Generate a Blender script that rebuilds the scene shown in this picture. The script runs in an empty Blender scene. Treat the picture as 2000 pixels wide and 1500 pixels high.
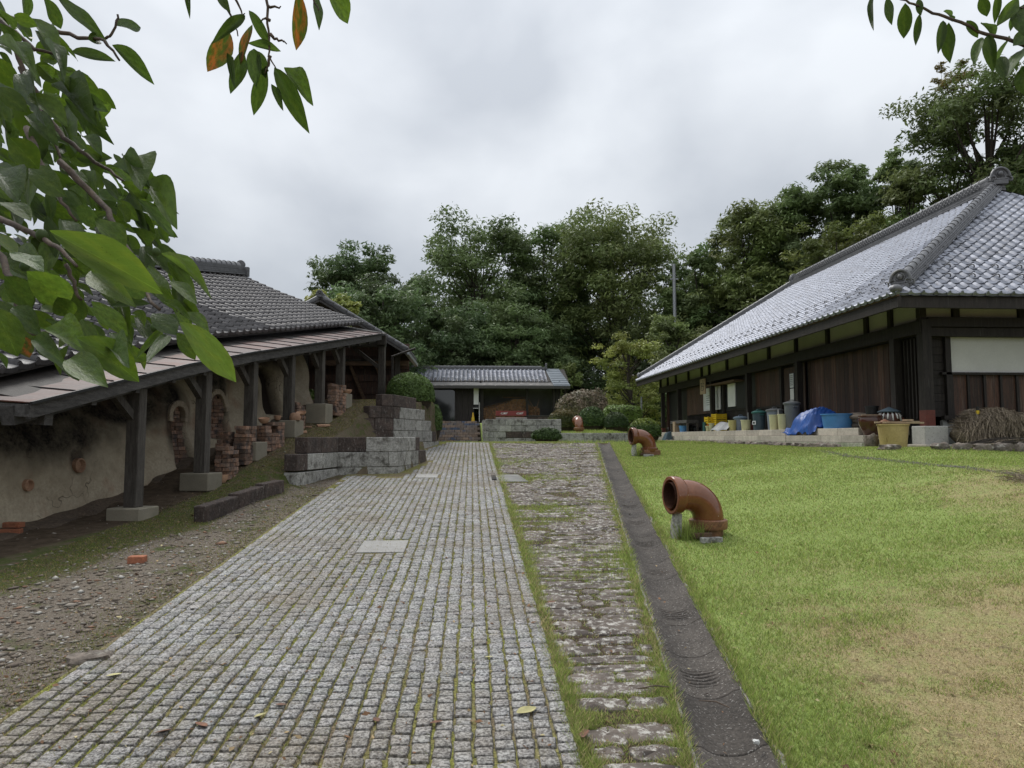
import bpy, bmesh, math, random
import numpy as np
from mathutils import Matrix, Vector
random.seed(7); rng = np.random.default_rng(7)
SC = bpy.context.scene; COL = SC.collection
R = math.radians
# ------------------------------------------------------------------ camera
F, U0, V0 = 1388.0, 922.0, 853.0
PITCH = math.atan((V0 - 750) / F); YAW = math.atan((1000 - U0) / F * math.cos(PITCH))
CF = np.array([math.sin(YAW) * math.cos(PITCH), math.cos(YAW) * math.cos(PITCH), math.sin(PITCH)])
CR = np.array([math.cos(YAW), -math.sin(YAW), 0.0]); CU = np.cross(CR, CF)
cam = bpy.data.cameras.new('camera'); cam.sensor_width = 36; cam.lens = 36 * F / 2000
cam.clip_start = 0.05; cam.clip_end = 3000
camo = bpy.data.objects.new('camera', cam); COL.objects.link(camo); SC.camera = camo
camo.matrix_world = Matrix(((CR[0], CU[0], -CF[0], 0), (CR[1], CU[1], -CF[1], 0), (CR[2], CU[2], -CF[2], 0), (0, 0, 0, 1)))
# ------------------------------------------------------------------ sky, sun, exposure
SUN_EL, SUN_AZ = R(52), R(-30)      # high soft sun behind cloud, ahead and a little to the left
w = bpy.data.worlds.new('World'); SC.world = w; w.use_nodes = True
nt = w.node_tree; nt.nodes.clear()
def wn(t, **k):
    n = nt.nodes.new(t)
    for a, b in k.items(): setattr(n, a, b)
    return n
L = nt.links.new
wo = wn('ShaderNodeOutputWorld'); bg = wn('ShaderNodeBackground'); L(bg.outputs[0], wo.inputs[0])
sky = wn('ShaderNodeTexSky'); sky.sky_type = 'NISHITA'; sky.sun_disc = False
sky.sun_elevation = SUN_EL; sky.sun_rotation = SUN_AZ
tc = wn('ShaderNodeTexCoord'); sx = wn('ShaderNodeSeparateXYZ'); L(tc.outputs['Generated'], sx.inputs[0])
az = wn('ShaderNodeMath', operation='MAXIMUM'); L(sx.outputs[2], az.inputs[0]); az.inputs[1].default_value = 0.0
zp_ = wn('ShaderNodeMath', operation='ADD'); L(az.outputs[0], zp_.inputs[0]); zp_.inputs[1].default_value = 0.28
dv = wn('ShaderNodeVectorMath', operation='DIVIDE'); cx = wn('ShaderNodeCombineXYZ')
for i in range(3): L(zp_.outputs[0], cx.inputs[i])
L(tc.outputs['Generated'], dv.inputs[0]); L(cx.outputs[0], dv.inputs[1])
n1 = wn('ShaderNodeTexNoise'); n1.inputs['Scale'].default_value = 1.9; n1.inputs['Detail'].default_value = 6; n1.inputs['Roughness'].default_value = .45
n1.inputs['Distortion'].default_value = .15
mp = wn('ShaderNodeMapping'); mp.inputs['Location'].default_value = (2.3, 1.1, .4); mp.inputs['Scale'].default_value = (1.7, 1.7, 2.3)
L(tc.outputs['Generated'], mp.inputs[0]); L(mp.outputs[0], n1.inputs['Vector'])
cr = wn('ShaderNodeValToRGB'); L(n1.outputs['Fac'], cr.inputs[0])
e = cr.color_ramp.elements; e[0].position = .36; e[0].color = (.345, .366, .395, 1); e[1].position = .64; e[1].color = (.505, .525, .548, 1)
# overcast skies are brighter overhead than at the horizon
zsq = wn('ShaderNodeMath', operation='POWER'); L(az.outputs[0], zsq.inputs[0]); zsq.inputs[1].default_value = 1.7
gr = wn('ShaderNodeMapRange'); L(zsq.outputs[0], gr.inputs[0]); gr.inputs[1].default_value = 0; gr.inputs[2].default_value = 1
gr.inputs[3].default_value = .94; gr.inputs[4].default_value = 2.1
mu = wn('ShaderNodeMix', data_type='RGBA', blend_type='MULTIPLY'); mu.inputs[0].default_value = 1
L(cr.outputs[0], mu.inputs[6]); L(gr.outputs[0], mu.inputs[7])
sk = wn('ShaderNodeMix', data_type='RGBA', blend_type='MULTIPLY'); sk.inputs[0].default_value = 1
L(sky.outputs[0], sk.inputs[6]); sk.inputs[7].default_value = (.07, .07, .07, 1)
mi = wn('ShaderNodeMix', data_type='RGBA'); mi.inputs[0].default_value = .9
L(sk.outputs[2], mi.inputs[6]); L(mu.outputs[2], mi.inputs[7]); L(mi.outputs[2], bg.inputs[0]); bg.inputs[1].default_value = 1.0
sun = bpy.data.lights.new('sun', 'SUN'); sun.energy = 1.5; sun.angle = R(25); sun.color = (1, .97, .92)
suno = bpy.data.objects.new('sun', sun); COL.objects.link(suno)
sd = Vector((math.sin(SUN_AZ) * math.cos(SUN_EL), math.cos(SUN_AZ) * math.cos(SUN_EL), math.sin(SUN_EL)))
suno.rotation_euler = sd.to_track_quat('Z', 'Y').to_euler(); suno.location = sd * 60
vs = SC.view_settings; vs.view_transform = 'Standard'; vs.look = 'None'; vs.exposure = 0.62; vs.gamma = 1; vs.use_curve_mapping = False
SC.cycles.max_bounces = 6; SC.cycles.diffuse_bounces = 3; SC.cycles.glossy_bounces = 3; SC.cycles.transmission_bounces = 4
SC.cycles.caustics_reflective = False; SC.cycles.caustics_refractive = False
SC.cycles.use_denoising = True
# ------------------------------------------------------------------ helpers
def ray(u, v): return CF * F + CR * (u - 1000) + CU * (750 - v)
def atY(u, v, Y): d = ray(u, v); return d * (Y / d[1])
def atX(u, v, X): d = ray(u, v); return d * (X / d[0])
def atD(u, v, D): d = ray(u, v); return d * (D / F)
def proj(P):
    P = np.asarray(P, float); d = P @ CF
    return 1000 + F * (P @ CR) / d, 750 - F * (P @ CU) / d, d
def sst(t): t = np.clip(t, 0, 1); return t * t * (3 - 2 * t)
def rot(axis, a): return np.array(Matrix.Rotation(a, 3, axis))
def unit(v): v = np.asarray(v, float); return v / np.linalg.norm(v)
def frame(z):
    z = unit(z); a = np.array([0, 0, 1.]) if abs(z[2]) < .9 else np.array([1., 0, 0])
    x = unit(np.cross(a, z)); return np.stack([x, np.cross(z, x), z], 1)
def tag(o, label=None, cat=None, group=None, kind=None):
    if label: o['label'] = label
    if cat: o['category'] = cat
    if group: o['group'] = group
    if kind: o['kind'] = kind
    return o
def thing(name, label, cat, loc=(0, 0, 0), group=None):
    o = bpy.data.objects.new(name, None); COL.objects.link(o); o.location = Vector([float(a) for a in loc]); o.empty_display_size = .1
    return tag(o, label, cat, group)
def wloc(o):
    p = np.zeros(3)
    while o is not None: p += np.array(o.location); o = o.parent
    return p
def mesh_np(name, V, Fc, smooth=False):
    """fast mesh: V (n,3), Fc (m,k) all faces with k corners"""
    V = np.asarray(V, np.float32); Fc = np.asarray(Fc, np.int32); me = bpy.data.meshes.new(name)
    m, k = Fc.shape
    me.vertices.add(len(V)); me.vertices.foreach_set('co', V.ravel()); me.loops.add(m * k)
    me.loops.foreach_set('vertex_index', Fc.ravel()); me.polygons.add(m)
    me.polygons.foreach_set('loop_start', np.arange(0, m * k, k, dtype=np.int32))
    me.polygons.foreach_set('loop_total', np.full(m, k, np.int32))
    if smooth: me.polygons.foreach_set('use_smooth', np.ones(m, bool))
    me.update(calc_edges=True); return me
def vcol(me, C, name='Col'):
    C = np.asarray(C, np.float32)
    if C.shape[1] == 3: C = np.concatenate([C, np.ones((len(C), 1), np.float32)], 1)
    a = me.color_attributes.new(name, 'FLOAT_COLOR', 'POINT'); a.data.foreach_set('color', C.ravel())
def link(name, me, mat, parent=None, loc=None, **kw):
    o = bpy.data.objects.new(name, me); COL.objects.link(o)
    if mat is not None and not me.materials: me.materials.append(mat)
    if parent is not None: o.parent = parent
    if loc is not None: o.location = Vector([float(a) for a in loc])
    return tag(o, **kw)
class MB:
    def __init__(s): s.v = []; s.f = []; s.n = 0
    def add(s, V, Fs):
        V = np.asarray(V, float); s.v.append(V); s.f += [tuple(i + s.n for i in f) for f in Fs]; s.n += len(V); return s
    def box(s, c, size, m=None, taper=1.0):
        h = np.asarray(size, float) / 2
        V = np.array([[-1, -1, -1], [1, -1, -1], [1, 1, -1], [-1, 1, -1], [-1, -1, 1], [1, -1, 1], [1, 1, 1], [-1, 1, 1]]) * h
        V[4:, :2] *= taper
        if m is not None: V = V @ np.asarray(m).T
        return s.add(V + np.asarray(c, float), [(0, 3, 2, 1), (4, 5, 6, 7), (0, 1, 5, 4), (1, 2, 6, 5), (2, 3, 7, 6), (3, 0, 4, 7)])
    def bar(s, a, b, wx, wz, up=(0, 0, 1)):
        """rectangular beam from a to b, wx wide sideways, wz high"""
        a = np.asarray(a, float); b = np.asarray(b, float); d = b - a; l = np.linalg.norm(d); y = d / l
        x = unit(np.cross(y, up)); z = np.cross(x, y)
        return s.box((a + b) / 2, (wx, l, wz), np.stack([x, y, z], 1))
    def hexa(s, P): return s.add(P, [(0, 3, 2, 1), (4, 5, 6, 7), (0, 1, 5, 4), (1, 2, 6, 5), (2, 3, 7, 6), (3, 0, 4, 7)])
    def lathe(s, prof, c=(0, 0, 0), n=24, m=None, cap=True, sq=None, wob=0):
        V = []; k = len(prof)
        for i in range(n):
            a = 2 * math.pi * i / n
            for (r, z) in prof:
                x, y = r * math.cos(a), r * math.sin(a)
                if sq: x *= sq
                if wob: f = 1 + wob * math.sin(3 * a + z * 9); x *= f; y *= f
                V.append((x, y, z))
        Fs = []
        for i in range(n):
            j = (i + 1) % n
            for q in range(k - 1): Fs.append((i * k + q, j * k + q, j * k + q + 1, i * k + q + 1))
        if cap: Fs.append(tuple(i * k for i in range(n))[::-1]); Fs.append(tuple(i * k + k - 1 for i in range(n)))
        V = np.array(V)
        if m is not None: V = V @ np.asarray(m).T
        return s.add(V + np.asarray(c, float), Fs)
    def tube(s, P, r, n=8, cap=True):
        P = np.asarray(P, float); k = len(P); r = np.full(k, r) if np.isscalar(r) else np.asarray(r, float)
        T = np.gradient(P, axis=0); T /= np.linalg.norm(T, axis=1)[:, None] + 1e-12
        x = frame(T[0])[:, 0]; V = []
        for i in range(k):
            x = x - T[i] * (x @ T[i]); x /= np.linalg.norm(x); y = np.cross(T[i], x)
            for j in range(n):
                a = 2 * math.pi * j / n; V.append(P[i] + r[i] * (math.cos(a) * x + math.sin(a) * y))
        Fs = [(i * n + j, i * n + (j + 1) % n, (i + 1) * n + (j + 1) % n, (i + 1) * n + j) for i in range(k - 1) for j in range(n)]
        if cap: Fs.append(tuple(range(n))[::-1]); Fs.append(tuple((k - 1) * n + j for j in range(n)))
        return s.add(V, Fs)
    def ell(s, c, rad, n=12, k=8, m=None, fn=None):
        V = []
        for i in range(k + 1):
            t = math.pi * i / k
            for j in range(n):
                a = 2 * math.pi * j / n; p = np.array([math.sin(t) * math.cos(a), math.sin(t) * math.sin(a), -math.cos(t)])
                V.append(p * (fn(p) if fn else 1) * np.asarray(rad))
        V = np.array(V)
        if m is not None: V = V @ np.asarray(m).T
        return s.add(V + np.asarray(c, float), [(i * n + j, i * n + (j + 1) % n, (i + 1) * n + (j + 1) % n, (i + 1) * n + j) for i in range(k) for j in range(n)])
    def grid(s, fn, nu, nv):
        V = [fn(i / nu, j / nv) for j in range(nv + 1) for i in range(nu + 1)]; q = nu + 1
        return s.add(V, [(j * q + i, j * q + i + 1, (j + 1) * q + i + 1, (j + 1) * q + i) for j in range(nv) for i in range(nu)])
    def mesh(s, name, bevel=0, smooth=False, org=(0, 0, 0), seg=1):
        me = bpy.data.meshes.new(name); V = np.concatenate(s.v) - np.asarray(org, float)
        me.from_pydata(V.tolist(), [], s.f)
        if bevel:
            b = bmesh.new(); b.from_mesh(me); bmesh.ops.bevel(b, geom=list(b.edges), offset=bevel, segments=seg, affect='EDGES', profile=.6); b.to_mesh(me); b.free()
        if smooth:
            me.polygons.foreach_set('use_smooth', np.ones(len(me.polygons), bool))
            if smooth != True:
                b = bmesh.new(); b.from_mesh(me)
                for ed in b.edges:
                    if len(ed.link_faces) == 2 and ed.calc_face_angle(0) > R(smooth): ed.smooth = False
                b.to_mesh(me); b.free()
        me.update(); return me
    def build(s, name, mat, parent=None, bevel=0, smooth=False, seg=1, **kw):
        """verts are world coordinates; parent may be a thing or a part at the thing's origin"""
        if parent is None:
            V = np.concatenate(s.v); org = np.array([*(V[:, :2].min(0) + V[:, :2].max(0)) / 2, V[:, 2].min()])
            o = link(name, s.mesh(name, bevel, smooth, org, seg), mat, None, org, **kw)
        else: o = link(name, s.mesh(name, bevel, smooth, wloc(parent), seg), mat, parent, **kw)
        return o
def box1(name, mat, parent, c, size, m=None, bevel=0, **kw): return MB().box(c, size, m).build(name, mat, parent, bevel, **kw)
def inst(name, me, parent, P, m=None, scale=None, **kw):
    """piece sharing mesh data, at world point P with rotation matrix m"""
    o = bpy.data.objects.new(name, me); COL.objects.link(o); o.parent = parent
    M4 = Matrix(np.asarray(m).tolist()).to_4x4() if m is not None else Matrix.Identity(4)
    if scale is not None: M4 = M4 @ Matrix.Diagonal((*[float(a) for a in scale], 1))
    M4.translation = Vector([float(a) for a in (np.asarray(P) - (wloc(parent) if parent else 0))]); o.matrix_basis = M4
    return tag(o, **kw)
# ------------------------------------------------------------------ materials
class NT:
    def __init__(s, name):
        s.m = bpy.data.materials.new(name); s.m.use_nodes = True; s.t = s.m.node_tree; s.t.nodes.clear()
        s.out = s.n('ShaderNodeOutputMaterial'); s.b = s.n('ShaderNodeBsdfPrincipled'); s.l(s.b.outputs[0], s.out.inputs[0])
        s.pos = s.n('ShaderNodeNewGeometry').outputs['Position']
    def n(s, t, **k):
        x = s.t.nodes.new(t)
        for a, b in k.items(): setattr(x, a, b)
        return x
    def l(s, a, b): s.t.links.new(a, b)
    def mapv(s, sc, src=None):
        m = s.n('ShaderNodeMapping'); m.inputs['Scale'].default_value = sc; s.l(src or s.pos, m.inputs[0]); return m.outputs[0]
    def noise(s, scale, detail=5, rough=.55, vec=None, dist=0):
        x = s.n('ShaderNodeTexNoise'); x.inputs['Scale'].default_value = scale; x.inputs['Detail'].default_value = detail
        x.inputs['Roughness'].default_value = rough; x.inputs['Distortion'].default_value = dist; s.l(vec or s.pos, x.inputs['Vector']); return x.outputs['Fac']
    def voro(s, scale, feat='F1', vec=None, out='Distance'):
        x = s.n('ShaderNodeTexVoronoi', feature=feat); x.inputs['Scale'].default_value = scale; s.l(vec or s.pos, x.inputs['Vector']); return x.outputs[out]
    def rng(s, v, a, b, c=0, d=1):
        x = s.n('ShaderNodeMapRange'); s.l(v, x.inputs[0])
        for i, q in enumerate((a, b, c, d)): x.inputs[i + 1].default_value = q
        return x.outputs[0]
    def math(s, op, a, b):
        x = s.n('ShaderNodeMath', operation=op)
        for i, q in enumerate((a, b)):
            if hasattr(q, 'node'): s.l(q, x.inputs[i])
            else: x.inputs[i].default_value = q
        return x.outputs[0]
    def mix(s, f, a, b, mode='MIX'):
        x = s.n('ShaderNodeMix', data_type='RGBA', blend_type=mode)
        for i, q in ((0, f), (6, a), (7, b)):
            if hasattr(q, 'node'): s.l(q, x.inputs[i])
            else: x.inputs[i].default_value = q if i == 0 else (*q[:3], 1)
        return x.outputs[2]
    def bump(s, h, strength, dist=.02):
        x = s.n('ShaderNodeBump'); x.inputs['Strength'].default_value = strength; x.inputs['Distance'].default_value = dist
        s.l(h, x.inputs['Height']); s.l(x.outputs[0], s.b.inputs['Normal'])
    def fin(s, col, rough=.8, spec=.4, metal=0):
        if hasattr(col, 'node'): s.l(col, s.b.inputs['Base Color'])
        else: s.b.inputs['Base Color'].default_value = (*col[:3], 1)
        if hasattr(rough, 'node'): s.l(rough, s.b.inputs['Roughness'])
        else: s.b.inputs['Roughness'].default_value = rough
        s.b.inputs['Specular IOR Level'].default_value = spec; s.b.inputs['Metallic'].default_value = metal
        return s.m
def mat(name, c1, c2, scale=5, rough=.8, bump=.3, bscale=None, stain=None, stretch=(1, 1, 1), spec=.35, metal=0, spots=None, fine=.35, perobj=.15, bd=.01):
    t = NT(name); v = t.mapv(stretch)
    a = t.noise(scale, 6, .6, v); col = t.mix(t.rng(a, .35, .65), c1, c2)
    f = t.noise(bscale or scale * 8, 6, .65, v)
    col = t.mix(1, col, t.mix(t.rng(f, .3, .7), (1 - fine,) * 3, (1 + fine,) * 3), 'MULTIPLY')
    if stain:
        sc, ss, lo, hi = stain[:4]; vv = t.mapv(stain[4]) if len(stain) > 4 else v
        col = t.mix(t.rng(t.noise(ss, 6, .6, vv), lo, hi), col, sc)
    if spots:
        sc, ss, th = spots; col = t.mix(t.rng(t.voro(ss), th, th * .7), col, sc)
    if perobj:
        oi = t.n('ShaderNodeObjectInfo').outputs['Random']; col = t.mix(1, col, t.mix(oi, (1 - perobj,) * 3, (1 + perobj,) * 3), 'MULTIPLY')
    if bump: t.bump(t.math('ADD', f, a), bump, bd)
    return t.fin(col, rough, spec, metal)
def leafmat(name, tr=.25, rough=.5, spec=.35, nsc=40):
    """vertex-coloured foliage with some light passing through"""
    t = NT(name); c = t.n('ShaderNodeVertexColor', layer_name='Col').outputs[0]
    c = t.mix(1, c, t.mix(t.noise(nsc, 2), (.7,) * 3, (1.3,) * 3), 'MULTIPLY'); t.fin(c, rough, spec)
    tl = t.n('ShaderNodeBsdfTranslucent'); t.l(c, tl.inputs[0]); ms = t.n('ShaderNodeMixShader'); ms.inputs[0].default_value = tr
    t.l(t.b.outputs[0], ms.inputs[1]); t.l(tl.outputs[0], ms.inputs[2]); t.l(ms.outputs[0], t.out.inputs[0]); return t.m
# real colours of the materials in the place
MT = {}
def _granite(t):
    sp_ = t.rng(t.noise(62, 4, .75), .42, .58); tone = t.n('ShaderNodeVertexColor', layer_name='Col').outputs[0]
    c = t.mix(sp_, (.085, .082, .08), (.38, .372, .358)); c = t.mix(1, c, tone, 'MULTIPLY')
    c = t.mix(t.math('MULTIPLY', t.rng(t.noise(1.1, 6, .65), .46, .66), .8), c, t.mix(sp_, (.085, .068, .05), (.26, .225, .18)))
    c = t.mix(t.math('MULTIPLY', t.rng(t.noise(14, 5, .7), .56, .68), .55), c, (.10, .085, .055))
    t.bump(t.noise(150, 4), .5, .004); return t.fin(c, .8, .35)
MT['granite'] = _granite(NT('granite'))
def _bed(t):
    a = t.rng(t.noise(70, 3), .35, .65); moss = t.mix(a, (.09, .10, .02), (.26, .26, .06)); dirt = t.mix(a, (.09, .07, .045), (.24, .19, .125))
    t.bump(t.noise(90, 4), .8, .01); return t.fin(t.mix(t.rng(t.noise(1.3, 6, .7), .40, .60), dirt, moss), .95, .2)
MT['bed'] = _bed(NT('joint_moss'))
MT['slab_stone'] = (lambda t: (t.bump(t.noise(30, 6), .8, .012), t.fin(t.mix(t.rng(t.noise(16, 8, .8), .51, .60), t.mix(t.rng(t.noise(3, 6, .6), .35, .65), (.062, .05, .043), (.17, .142, .12)), (.44, .42, .38)), .9, .25))[1])(NT('weathered_flagstone'))
MT['gutter'] = mat('gutter_concrete', (.040, .034, .029), (.072, .062, .053), 2.5, .9, .7, 55, stain=((.27, .255, .235), 75, .60, .66), fine=.55)
MT['gutter_rim'] = mat('gutter_rim_concrete', (.08, .07, .06), (.27, .255, .235), 26, .9, .6, 70, fine=.5)
MT['block'] = mat('old_concrete_block', (.36, .352, .325), (.25, .242, .22), 7, .95, .7, 34, stain=((.10, .092, .08), 7, .54, .68), fine=.5, bd=.02)
MT['block_brown'] = mat('stained_block', (.085, .062, .052), (.05, .04, .036), 6, .95, .7, 34, stain=((.22, .20, .18), 14, .58, .68, (3, 3, .8)), fine=.5, bd=.02)
MT['oya'] = mat('tuff_stone', (.46, .42, .35), (.36, .33, .275), 6, .95, .5, 40, spots=((.10, .085, .065), 26, .17), fine=.18)
MT['oya_green'] = mat('damp_tuff_stone', (.36, .35, .29), (.20, .22, .15), 5, .95, .6, 30, spots=((.08, .085, .05), 20, .2), fine=.3)
MT['conc'] = mat('footing_concrete', (.24, .215, .165), (.19, .17, .13), 3, .9, .25, 60, stain=((.16, .15, .10), 2.2, .56, .72), fine=.12)
MT['conc_spot'] = mat('pitted_stone_footing', (.47, .46, .43), (.40, .39, .36), 8, .95, .4, 50, spots=((.08, .07, .06), 22, .17), fine=.12)
MT['foundation'] = mat('foundation_render', (.33, .33, .31), (.27, .27, .25), 2, .9, .2, 40, fine=.1)
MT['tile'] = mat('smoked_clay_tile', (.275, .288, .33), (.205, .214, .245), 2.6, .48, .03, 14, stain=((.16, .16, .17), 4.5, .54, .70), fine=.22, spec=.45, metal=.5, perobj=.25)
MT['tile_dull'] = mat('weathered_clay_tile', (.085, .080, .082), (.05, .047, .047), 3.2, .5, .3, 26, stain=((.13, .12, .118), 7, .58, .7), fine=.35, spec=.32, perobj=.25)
MT['tile_edge'] = mat('roof_ornament_clay', (.15, .15, .158), (.09, .09, .094), 8, .42, .3, 40, fine=.3, spec=.6)
MT['timber'] = mat('grey_weathered_timber', (.085, .076, .066), (.042, .036, .031), 5, .85, .5, 30, stretch=(6, 6, .6), fine=.4)
MT['timber_h'] = mat('grey_timber_beam', (.085, .08, .076), (.045, .042, .04), 5, .85, .5, 30, stretch=(6, .7, 6), fine=.4)
MT['dark_wood'] = mat('dark_stained_timber', (.032, .026, .022), (.016, .013, .011), 4, .7, .4, 30, stretch=(6, 6, .5), fine=.4, stain=((.075, .07, .066), 3, .62, .75, (9, 9, .5)))
MT['board'] = mat('dark_wall_board', (.080, .038, .023), (.036, .024, .019), 3, .65, .4, 25, stretch=(7, 7, .4), fine=.5, stain=((.115, .088, .066), 3, .56, .70, (12, 12, .35)), perobj=.4)
MT['plank'] = mat('brown_plank', (.14, .085, .05), (.075, .05, .032), 4, .85, .4, 25, stretch=(1, 6, 6), fine=.35)
MT['plaster'] = mat('aged_plaster', (.44, .42, .37), (.38, .365, .325), 1.5, .95, .1, 30, fine=.06)
MT['plaster_white'] = mat('grey_white_plaster', (.52, .52, .49), (.45, .45, .42), 1.2, .95, .1, 30, fine=.05)
MT['sheet'] = mat('brown_coated_roof_sheet', (.13, .085, .076), (.085, .06, .056), 1.3, .52, .15, 20, stain=((.10, .038, .026), 2.4, .50, .60, (.5, 3.6, 1)), fine=.3, spec=.15, perobj=.25)
MT['adobe'] = None
MT['brick'] = mat('fire_brick', (.27, .15, .095), (.17, .125, .10), 9, .9, .6, 40, stain=((.075, .06, .055), 6, .5, .64), fine=.4, perobj=.45)
MT['brick_red'] = mat('red_brick', (.33, .12, .06), (.24, .10, .06), 9, .9, .5, 40, fine=.3, perobj=.2)
MT['terracotta'] = mat('unglazed_terracotta', (.42, .26, .17), (.33, .19, .12), 8, .85, .3, 50, fine=.2, perobj=.25)
MT['glaze'] = mat('brown_salt_glaze', (.205, .075, .032), (.145, .050, .022), 3, .15, .06, 26, stain=((.25, .11, .055), 3, .58, .75), spots=((.42, .36, .30), 7, .05), fine=.15, spec=.6, perobj=.1)
MT['glaze_rough'] = mat('worn_pipe_glaze', (.25, .12, .06), (.15, .07, .04), 12, .5, .5, 40, fine=.4)
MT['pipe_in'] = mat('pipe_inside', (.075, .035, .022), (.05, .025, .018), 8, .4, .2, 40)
MT['jar'] = mat('dark_brown_jar_glaze', (.085, .032, .02), (.055, .022, .015), 5, .12, .05, 30, fine=.1, spec=.6)
def plastic(name, c, rough=.42): return mat(name, c, tuple(a * .86 for a in c), 6, rough, .05, 60, fine=.08, spec=.45, perobj=.05)
MT['cream'] = plastic('cream_plastic', (.62, .60, .36)); MT['yellowp'] = plastic('yellow_plastic', (.58, .52, .22))
MT['bluegrey'] = plastic('blue_grey_plastic', (.16, .22, .29)); MT['greyp'] = plastic('grey_plastic', (.17, .18, .19))
MT['palegrey'] = plastic('pale_blue_grey_plastic', (.24, .28, .34)); MT['tealp'] = plastic('teal_plastic', (.035, .13, .12)); MT['slatep'] = plastic('slate_blue_plastic', (.055, .085, .11))
MT['blue'] = plastic('sky_blue_plastic', (.085, .26, .55), .35); MT['orangep'] = plastic('orange_plastic', (.55, .17, .02)); MT['tubyellow'] = mat('faded_yellow_tub', (.50, .38, .17), (.42, .31, .13), 3, .5, .15, 30, stain=((.24, .15, .06), 4, .62, .75, (5, 5, .6)), fine=.15)
MT['tarp'] = mat('blue_tarpaulin', (.018, .085, .33), (.012, .055, .23), 6, .42, .3, 40, fine=.2, spec=.5)
MT['red_metal'] = mat('red_oxide_metal', (.15, .042, .03), (.11, .035, .026), 8, .6, .2, 40, fine=.2)
MT['white'] = mat('white_board', (.68, .68, .66), (.60, .60, .58), 3, .6, .05, 40, fine=.05)
MT['paper'] = mat('paper', (.62, .64, .64), (.54, .56, .57), 9, .7, 0, fine=.05)
MT['ink'] = mat('black_ink', (.02, .02, .02), (.03, .03, .03), 9, .7, 0)
MT['wood_sign'] = mat('wooden_signboard', (.36, .27, .18), (.27, .20, .13), 4, .8, .3, 30, stretch=(6, 6, .6), fine=.2)
MT['straw'] = mat('dry_straw', (.29, .235, .165), (.13, .105, .078), 20, .9, .4, 90, fine=.5)
MT['sack'] = mat('sacking', (.17, .14, .11), (.11, .09, .075), 9, .95, .5, 60, fine=.3, perobj=.25)
MT['bark'] = mat('bark', (.075, .06, .048), (.035, .03, .025), 6, .95, .8, 40, stretch=(4, 4, .8), fine=.4)
MT['twig'] = mat('twig_bark', (.12, .085, .06), (.07, .052, .042), 30, .8, .3, 90, fine=.3)
MT['rock'] = mat('edging_rock', (.20, .165, .135), (.115, .10, .085), 6, .95, .9, 26, stain=((.33, .31, .27), 9, .58, .68), fine=.4, bd=.02)
MT['metal'] = mat('grey_metal', (.30, .31, .32), (.22, .23, .24), 8, .45, .1, 40, spec=.6, metal=.3)
MT['black'] = mat('black_plastic', (.014, .014, .015), (.022, .022, .023), 8, .5, .1, 40)
MT['log'] = mat('split_firewood', (.46, .28, .15), (.28, .15, .08), 14, .9, .5, 60, fine=.5, perobj=.4)
MT['soil'] = mat('dark_brown_fill', (.06, .045, .03), (.035, .028, .02), 8, .95, .6, 40, fine=.4)  # dark brown fill of the bush cores and the step bodies
MT['conek'] = plastic('yellow_cone_plastic', (.62, .38, .03))
MT['benchred'] = plastic('bench_red_paint', (.22, .035, .032)); MT['yelpaint'] = plastic('yellow_paint', (.62, .43, .02))
MT['galv'] = mat('blue_grey_metal_roof', (.16, .185, .21), (.13, .15, .17), 2, .45, .05, 30, spec=.6, fine=.08)
MT['glass'] = (lambda t: t.fin(t.mix(t.noise(.8, 3), (.012, .014, .014), (.03, .033, .032)), .06, .9))(NT('dark_window_glass'))
MT['stairbrick'] = mat('stair_paver', (.30, .22, .16), (.20, .185, .17), 2.2, .9, .4, 50, stain=((.10, .13, .19), 2.6, .52, .62), fine=.4, perobj=.2)
MT['topiary'] = leafmat('clipped_leaves', .15, .5, .3); MT['tree_leaf'] = leafmat('tree_leaves', .35, .5, .3, 3); MT['grass'] = leafmat('grass_blades', .42, .6, .2, 8)
# ------------------------------------------------------------------ terrain
def xgl(y): return .505 + .153 * np.clip(y, -20, 21.2)          # left edge of the drain channel
GW = .40
def seg_d(x, y, P):
    """signed distance to an open polyline, positive on its right-hand side"""
    best = np.full(np.shape(x), 1e9); sg = np.ones(np.shape(x))
    for (ax, ay), (bx, by) in zip(P[:-1], P[1:]):
        dx, dy = bx - ax, by - ay; l2 = dx * dx + dy * dy
        t = np.clip(((x - ax) * dx + (y - ay) * dy) / l2, 0, 1); ex, ey = x - ax - t * dx, y - ay - t * dy
        d = np.hypot(ex, ey); c = dx * (y - ay) - dy * (x - ax); k = d < best
        best = np.where(k, d, best); sg = np.where(k, np.where(c > 0, -1, 1), sg)
    return best * sg
WALL_A = [(-2.90, 12.05), (-2.52, 13.66), (-1.42, 13.82), (-1.02, 16.0)]
WALL_B = [(-2.75, 16.25), (-1.86, 17.05), (-.92, 20.6)]
BANKL = [(-3.3, 11.9), (-3.0, 12.15), (-2.62, 13.78), (-2.6, 16.2), (-1.98, 17.15), (-1.05, 20.7), (-1.3, 21.9), (-1.75, 22.2), (-1.75, 60)]
TERR = [(-2.62, 13.76), (-1.5, 13.92), (-1.12, 16.1), (-1.7, 17.0)]
def zpath(y): return -1.7 + .0715 * np.clip(y, -30, 21.2)
def zbank(y): return np.interp(y, [-5, 6, 9.6, 11.2, 12.7, 14.3, 15.8, 17.1, 18.5, 20.4, 24, 48], [-1.9, -1.27, -1.06, -.80, -.37, .05, .33, .72, .95, 1.04, 1.1, 1.15])
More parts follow.
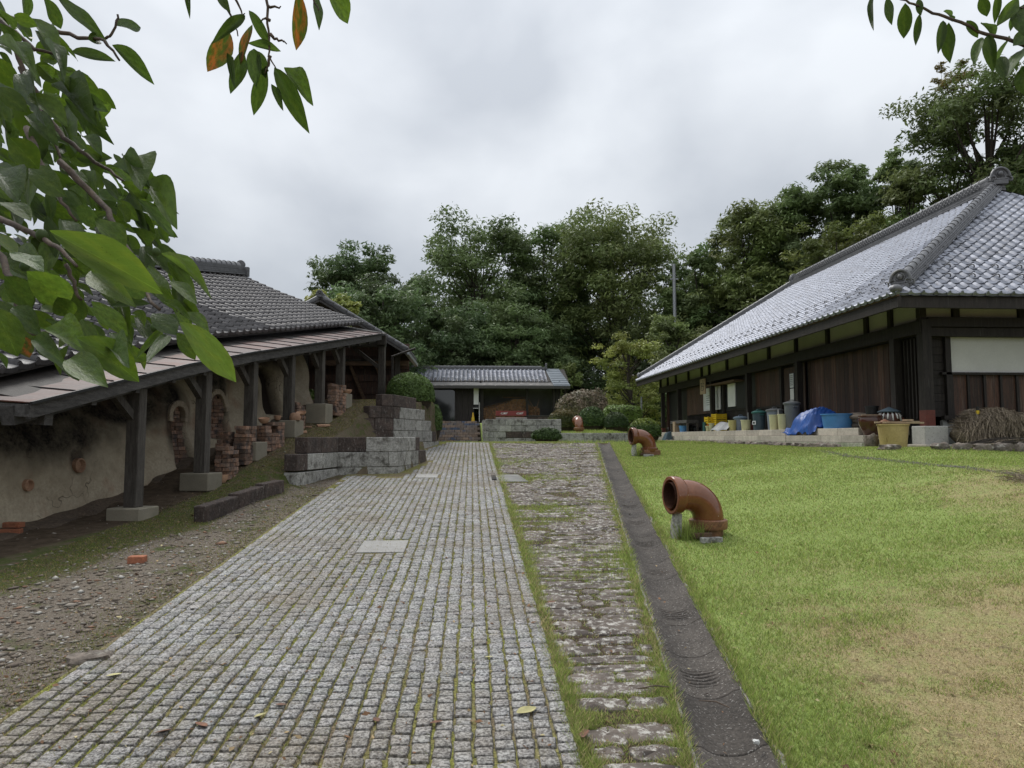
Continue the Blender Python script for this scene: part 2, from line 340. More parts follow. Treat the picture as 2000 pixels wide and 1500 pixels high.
def G(x, y, hi=True):
    x = np.asarray(x, float); y = np.asarray(y, float); zp = zpath(y)
    xr = xgl(y) + GW
    zR = np.interp(y, [-30, -5, 0, 3, 6, 10, 13, 36, 46], [-2.8, -1.9, -1.5, -1.2, -.85, -.42, -.24, -.22, .2])
    z = zp + (zR - zp) * sst((x - xr) / np.maximum(7.7 - xr, 2.5))
    z = z + .035 * np.sin(x * 1.1 + y * .37) * np.sin(y * .8 - x * .3) * sst((x - xr - .3) / 1.5) * sst((20 - y) / 6)
    # stairs, raised back yard, planter
    ramp = np.interp(y, [21.7, 26.3, 45, 48], [-.30, .50, .83, .86])
    yard = np.where(y > 22.72, np.interp(y, [22.7, 26, 45], [.50, .54, .83]), z)
    plan = np.where(y > 22.3, np.interp(y, [22.3, 24, 29, 38, 46], [.06, .10, .30, .52, .83]), z)
    back = y > 21.75
    z = np.where(back & (x < .47), ramp, z); z = np.where(back & (x >= .47) & (x < 2.75), yard, z)
    pw = sst((x - 5.0) / .9); z = np.where(back & (x >= 2.75), plan * (1 - pw) + z * pw, z)
    # left bank behind the block walls
    zb = zbank(y); near = zp + (zb - zp) * sst((-2.42 - x) / 1.25)
    d = seg_d(x, y, BANKL); m = sst(.5 - d / .12)
    lo = np.where(y < 11.7, near, z); hiw = zb - .12 * sst((x + 3.7) / 1.3) * sst((18 - y) / 3)
    k = sst((y - 11.5) / .9); zl = near * (1 - k) + (z + (hiw - z) * m) * k
    z = np.where(x < -.5, zl, z)
    dt = seg_d(x, y, TERR); inT = (dt < .05) & (y > 13.6) & (y < 17.2) & (seg_d(x, y, BANKL) > -.05)
    z = np.where(inT, np.maximum(z, -.06), z)
    # forest floor rising behind
    z = z + sst((y - 48) / 60) * 7 + np.clip((x - 15) / 30, 0, 1) * 7 * sst((y - 5) / 12) + np.clip((-x - 16) / 40, 0, 1) * 4
    if hi:      # cut the bed for the paving and the channel into it
        z = z - .05 * ((x > -2.30) & (x < .42) & (y < 21.15)) * (y > 1)
        z = z - .11 * ((x > xgl(y) + .03) & (x < xgl(y) + GW - .03) & (y < 21.0))
    return z
def axis(parts):
    a = []
    for lo, hi, st in parts: a.append(np.arange(lo, hi, st))
    return np.concatenate(a)
gx = axis([(-900, -200, 100), (-200, -60, 20), (-60, -16, 3), (-16, -5, .3), (-5, 5.6, .1), (5.6, 14, .25), (14, 60, 3), (60, 200, 20), (200, 901, 100)])
gy = axis([(-300, -40, 40), (-40, -4, 4), (-4, 2, .5), (2, 10, .15), (10, 24, .1), (24, 50, .5), (50, 130, 5), (130, 400, 30), (400, 1501, 100)])
XX, YY = np.meshgrid(gx, gy); ZZ = G(XX, YY)
nx, ny = len(gx), len(gy); idx = np.arange(nx * ny).reshape(ny, nx)
FQ = np.stack([idx[:-1, :-1], idx[:-1, 1:], idx[1:, 1:], idx[1:, :-1]], -1).reshape(-1, 4)
gme = mesh_np('ground', np.stack([XX, YY, ZZ], -1).reshape(-1, 3), FQ, True)
def zones(x, y):
    e = (x + 6.05 - .17 * y) * .986
    lawn = sst((x - xgl(y) - GW + .1) / .1) * (y < 44) * (x < 14)
    lawn = np.maximum(lawn, ((y > 21.1) & (x > -1.0) & (y < 42) & (x < 12)) * 1.0)
    strip = ((x > .40) & (x < xgl(y) + .05) & (y < 21.4)) * .3
    lawn = np.maximum(lawn, strip)
    bank = sst((y - 12.2) / 1.5) * (x < -.9) * sst((e + .2) / .5)
    moss = sst((e - .02) / .35) * sst((1.45 - e + .1 * np.sin(y * 3)) / .6) * (x < -2.4) * (1 - bank) * (y < 14)
    grav = (x < -2.2) * sst((e - .8) / .5) * (1 - bank) * (1 - moss * .8) * (y < 13)
    dry = sst((6.6 - y + .25 * x) / 3.6) * sst((x - 1.3) / 1.3) * .66 + sst((11.5 - y) / 3) * sst((x - 4.2) / 2.5) * .4
    return lawn, np.maximum(moss, bank * .75), grav, np.where(bank > .3, .8, dry)
zl_, zm_, zg_, zd_ = zones(XX.ravel(), YY.ravel())
vcol(gme, np.stack([zl_, zm_, zg_, zd_], 1), 'Zone')
t = NT('ground_cover'); at = t.n('ShaderNodeAttribute', attribute_name='Zone'); sp = t.n('ShaderNodeSeparateColor'); t.l(at.outputs['Color'], sp.inputs[0])
zL, zM, zG, zD = sp.outputs[0], sp.outputs[1], sp.outputs[2], at.outputs['Alpha']
nf = t.noise(85, 4, .7); nm = t.noise(9, 5, .6); nl = t.noise(1.1, 5, .6); nv = t.noise(230, 3, .7)
soil = t.mix(t.rng(nm, .35, .65), (.05, .036, .024), (.095, .07, .048))
grassc = t.mix(t.rng(nf, .3, .7), (.12, .175, .045), (.37, .45, .14)); drygr = t.mix(t.rng(nf, .3, .7), (.17, .13, .07), (.50, .41, .22))
dm = t.rng(t.math('ADD', t.math('MULTIPLY', zD, .62), t.math('MULTIPLY', t.math('ADD', nl, t.math('MULTIPLY', nm, .9)), .62)), .68, 1.0)
lawnc = t.mix(dm, grassc, drygr); lawnc = t.mix(t.math('MULTIPLY', t.rng(t.noise(5, 6, .7), .56, .70), t.rng(zD, .1, .6)), lawnc, (.12, .09, .055))
mossc = t.mix(t.rng(nf, .3, .7), (.03, .042, .012), (.10, .115, .035)); mossc = t.mix(t.rng(t.math('ADD', nm, t.math('MULTIPLY', zD, .14)), .45, .62), mossc, t.mix(t.rng(nv, .4, .6), (.07, .055, .035), (.15, .12, .08)))
gravc = t.mix(t.rng(nv, .42, .58), (.075, .058, .042), (.24, .205, .165)); gravc = t.mix(t.rng(t.voro(55), .22, .12), gravc, (.36, .33, .29))
gravc = t.mix(t.rng(t.noise(2.3, 5, .6), .52, .66), gravc, mossc)
c = t.mix(t.rng(t.math('ADD', zG, t.math('MULTIPLY', nm, .3)), .45, .75), soil, gravc); c = t.mix(t.rng(t.math('ADD', zM, t.math('MULTIPLY', nm, .5)), .55, .85), c, mossc)
c = t.mix(t.rng(t.math('ADD', zL, t.math('MULTIPLY', nm, .3)), .5, .8), c, lawnc)
t.bump(t.math('ADD', nf, nm), .8, .02); gmat = t.fin(c, .95, .15)
link('ground', gme, gmat, kind='structure')
# ------------------------------------------------------------------ sett paving
def in_view(P, pad=0):
    u, v, d = proj(P); return (d > .3) & (u > -pad) & (u < 2000 + pad) & (v > -pad) & (v < 1500 + pad)
pave = MB()
ys = np.linspace(1.6, 21.2, 60)
pave.grid(lambda a, b: (-2.36 + a * 2.86, 1.6 + b * 19.6, zpath(1.6 + b * 19.6) + .010), 6, 60)
paving = pave.build('paving', MT['bed'], kind='structure')
SQ = [(0, 1, 2, 3), (4, 5, 1, 0), (5, 6, 2, 1), (6, 7, 3, 2), (7, 4, 0, 3), (8, 9, 5, 4), (9, 10, 6, 5), (10, 11, 7, 6), (11, 8, 4, 7)]
def sett(w, l, h=.035, ch=.006, j=.0035):
    a = np.array([[-1, -1], [1, -1], [1, 1], [-1, 1]]) * np.array([w / 2, l / 2]) + rng.normal(0, j, (4, 2))
    ins = a * (1 - 2 * ch / np.array([w, l])) + rng.normal(0, j * .5, (4, 2))
    top = h + rng.normal(0, .0022, 4); 
    return np.concatenate([np.c_[ins, top], np.c_[a, top - ch], np.c_[a, np.zeros(4)]])
SLABS = [(-1.17, -.67, 7.30, 7.86), (-1.05, -.62, 13.1, 13.6), (-1.72, -1.3, 13.1, 13.5)]
cand = []
ncol = 29; pw = 2.83 / ncol
for i in range(ncol):
    y = 1.7 + rng.uniform(0, .1); x = -2.33 + (i + .5) * pw
    while y < 21.1:
        l = rng.uniform(.075, .105) if i not in (0, ncol - 1) else rng.uniform(.08, .13)
        yc = y + l / 2
        ok = not any(a - .01 < x < b + .01 and c - .03 < yc < d + .03 for a, b, c, d in SLABS)
        if 13.4 < yc < 16.15 and x < np.interp(yc, [13.4, 13.7, 16.2], [-1.3, -1.2, -.85]): ok = False
        if yc >= 16.15 and x < np.interp(yc, [16.1, 17.2, 21], [-1.2, -1.5, -.75]): ok = False
        if i == 0 and 11.3 < yc: ok = ok and rng.random() < .6
        if ok: cand.append((x + rng.normal(0, .002), yc, pw - rng.uniform(.010, .019), l - rng.uniform(.004, .010)))
        y += l
cand = np.array(cand); cz = zpath(cand[:, 1]) - .014; P = np.c_[cand[:, :2], cz]
vis = in_view(P); order = np.argsort(np.where(vis, proj(P)[2], 99)); pick = set(order[:300].tolist())
var = [mesh_np('sett', sett(1, 1, .035 / .09, .075, .03) * np.array([1, 1, .09]), SQ) for _ in range(16)]
def tones(n): return np.clip(rng.normal(1, .11, (n, 1)), .7, 1.3) * (1 + rng.normal(0, .008, (n, 3)))
for q in var: vcol(q, np.repeat(tones(1), 12, 0))
tilt = math.atan(.0715)
sv, sf, nv_ = [], [], 0
for k, (x, y, wd, ln) in enumerate(cand):
    z = cz[k] + rng.normal(0, .0018); rz = rng.normal(0, .018); m = rot('X', tilt + rng.normal(0, .012)) @ rot('Z', rz) @ rot('Y', rng.normal(0, .012))
    if k in pick:
        me = var[int(rng.integers(16))]
        if not me.materials: me.materials.append(MT['granite'])
        inst('sett', me, paving, (x, y, z), m, (wd, ln, 1))
    else:
        sv.append(sett(wd, ln) @ m.T + np.array([x, y, z])); sf.append(np.array(SQ) + nv_); nv_ += 12
srm = mesh_np('sett_rows', np.concatenate(sv) - wloc(paving), np.concatenate(sf)); vcol(srm, np.repeat(tones(len(sv)), 12, 0)); link('sett_rows', srm, MT['granite'], paving, kind='stuff')
slabm = mat('pale_cover_concrete', (.36, .35, .33), (.30, .29, .275), 4, .9, .3, 70, fine=.2)
for (a, b, c_, d_) in SLABS[:2]:
    m = rot('X', tilt); MB().box(((a + b) / 2, (c_ + d_) / 2, zpath((c_ + d_) / 2) + .003), (b - a - .02, d_ - c_ - .02, .04), m).build('cover_slab', slabm, paving, bevel=.004)
# the odd pair of raised setts and the smeared mortar patch at the right edge
for yy in (12.95, 13.45): MB().box((.40, yy, zpath(yy) + .012), (.085, .44, .05), rot('X', tilt)).build('edge_sett', MT['granite'], paving, bevel=.006)
MB().grid(lambda a, b: (.50 + a * .5 * (1 - .25 * b), 12.6 + b * 1.0, zpath(12.6 + b) + .012 + .02 * math.sin(math.pi * a) * math.sin(math.pi * b)), 6, 6).build('mortar_patch', mat('smooth_mortar', (.22, .215, .20), (.13, .13, .12), 3, .7, .3, 12, fine=.2), paving, smooth=True)
# ------------------------------------------------------------------ rough stone strip beside the setts
sb = MB(); sb.grid(lambda a, b: ((.50 + a * (xgl(1.6 + b * 19.6) - .50)), 1.6 + b * 19.6, zpath(1.6 + b * 19.6) - .008), 6, 70)
strip = sb.build('stone_path', gmat, kind='structure')
vcol(strip.data, np.tile([.45, .60, .0, .40], (len(strip.data.vertices), 1)), 'Zone')
def flag(w, l, h, n=20):
    a = np.linspace(0, 2 * np.pi, n, endpoint=False) + rng.normal(0, .03, n); p = 5
    r = (np.abs(np.cos(a)) ** p + np.abs(np.sin(a)) ** p) ** (-1 / p) * (.95 + .08 * np.sin(2 * a + rng.uniform(0, 6)) + .07 * np.sin(5 * a + rng.uniform(0, 6)) + rng.normal(0, .05, n))
    o = np.c_[r * np.cos(a) * w / 2, r * np.sin(a) * l / 2]
    V = np.concatenate([np.c_[o * .55, h + rng.normal(0, .006, n)], np.c_[o * .92, h * .9 + rng.normal(0, .003, n)], np.c_[o, np.full(n, h * .3)], np.c_[o * 1.02, np.full(n, -.03)], [[0, 0, h + .003]]])
    Fs = []
    for i in range(n):
        j = (i + 1) % n; Fs.append((4 * n, i, j))
        for q in range(3): Fs.append((q * n + i, (q + 1) * n + i, (q + 1) * n + j, q * n + j))
    return V, Fs
y = 2.0
FLAGS = []
while y < 21.0:
    l = rng.uniform(.11, .21); wd = xgl(y) - .50; nc = max(1, int(round(wd / .46))) + int(rng.integers(-1, 2) if wd > .9 else rng.random() < .45); x0 = .54
    edges = np.linspace(0, wd - .06, nc + 1) + np.r_[0, rng.uniform(-.12, .12, nc - 1), 0]
    for i in range(nc):
        a, b = edges[i], edges[i + 1]
        if rng.random() < .06 or (12.4 < y < 13.6 and a < .4): continue
        ww = (b - a) - rng.uniform(-.03, .03); lx = l * rng.uniform(.85, 1.2); yc = y + l / 2 + rng.normal(0, .012)
        V, Fs = flag(ww, lx, rng.uniform(.010, .022)); m = rot('X', tilt + rng.normal(0, .02)) @ rot('Z', rng.normal(0, .06))
        mb = MB(); mb.add(V @ m.T + np.array([.54 + (a + b) / 2, yc, zpath(yc) - .008]), Fs); FLAGS.append((.54 + (a + b) / 2, yc, ww, lx))
        mb.build('flagstone', MT['slab_stone'], strip, smooth=50)
    y += l + rng.uniform(-.01, .014)
# ------------------------------------------------------------------ drain channel
d0 = unit([.152, 1, .0715]); side = unit([1, -.152, 0])
chn = MB(); chn.grid(lambda a, b: np.array([xgl(1.5 + b * 19.4) + a * GW, 1.5 + b * 19.4, zpath(1.5 + b * 19.4) - .075]), 2, 30)
channel = chn.build('drain_channel', MT['gutter'], kind='structure')
y = 1.6; k = 0
while y < 20.9:
    nl_ = 150 if y < 5.6 else (70 if y < 10 else 8); L0 = .6; ns = 14
    g0 = rng.uniform(.05, .3)
    def sec(a, b, y=y, g0=g0, near=(y < 10)):
        yy = y + b * (L0 - .008) ; s = a * GW; q = (s - GW / 2) / (GW / 2 - .05)
        dz = -.052 * max(0, 1 - q * q) ** .8 if abs(q) < 1 else 0
        if near and abs(q) < .62 and k % 2 == 0:
            tl = b * L0 - g0
            if 0 < tl < .23: dz -= .042 * max(0, math.cos(tl / .046 * 2 * math.pi)) ** 2 * (1 - (q / .62) ** 2) ** .5
        if b in (0, 1): dz -= .006
        zz = zpath(yy) + .012 + dz + .0015 * math.sin(yy * 31 + s * 50)
        return (float(xgl(yy)) + s - .152 * 0, yy, zz)
    MB().grid(sec, ns, nl_).build('channel_segment', MT['gutter'], channel, smooth=True); y += L0; k += 1
for sd_ in (0, 1):
    xo = .004 if sd_ == 0 else GW - .004
    mb = MB(); pts = [(float(xgl(yy)) + xo + rng.normal(0, .005), yy, float(zpath(yy)) + .006 + .006 * math.sin(yy * 5.3) * math.sin(yy * 17)) for yy in np.arange(1.6, 20.95, .12)]
    mb.tube(pts, [.011 * (.5 + .9 * rng.random()) for _ in pts], 6); mb.build('channel_rim', MT['gutter_rim'], channel, smooth=True)
# ------------------------------------------------------------------ grass
def blades(name, P, h, wd, C, lean=.5, mt='grass', parent=None, flat=None, **kw):
    n = len(P); a = rng.uniform(0, 2 * np.pi, n); b = rng.uniform(0, 2 * np.pi, n); ln = np.abs(rng.normal(lean, .25, n))
    sx_ = np.c_[np.cos(a), np.sin(a), np.zeros(n)] * (wd / 2)[:, None]
    tip = P + np.c_[np.cos(b) * ln * h, np.sin(b) * ln * h, h]
    V = np.stack([P - sx_, P + sx_, tip], 1).reshape(-1, 3); Cc = np.stack([C * .85, C * .85, C * 1.1], 1).reshape(-1, 3)
    me = mesh_np(name, V, np.arange(3 * n).reshape(-1, 3)); vcol(me, Cc); return link(name, me, MT[mt], parent, **kw)
def vnoise(x, y, s, seed=0):
    r = np.random.default_rng(seed); out = 0
    for o in range(4):
        th = r.uniform(0, 6.28, 5); ph = r.uniform(0, 6.28, 5); f = s * 1.9 ** o
        out = out + sum(np.sin(f * (x * np.cos(a) + y * np.sin(a)) + p) for a, p in zip(th, ph)) / 5 / 1.6 ** o
    return out
def gcols(n, g):  # g: 0 green .. 1 dry
    c1 = np.array([.375, .44, .12]); c2 = np.array([.20, .28, .065]); c3 = np.array([.56, .46, .25]); m = rng.random((n, 1))
    c = c1 * m + c2 * (1 - m); k = (rng.random((n, 1)) < g[:, None]); c = np.where(k, c3 * rng.uniform(.55, 1.15, (n, 1)), c)
    return c * rng.uniform(.55, 1.35, (n, 1))
def scatter(n, ymin, ymax, xlo, xhi, p):
    """ground points, denser near the viewer: density falls off as y**-p"""
    u_ = rng.random(n); y = (ymin ** (1 - p) + u_ * (ymax ** (1 - p) - ymin ** (1 - p))) ** (1 / (1 - p)) if p != 1 else ymin * (ymax / ymin) ** u_
    lo, hi = xlo(y), xhi(y); x = lo + (hi - lo) * rng.random(n); return x, y
x, y = scatter(470000, 2.6, 24, lambda y: xgl(y) + GW + .015, lambda y: np.minimum(np.maximum(.98 * y + 1.3, xgl(y) + 1.2), np.where(y < 13.3, 11.0, 8.05)), .75)
g = zones(x, y)[3] * .74 + .62 * (.5 + .40 * vnoise(x, y, 1.9, 3) + .34 * vnoise(x, y, 6.5, 8) + .22 * vnoise(x, y, 17., 18)) * .75; g = np.clip((g - .36) / .45, .10, .85)
bare = rng.random(len(x)) < np.clip((g - .40) * 1.2, 0, .7); x, y, g = x[~bare], y[~bare], g[~bare]
Pz = np.c_[x, y, G(x, y) - .004]; h = rng.uniform(.012, .038, len(x)) * (1 - .4 * g) * (1 + .35 * vnoise(x, y, 4.0, 21)); edge = np.exp(-((x - xgl(y) - GW) / .07) ** 2); h = h * (1 + .9 * edge)
blades('lawn_grass', Pz, h, .0028 + .00075 * y, gcols(len(x), g), .7, label='short green lawn with dry straw-coloured patches beside the drain', cat='grass', kind='stuff')
x, y = scatter(26000, 2.5, 21, lambda y: xgl(y) + GW - .025, lambda y: xgl(y) + GW + .05, .6); pn = vnoise(x, y, 5, 41); k = rng.random(len(x)) < np.clip(.45 + .6 * pn, .05, 1); x, y = x[k], y[k]
blades('edge_grass', np.c_[x, y, np.where(x < xgl(y) + GW, zpath(y) + .008, G(x, y))], rng.uniform(.02, .055, len(x)), .003 + .0006 * y, gcols(len(x), np.full(len(x), .2)), .8, label='uneven fringe of grass leaning over the drain edge', cat='grass', kind='stuff')
# grass in the stone strip and along its edges
x, y = scatter(170000, 2.4, 21.3, lambda y: .47 + 0 * y, lambda y: xgl(y) + .01, .9)
keep = np.ones(len(x), bool)
for fx, fy, fw, fl in FLAGS:
    keep &= ~((np.abs(x - fx) < fw * .40) & (np.abs(y - fy) < fl * .36))
el = np.minimum(np.abs(x - .52) / .12, np.abs(x - xgl(y)) / .16); gg = vnoise(x, y, 2.2, 5)
keep |= (gg > .35) & (rng.random(len(x)) < .45)
keep &= (rng.random(len(x)) < np.clip(.50 + .8 * np.exp(-el ** 2) + .6 * gg, .15, 1))
x, y, el, gg = x[keep], y[keep], el[keep], gg[keep]; h = rng.uniform(.014, .03, len(x)) + .035 * np.exp(-el ** 2) * rng.random(len(x)) + .012 * np.clip(gg, 0, 1)
blades('path_grass', np.c_[x, y, zpath(y) - .008], h, .003 + .0007 * y, gcols(len(x), np.clip(.28 - .15 * gg, .05, .6)), .8, label='grass growing between the rough flagstones', cat='grass', kind='stuff')
# moss and tiny weeds in the sett joints
x, y = scatter(95000, 2.3, 21, lambda y: -2.36 + 0 * y, lambda y: .5 + 0 * y, .9)
ci = np.round((x + 2.33) / pw) * pw - 2.33; onx = rng.random(len(x)) < .72; x = np.where(onx, ci + rng.normal(0, .004, len(x)), x)
patch = vnoise(x, y, .9, 9); keep = rng.random(len(x)) < np.clip(.48 + .5 * patch, .08, .95); x, y, patch = x[keep], y[keep], patch[keep]
keep = ~((y > 13.5) & (x < np.interp(y, [13.4, 13.7, 16.2, 17.2, 21], [-1.3, -1.2, -.85, -1.4, -.75])))
x, y, patch = x[keep], y[keep], patch[keep]
C = gcols(len(x), np.clip(.5 - .3 * patch, .15, .8)) * np.array([.62, .58, .5]); blades('joint_weeds', np.c_[x, y, zpath(y) + .004], rng.uniform(.012, .036, len(x)), .003 + .0006 * y, C, 1.0, label='moss and tiny weeds in the joints of the grey sett paving', cat='moss', kind='stuff')
# loose stones and chips on the bare strip left of the setts
def gravel(name, x, y, s, C, label):
    n = len(x); o = np.array([[1, 0, 0], [0, 1, 0], [-1, 0, 0], [0, -1, 0], [.3, .2, 1], [-.2, .1, -1]]) ; Fo = np.array([[0, 1, 4], [1, 2, 4], [2, 3, 4], [3, 0, 4], [1, 0, 5], [2, 1, 5], [3, 2, 5], [0, 3, 5]])
    a = rng.uniform(0, 6.28, n); V = o[None] * np.stack([s * rng.uniform(.6, 1.3, n), s * rng.uniform(.5, 1, n), s * rng.uniform(.2, .5, n)], 1)[:, None] * rng.uniform(.7, 1.3, (n, 6, 1))
    ca, sa = np.cos(a)[:, None], np.sin(a)[:, None]; V = np.stack([V[..., 0] * ca - V[..., 1] * sa, V[..., 0] * sa + V[..., 1] * ca, V[..., 2]], -1)
    V = V + np.c_[x, y, G(x, y) + s * .12][:, None]; me = mesh_np(name, V.reshape(-1, 3), (Fo[None] + 6 * np.arange(n)[:, None, None]).reshape(-1, 3)); vcol(me, np.repeat(C, 6, 0))
    t = link(name, me, MT['pebble'], label=label, cat='gravel', kind='stuff'); return t
tp = NT('loose_stone'); cc = tp.n('ShaderNodeVertexColor', layer_name='Col').outputs[0]; MT['pebble'] = tp.fin(tp.mix(1, cc, tp.mix(tp.noise(60, 4), (.6,) * 3, (1.3,) * 3), 'MULTIPLY'), .9, .2)
x, y = scatter(15000, 3.2, 13.5, lambda y: -2.4 - 1.0 - .30 * y, lambda y: -2.36 + 0 * y, .7)
lz = zones(x, y); k = rng.random(len(x)) < lz[2] * .9 + .04; x, y = x[k], y[k]; n = len(x)
pal = np.array([[.20, .165, .13], [.28, .25, .21], [.42, .40, .36], [.13, .105, .085], [.25, .15, .10]]); C = pal[rng.choice(5, n, p=[.36, .28, .10, .20, .06])] * rng.uniform(.8, 1.2, (n, 1))
gravel('gravel', x, y, rng.gamma(2.2, .0055, n) + .004, C, 'loose stone chips on bare ground left of the setts')
# crumbs of dead leaf and bark over paving, strip and lawn
x, y = scatter(5200, 3.0, 16, lambda y: np.interp(y, [3, 12, 16], [-4.3, -4.2, -1.0]), lambda y: xgl(y) + GW + 1.6, .8); n = len(x)
k = ~((y > 13.4) & (x < -.9)) & (rng.random(n) < np.where(x < -2.4, .9, np.where(x > xgl(y) + GW, .35, .45 + .3 * vnoise(x, y, 1.2, 31)))); x, y = x[k], y[k]; n = len(x)
zt = np.where((x > -2.36) & (x < .5), zpath(y) + .024, np.where((x > xgl(y)) & (x < xgl(y) + GW), zpath(y) - .03, np.where(x > .5, G(x, y) + .012, G(x, y) + .004)))
pal = np.array([[.20, .11, .06], [.13, .075, .045], [.34, .25, .14], [.42, .36, .20]]); C = pal[rng.choice(4, n, p=[.35, .3, .22, .13])] * rng.uniform(.7, 1.3, (n, 1)); nn = np.c_[rng.normal(0, .35, (n, 2)), np.ones(n)]; nn /= np.linalg.norm(nn, axis=1)[:, None]
aa = rng.normal(0, 1, (n, 3)); t1 = np.cross(nn, aa); t1 /= np.linalg.norm(t1, axis=1)[:, None]; t2 = np.cross(nn, t1); ss = (rng.gamma(2, .0042, n) + .004)[:, None]; PP = np.c_[x, y, zt]
lv = np.stack([PP - t1 * ss, PP + t2 * ss * rng.uniform(.2, .7, (n, 1)) + nn * ss * .2, PP + t1 * ss, PP - t2 * ss * rng.uniform(.2, .7, (n, 1))], 1).reshape(-1, 3); me = mesh_np('leaf_litter', lv, np.arange(4 * n).reshape(-1, 4)); vcol(me, np.repeat(C, 4, 0))
link('leaf_litter', me, MT['pebble'], label='crumbs of dead leaves scattered over paving and bare ground', cat='litter', kind='stuff')
# sparse weeds on the bare strip, moss band and bank
x, y = scatter(100000, 3.2, 21, lambda y: np.interp(y, [3, 12, 21], [-4.2, -4.4, -3.6]), lambda y: np.interp(y, [3, 12, 12.3, 16.5, 21], [-2.34, -2.34, -3.0, -2.6, -1.1]), .6)
lz = zones(x, y); pn = vnoise(x, y, 1.6, 12); e_ = np.exp(-((x + 2.4) / .25) ** 2)
k = rng.random(len(x)) < np.clip(lz[1] * 1.0 + .12 * (pn > .2) + .75 * e_ * (pn > -.4), 0, 1); x, y, pn = x[k], y[k], pn[k]; n = len(x)
C = gcols(n, np.clip(.38 - .2 * pn + .35 * (y > 12), .1, .85)) * np.array([.60, .56, .5]); blades('bank_grass', np.c_[x, y, G(x, y) - .003], rng.uniform(.010, .024, n), .004 + .0006 * y, C, .9, label='thin mossy grass on the bank in front of the kiln shed', cat='grass', kind='stuff')
# taller uncut grass by the planter and the yard
x = rng.uniform(2.6, 8, 16000); y = rng.uniform(21.3, 27, 16000); k = (y > 22.4) | (y < 21.9); x, y = x[k], y[k]
blades('planter_grass', np.c_[x, y, G(x, y)], rng.uniform(.04, .12, len(x)), np.full(len(x), .016), gcols(len(x), np.full(len(x), .12)), .5, label='taller grass in the raised planter among the clipped bushes', cat='grass', kind='stuff')
x = rng.uniform(-1.7, 3, 9000); y = rng.uniform(20.9, 21.75, 9000); x2 = rng.uniform(.5, 2.8, 5000); y2 = rng.uniform(22.8, 24.5, 5000); x = np.r_[x, x2]; y = np.r_[y, y2]
blades('yard_grass', np.c_[x, y, G(x, y)], rng.uniform(.025, .06, len(x)), np.full(len(x), .015), gcols(len(x), np.full(len(x), .25)), .6, label='grass fringe at the foot of the steps and on the yard wall', cat='grass', kind='stuff')
# ------------------------------------------------------------------ retaining walls, steps, planter
def block_run(root, A, B, courses, h, ln, th, brown=lambda i, t, n: False, gap=.006, mA='block', mB='block_brown', off=0.):
    A = np.array(A, float); B = np.array(B, float); d = B - A; Lr = np.hypot(*d); d /= Lr; nrm = np.array([d[1], -d[0]])
    m = np.stack([np.r_[d, 0], np.r_[-nrm, 0], [0, 0, 1.]], 1)
    for i, (z0, t0, t1) in enumerate(courses):
        t = t0; j = 0
        while t < t1 - .05:
            l = min(ln * rng.uniform(.85, 1.15) * (.55 if (j == 0 and i % 2) else 1), t1 - t)
            if t1 - t - l < .15: l = t1 - t
            c = A + d * (t + l / 2) - nrm * (th / 2 + rng.normal(0, .004) + off)
            MB().box((*c, z0 + h / 2), (l - gap, th, h - gap), m).build('block', MT[mB if brown(i, t, t1) else mA], root, bevel=.010, seg=1)
            t += l; j += 1
wa = thing('retaining_wall', 'low stepped wall of dark stained concrete blocks beside the sett paving', 'wall', (-2.2, 13.6, -.8))
h = .285; zA = [-.86 + h * i for i in range(3)]
block_run(wa, WALL_A[0], WALL_A[1], [(zA[0] - .02, 0, 1.65), (zA[1], 0, 1.65), (zA[2], .38, 1.65)], h, .62, .24, lambda i, t, n: i == 2 or (i == 1 and t < .3))
block_run(wa, (WALL_A[1][0] - .12, WALL_A[1][1] - .02), WALL_A[2], [(zA[0], 0, 1.23), (zA[1], 0, 1.23), (zA[2], 0, 1.23)], h, .6, .24, lambda i, t, n: i == 2 and t < .5)
block_run(wa, WALL_A[2], WALL_A[3], [(zA[0], .06, 2.2), (zA[1], .02, 2.2), (zA[2], .0, 1.65)], h, .62, .24, lambda i, t, n: t > 1.5 or (i == 2 and t > .8))
wb = thing('retaining_wall', 'taller pale concrete block wall stepping up below the big round bush', 'wall', (-1.9, 17.5, -.4))
zB = [-.42 + h * i for i in range(5)]
block_run(wb, WALL_B[0], WALL_B[1], [(zB[0], 0, 1.2), (zB[1], 0, 1.2), (zB[2], .12, 1.2), (zB[3], .5, 1.2), (zB[4], .85, 1.2)], h, .55, .26, lambda i, t, n: True)
block_run(wb, WALL_B[1], WALL_B[2], [(zB[0], .04, 3.6), (zB[1], .02, 3.3), (zB[2], .03, 2.85), (zB[3], .02, 2.3), (zB[4], .0, 1.6)], h, .7, .26, lambda i, t, n: (i == 4) or t > n - .5 or (i == 3 and t < .1))
kerb = thing('kerb_stone', 'broken length of low mossy kerb lying left of the sett paving', 'kerb', (-3.1, 10.2, -1.0))
for (a, b) in (((-3.42, 9.25), (-3.27, 10.05)), ((-3.27, 10.06), (-3.12, 10.75)), ((-3.12, 10.76), (-2.98, 11.3))):
    a = np.array(a); b = np.array(b); za, zb_ = float(G(*a)), float(G(*b))
    MB().bar((*a, za + .085), (*b, zb_ + .055), .17, .24).build('kerb_piece', MT['block_brown'], kerb, bevel=.02, seg=2)
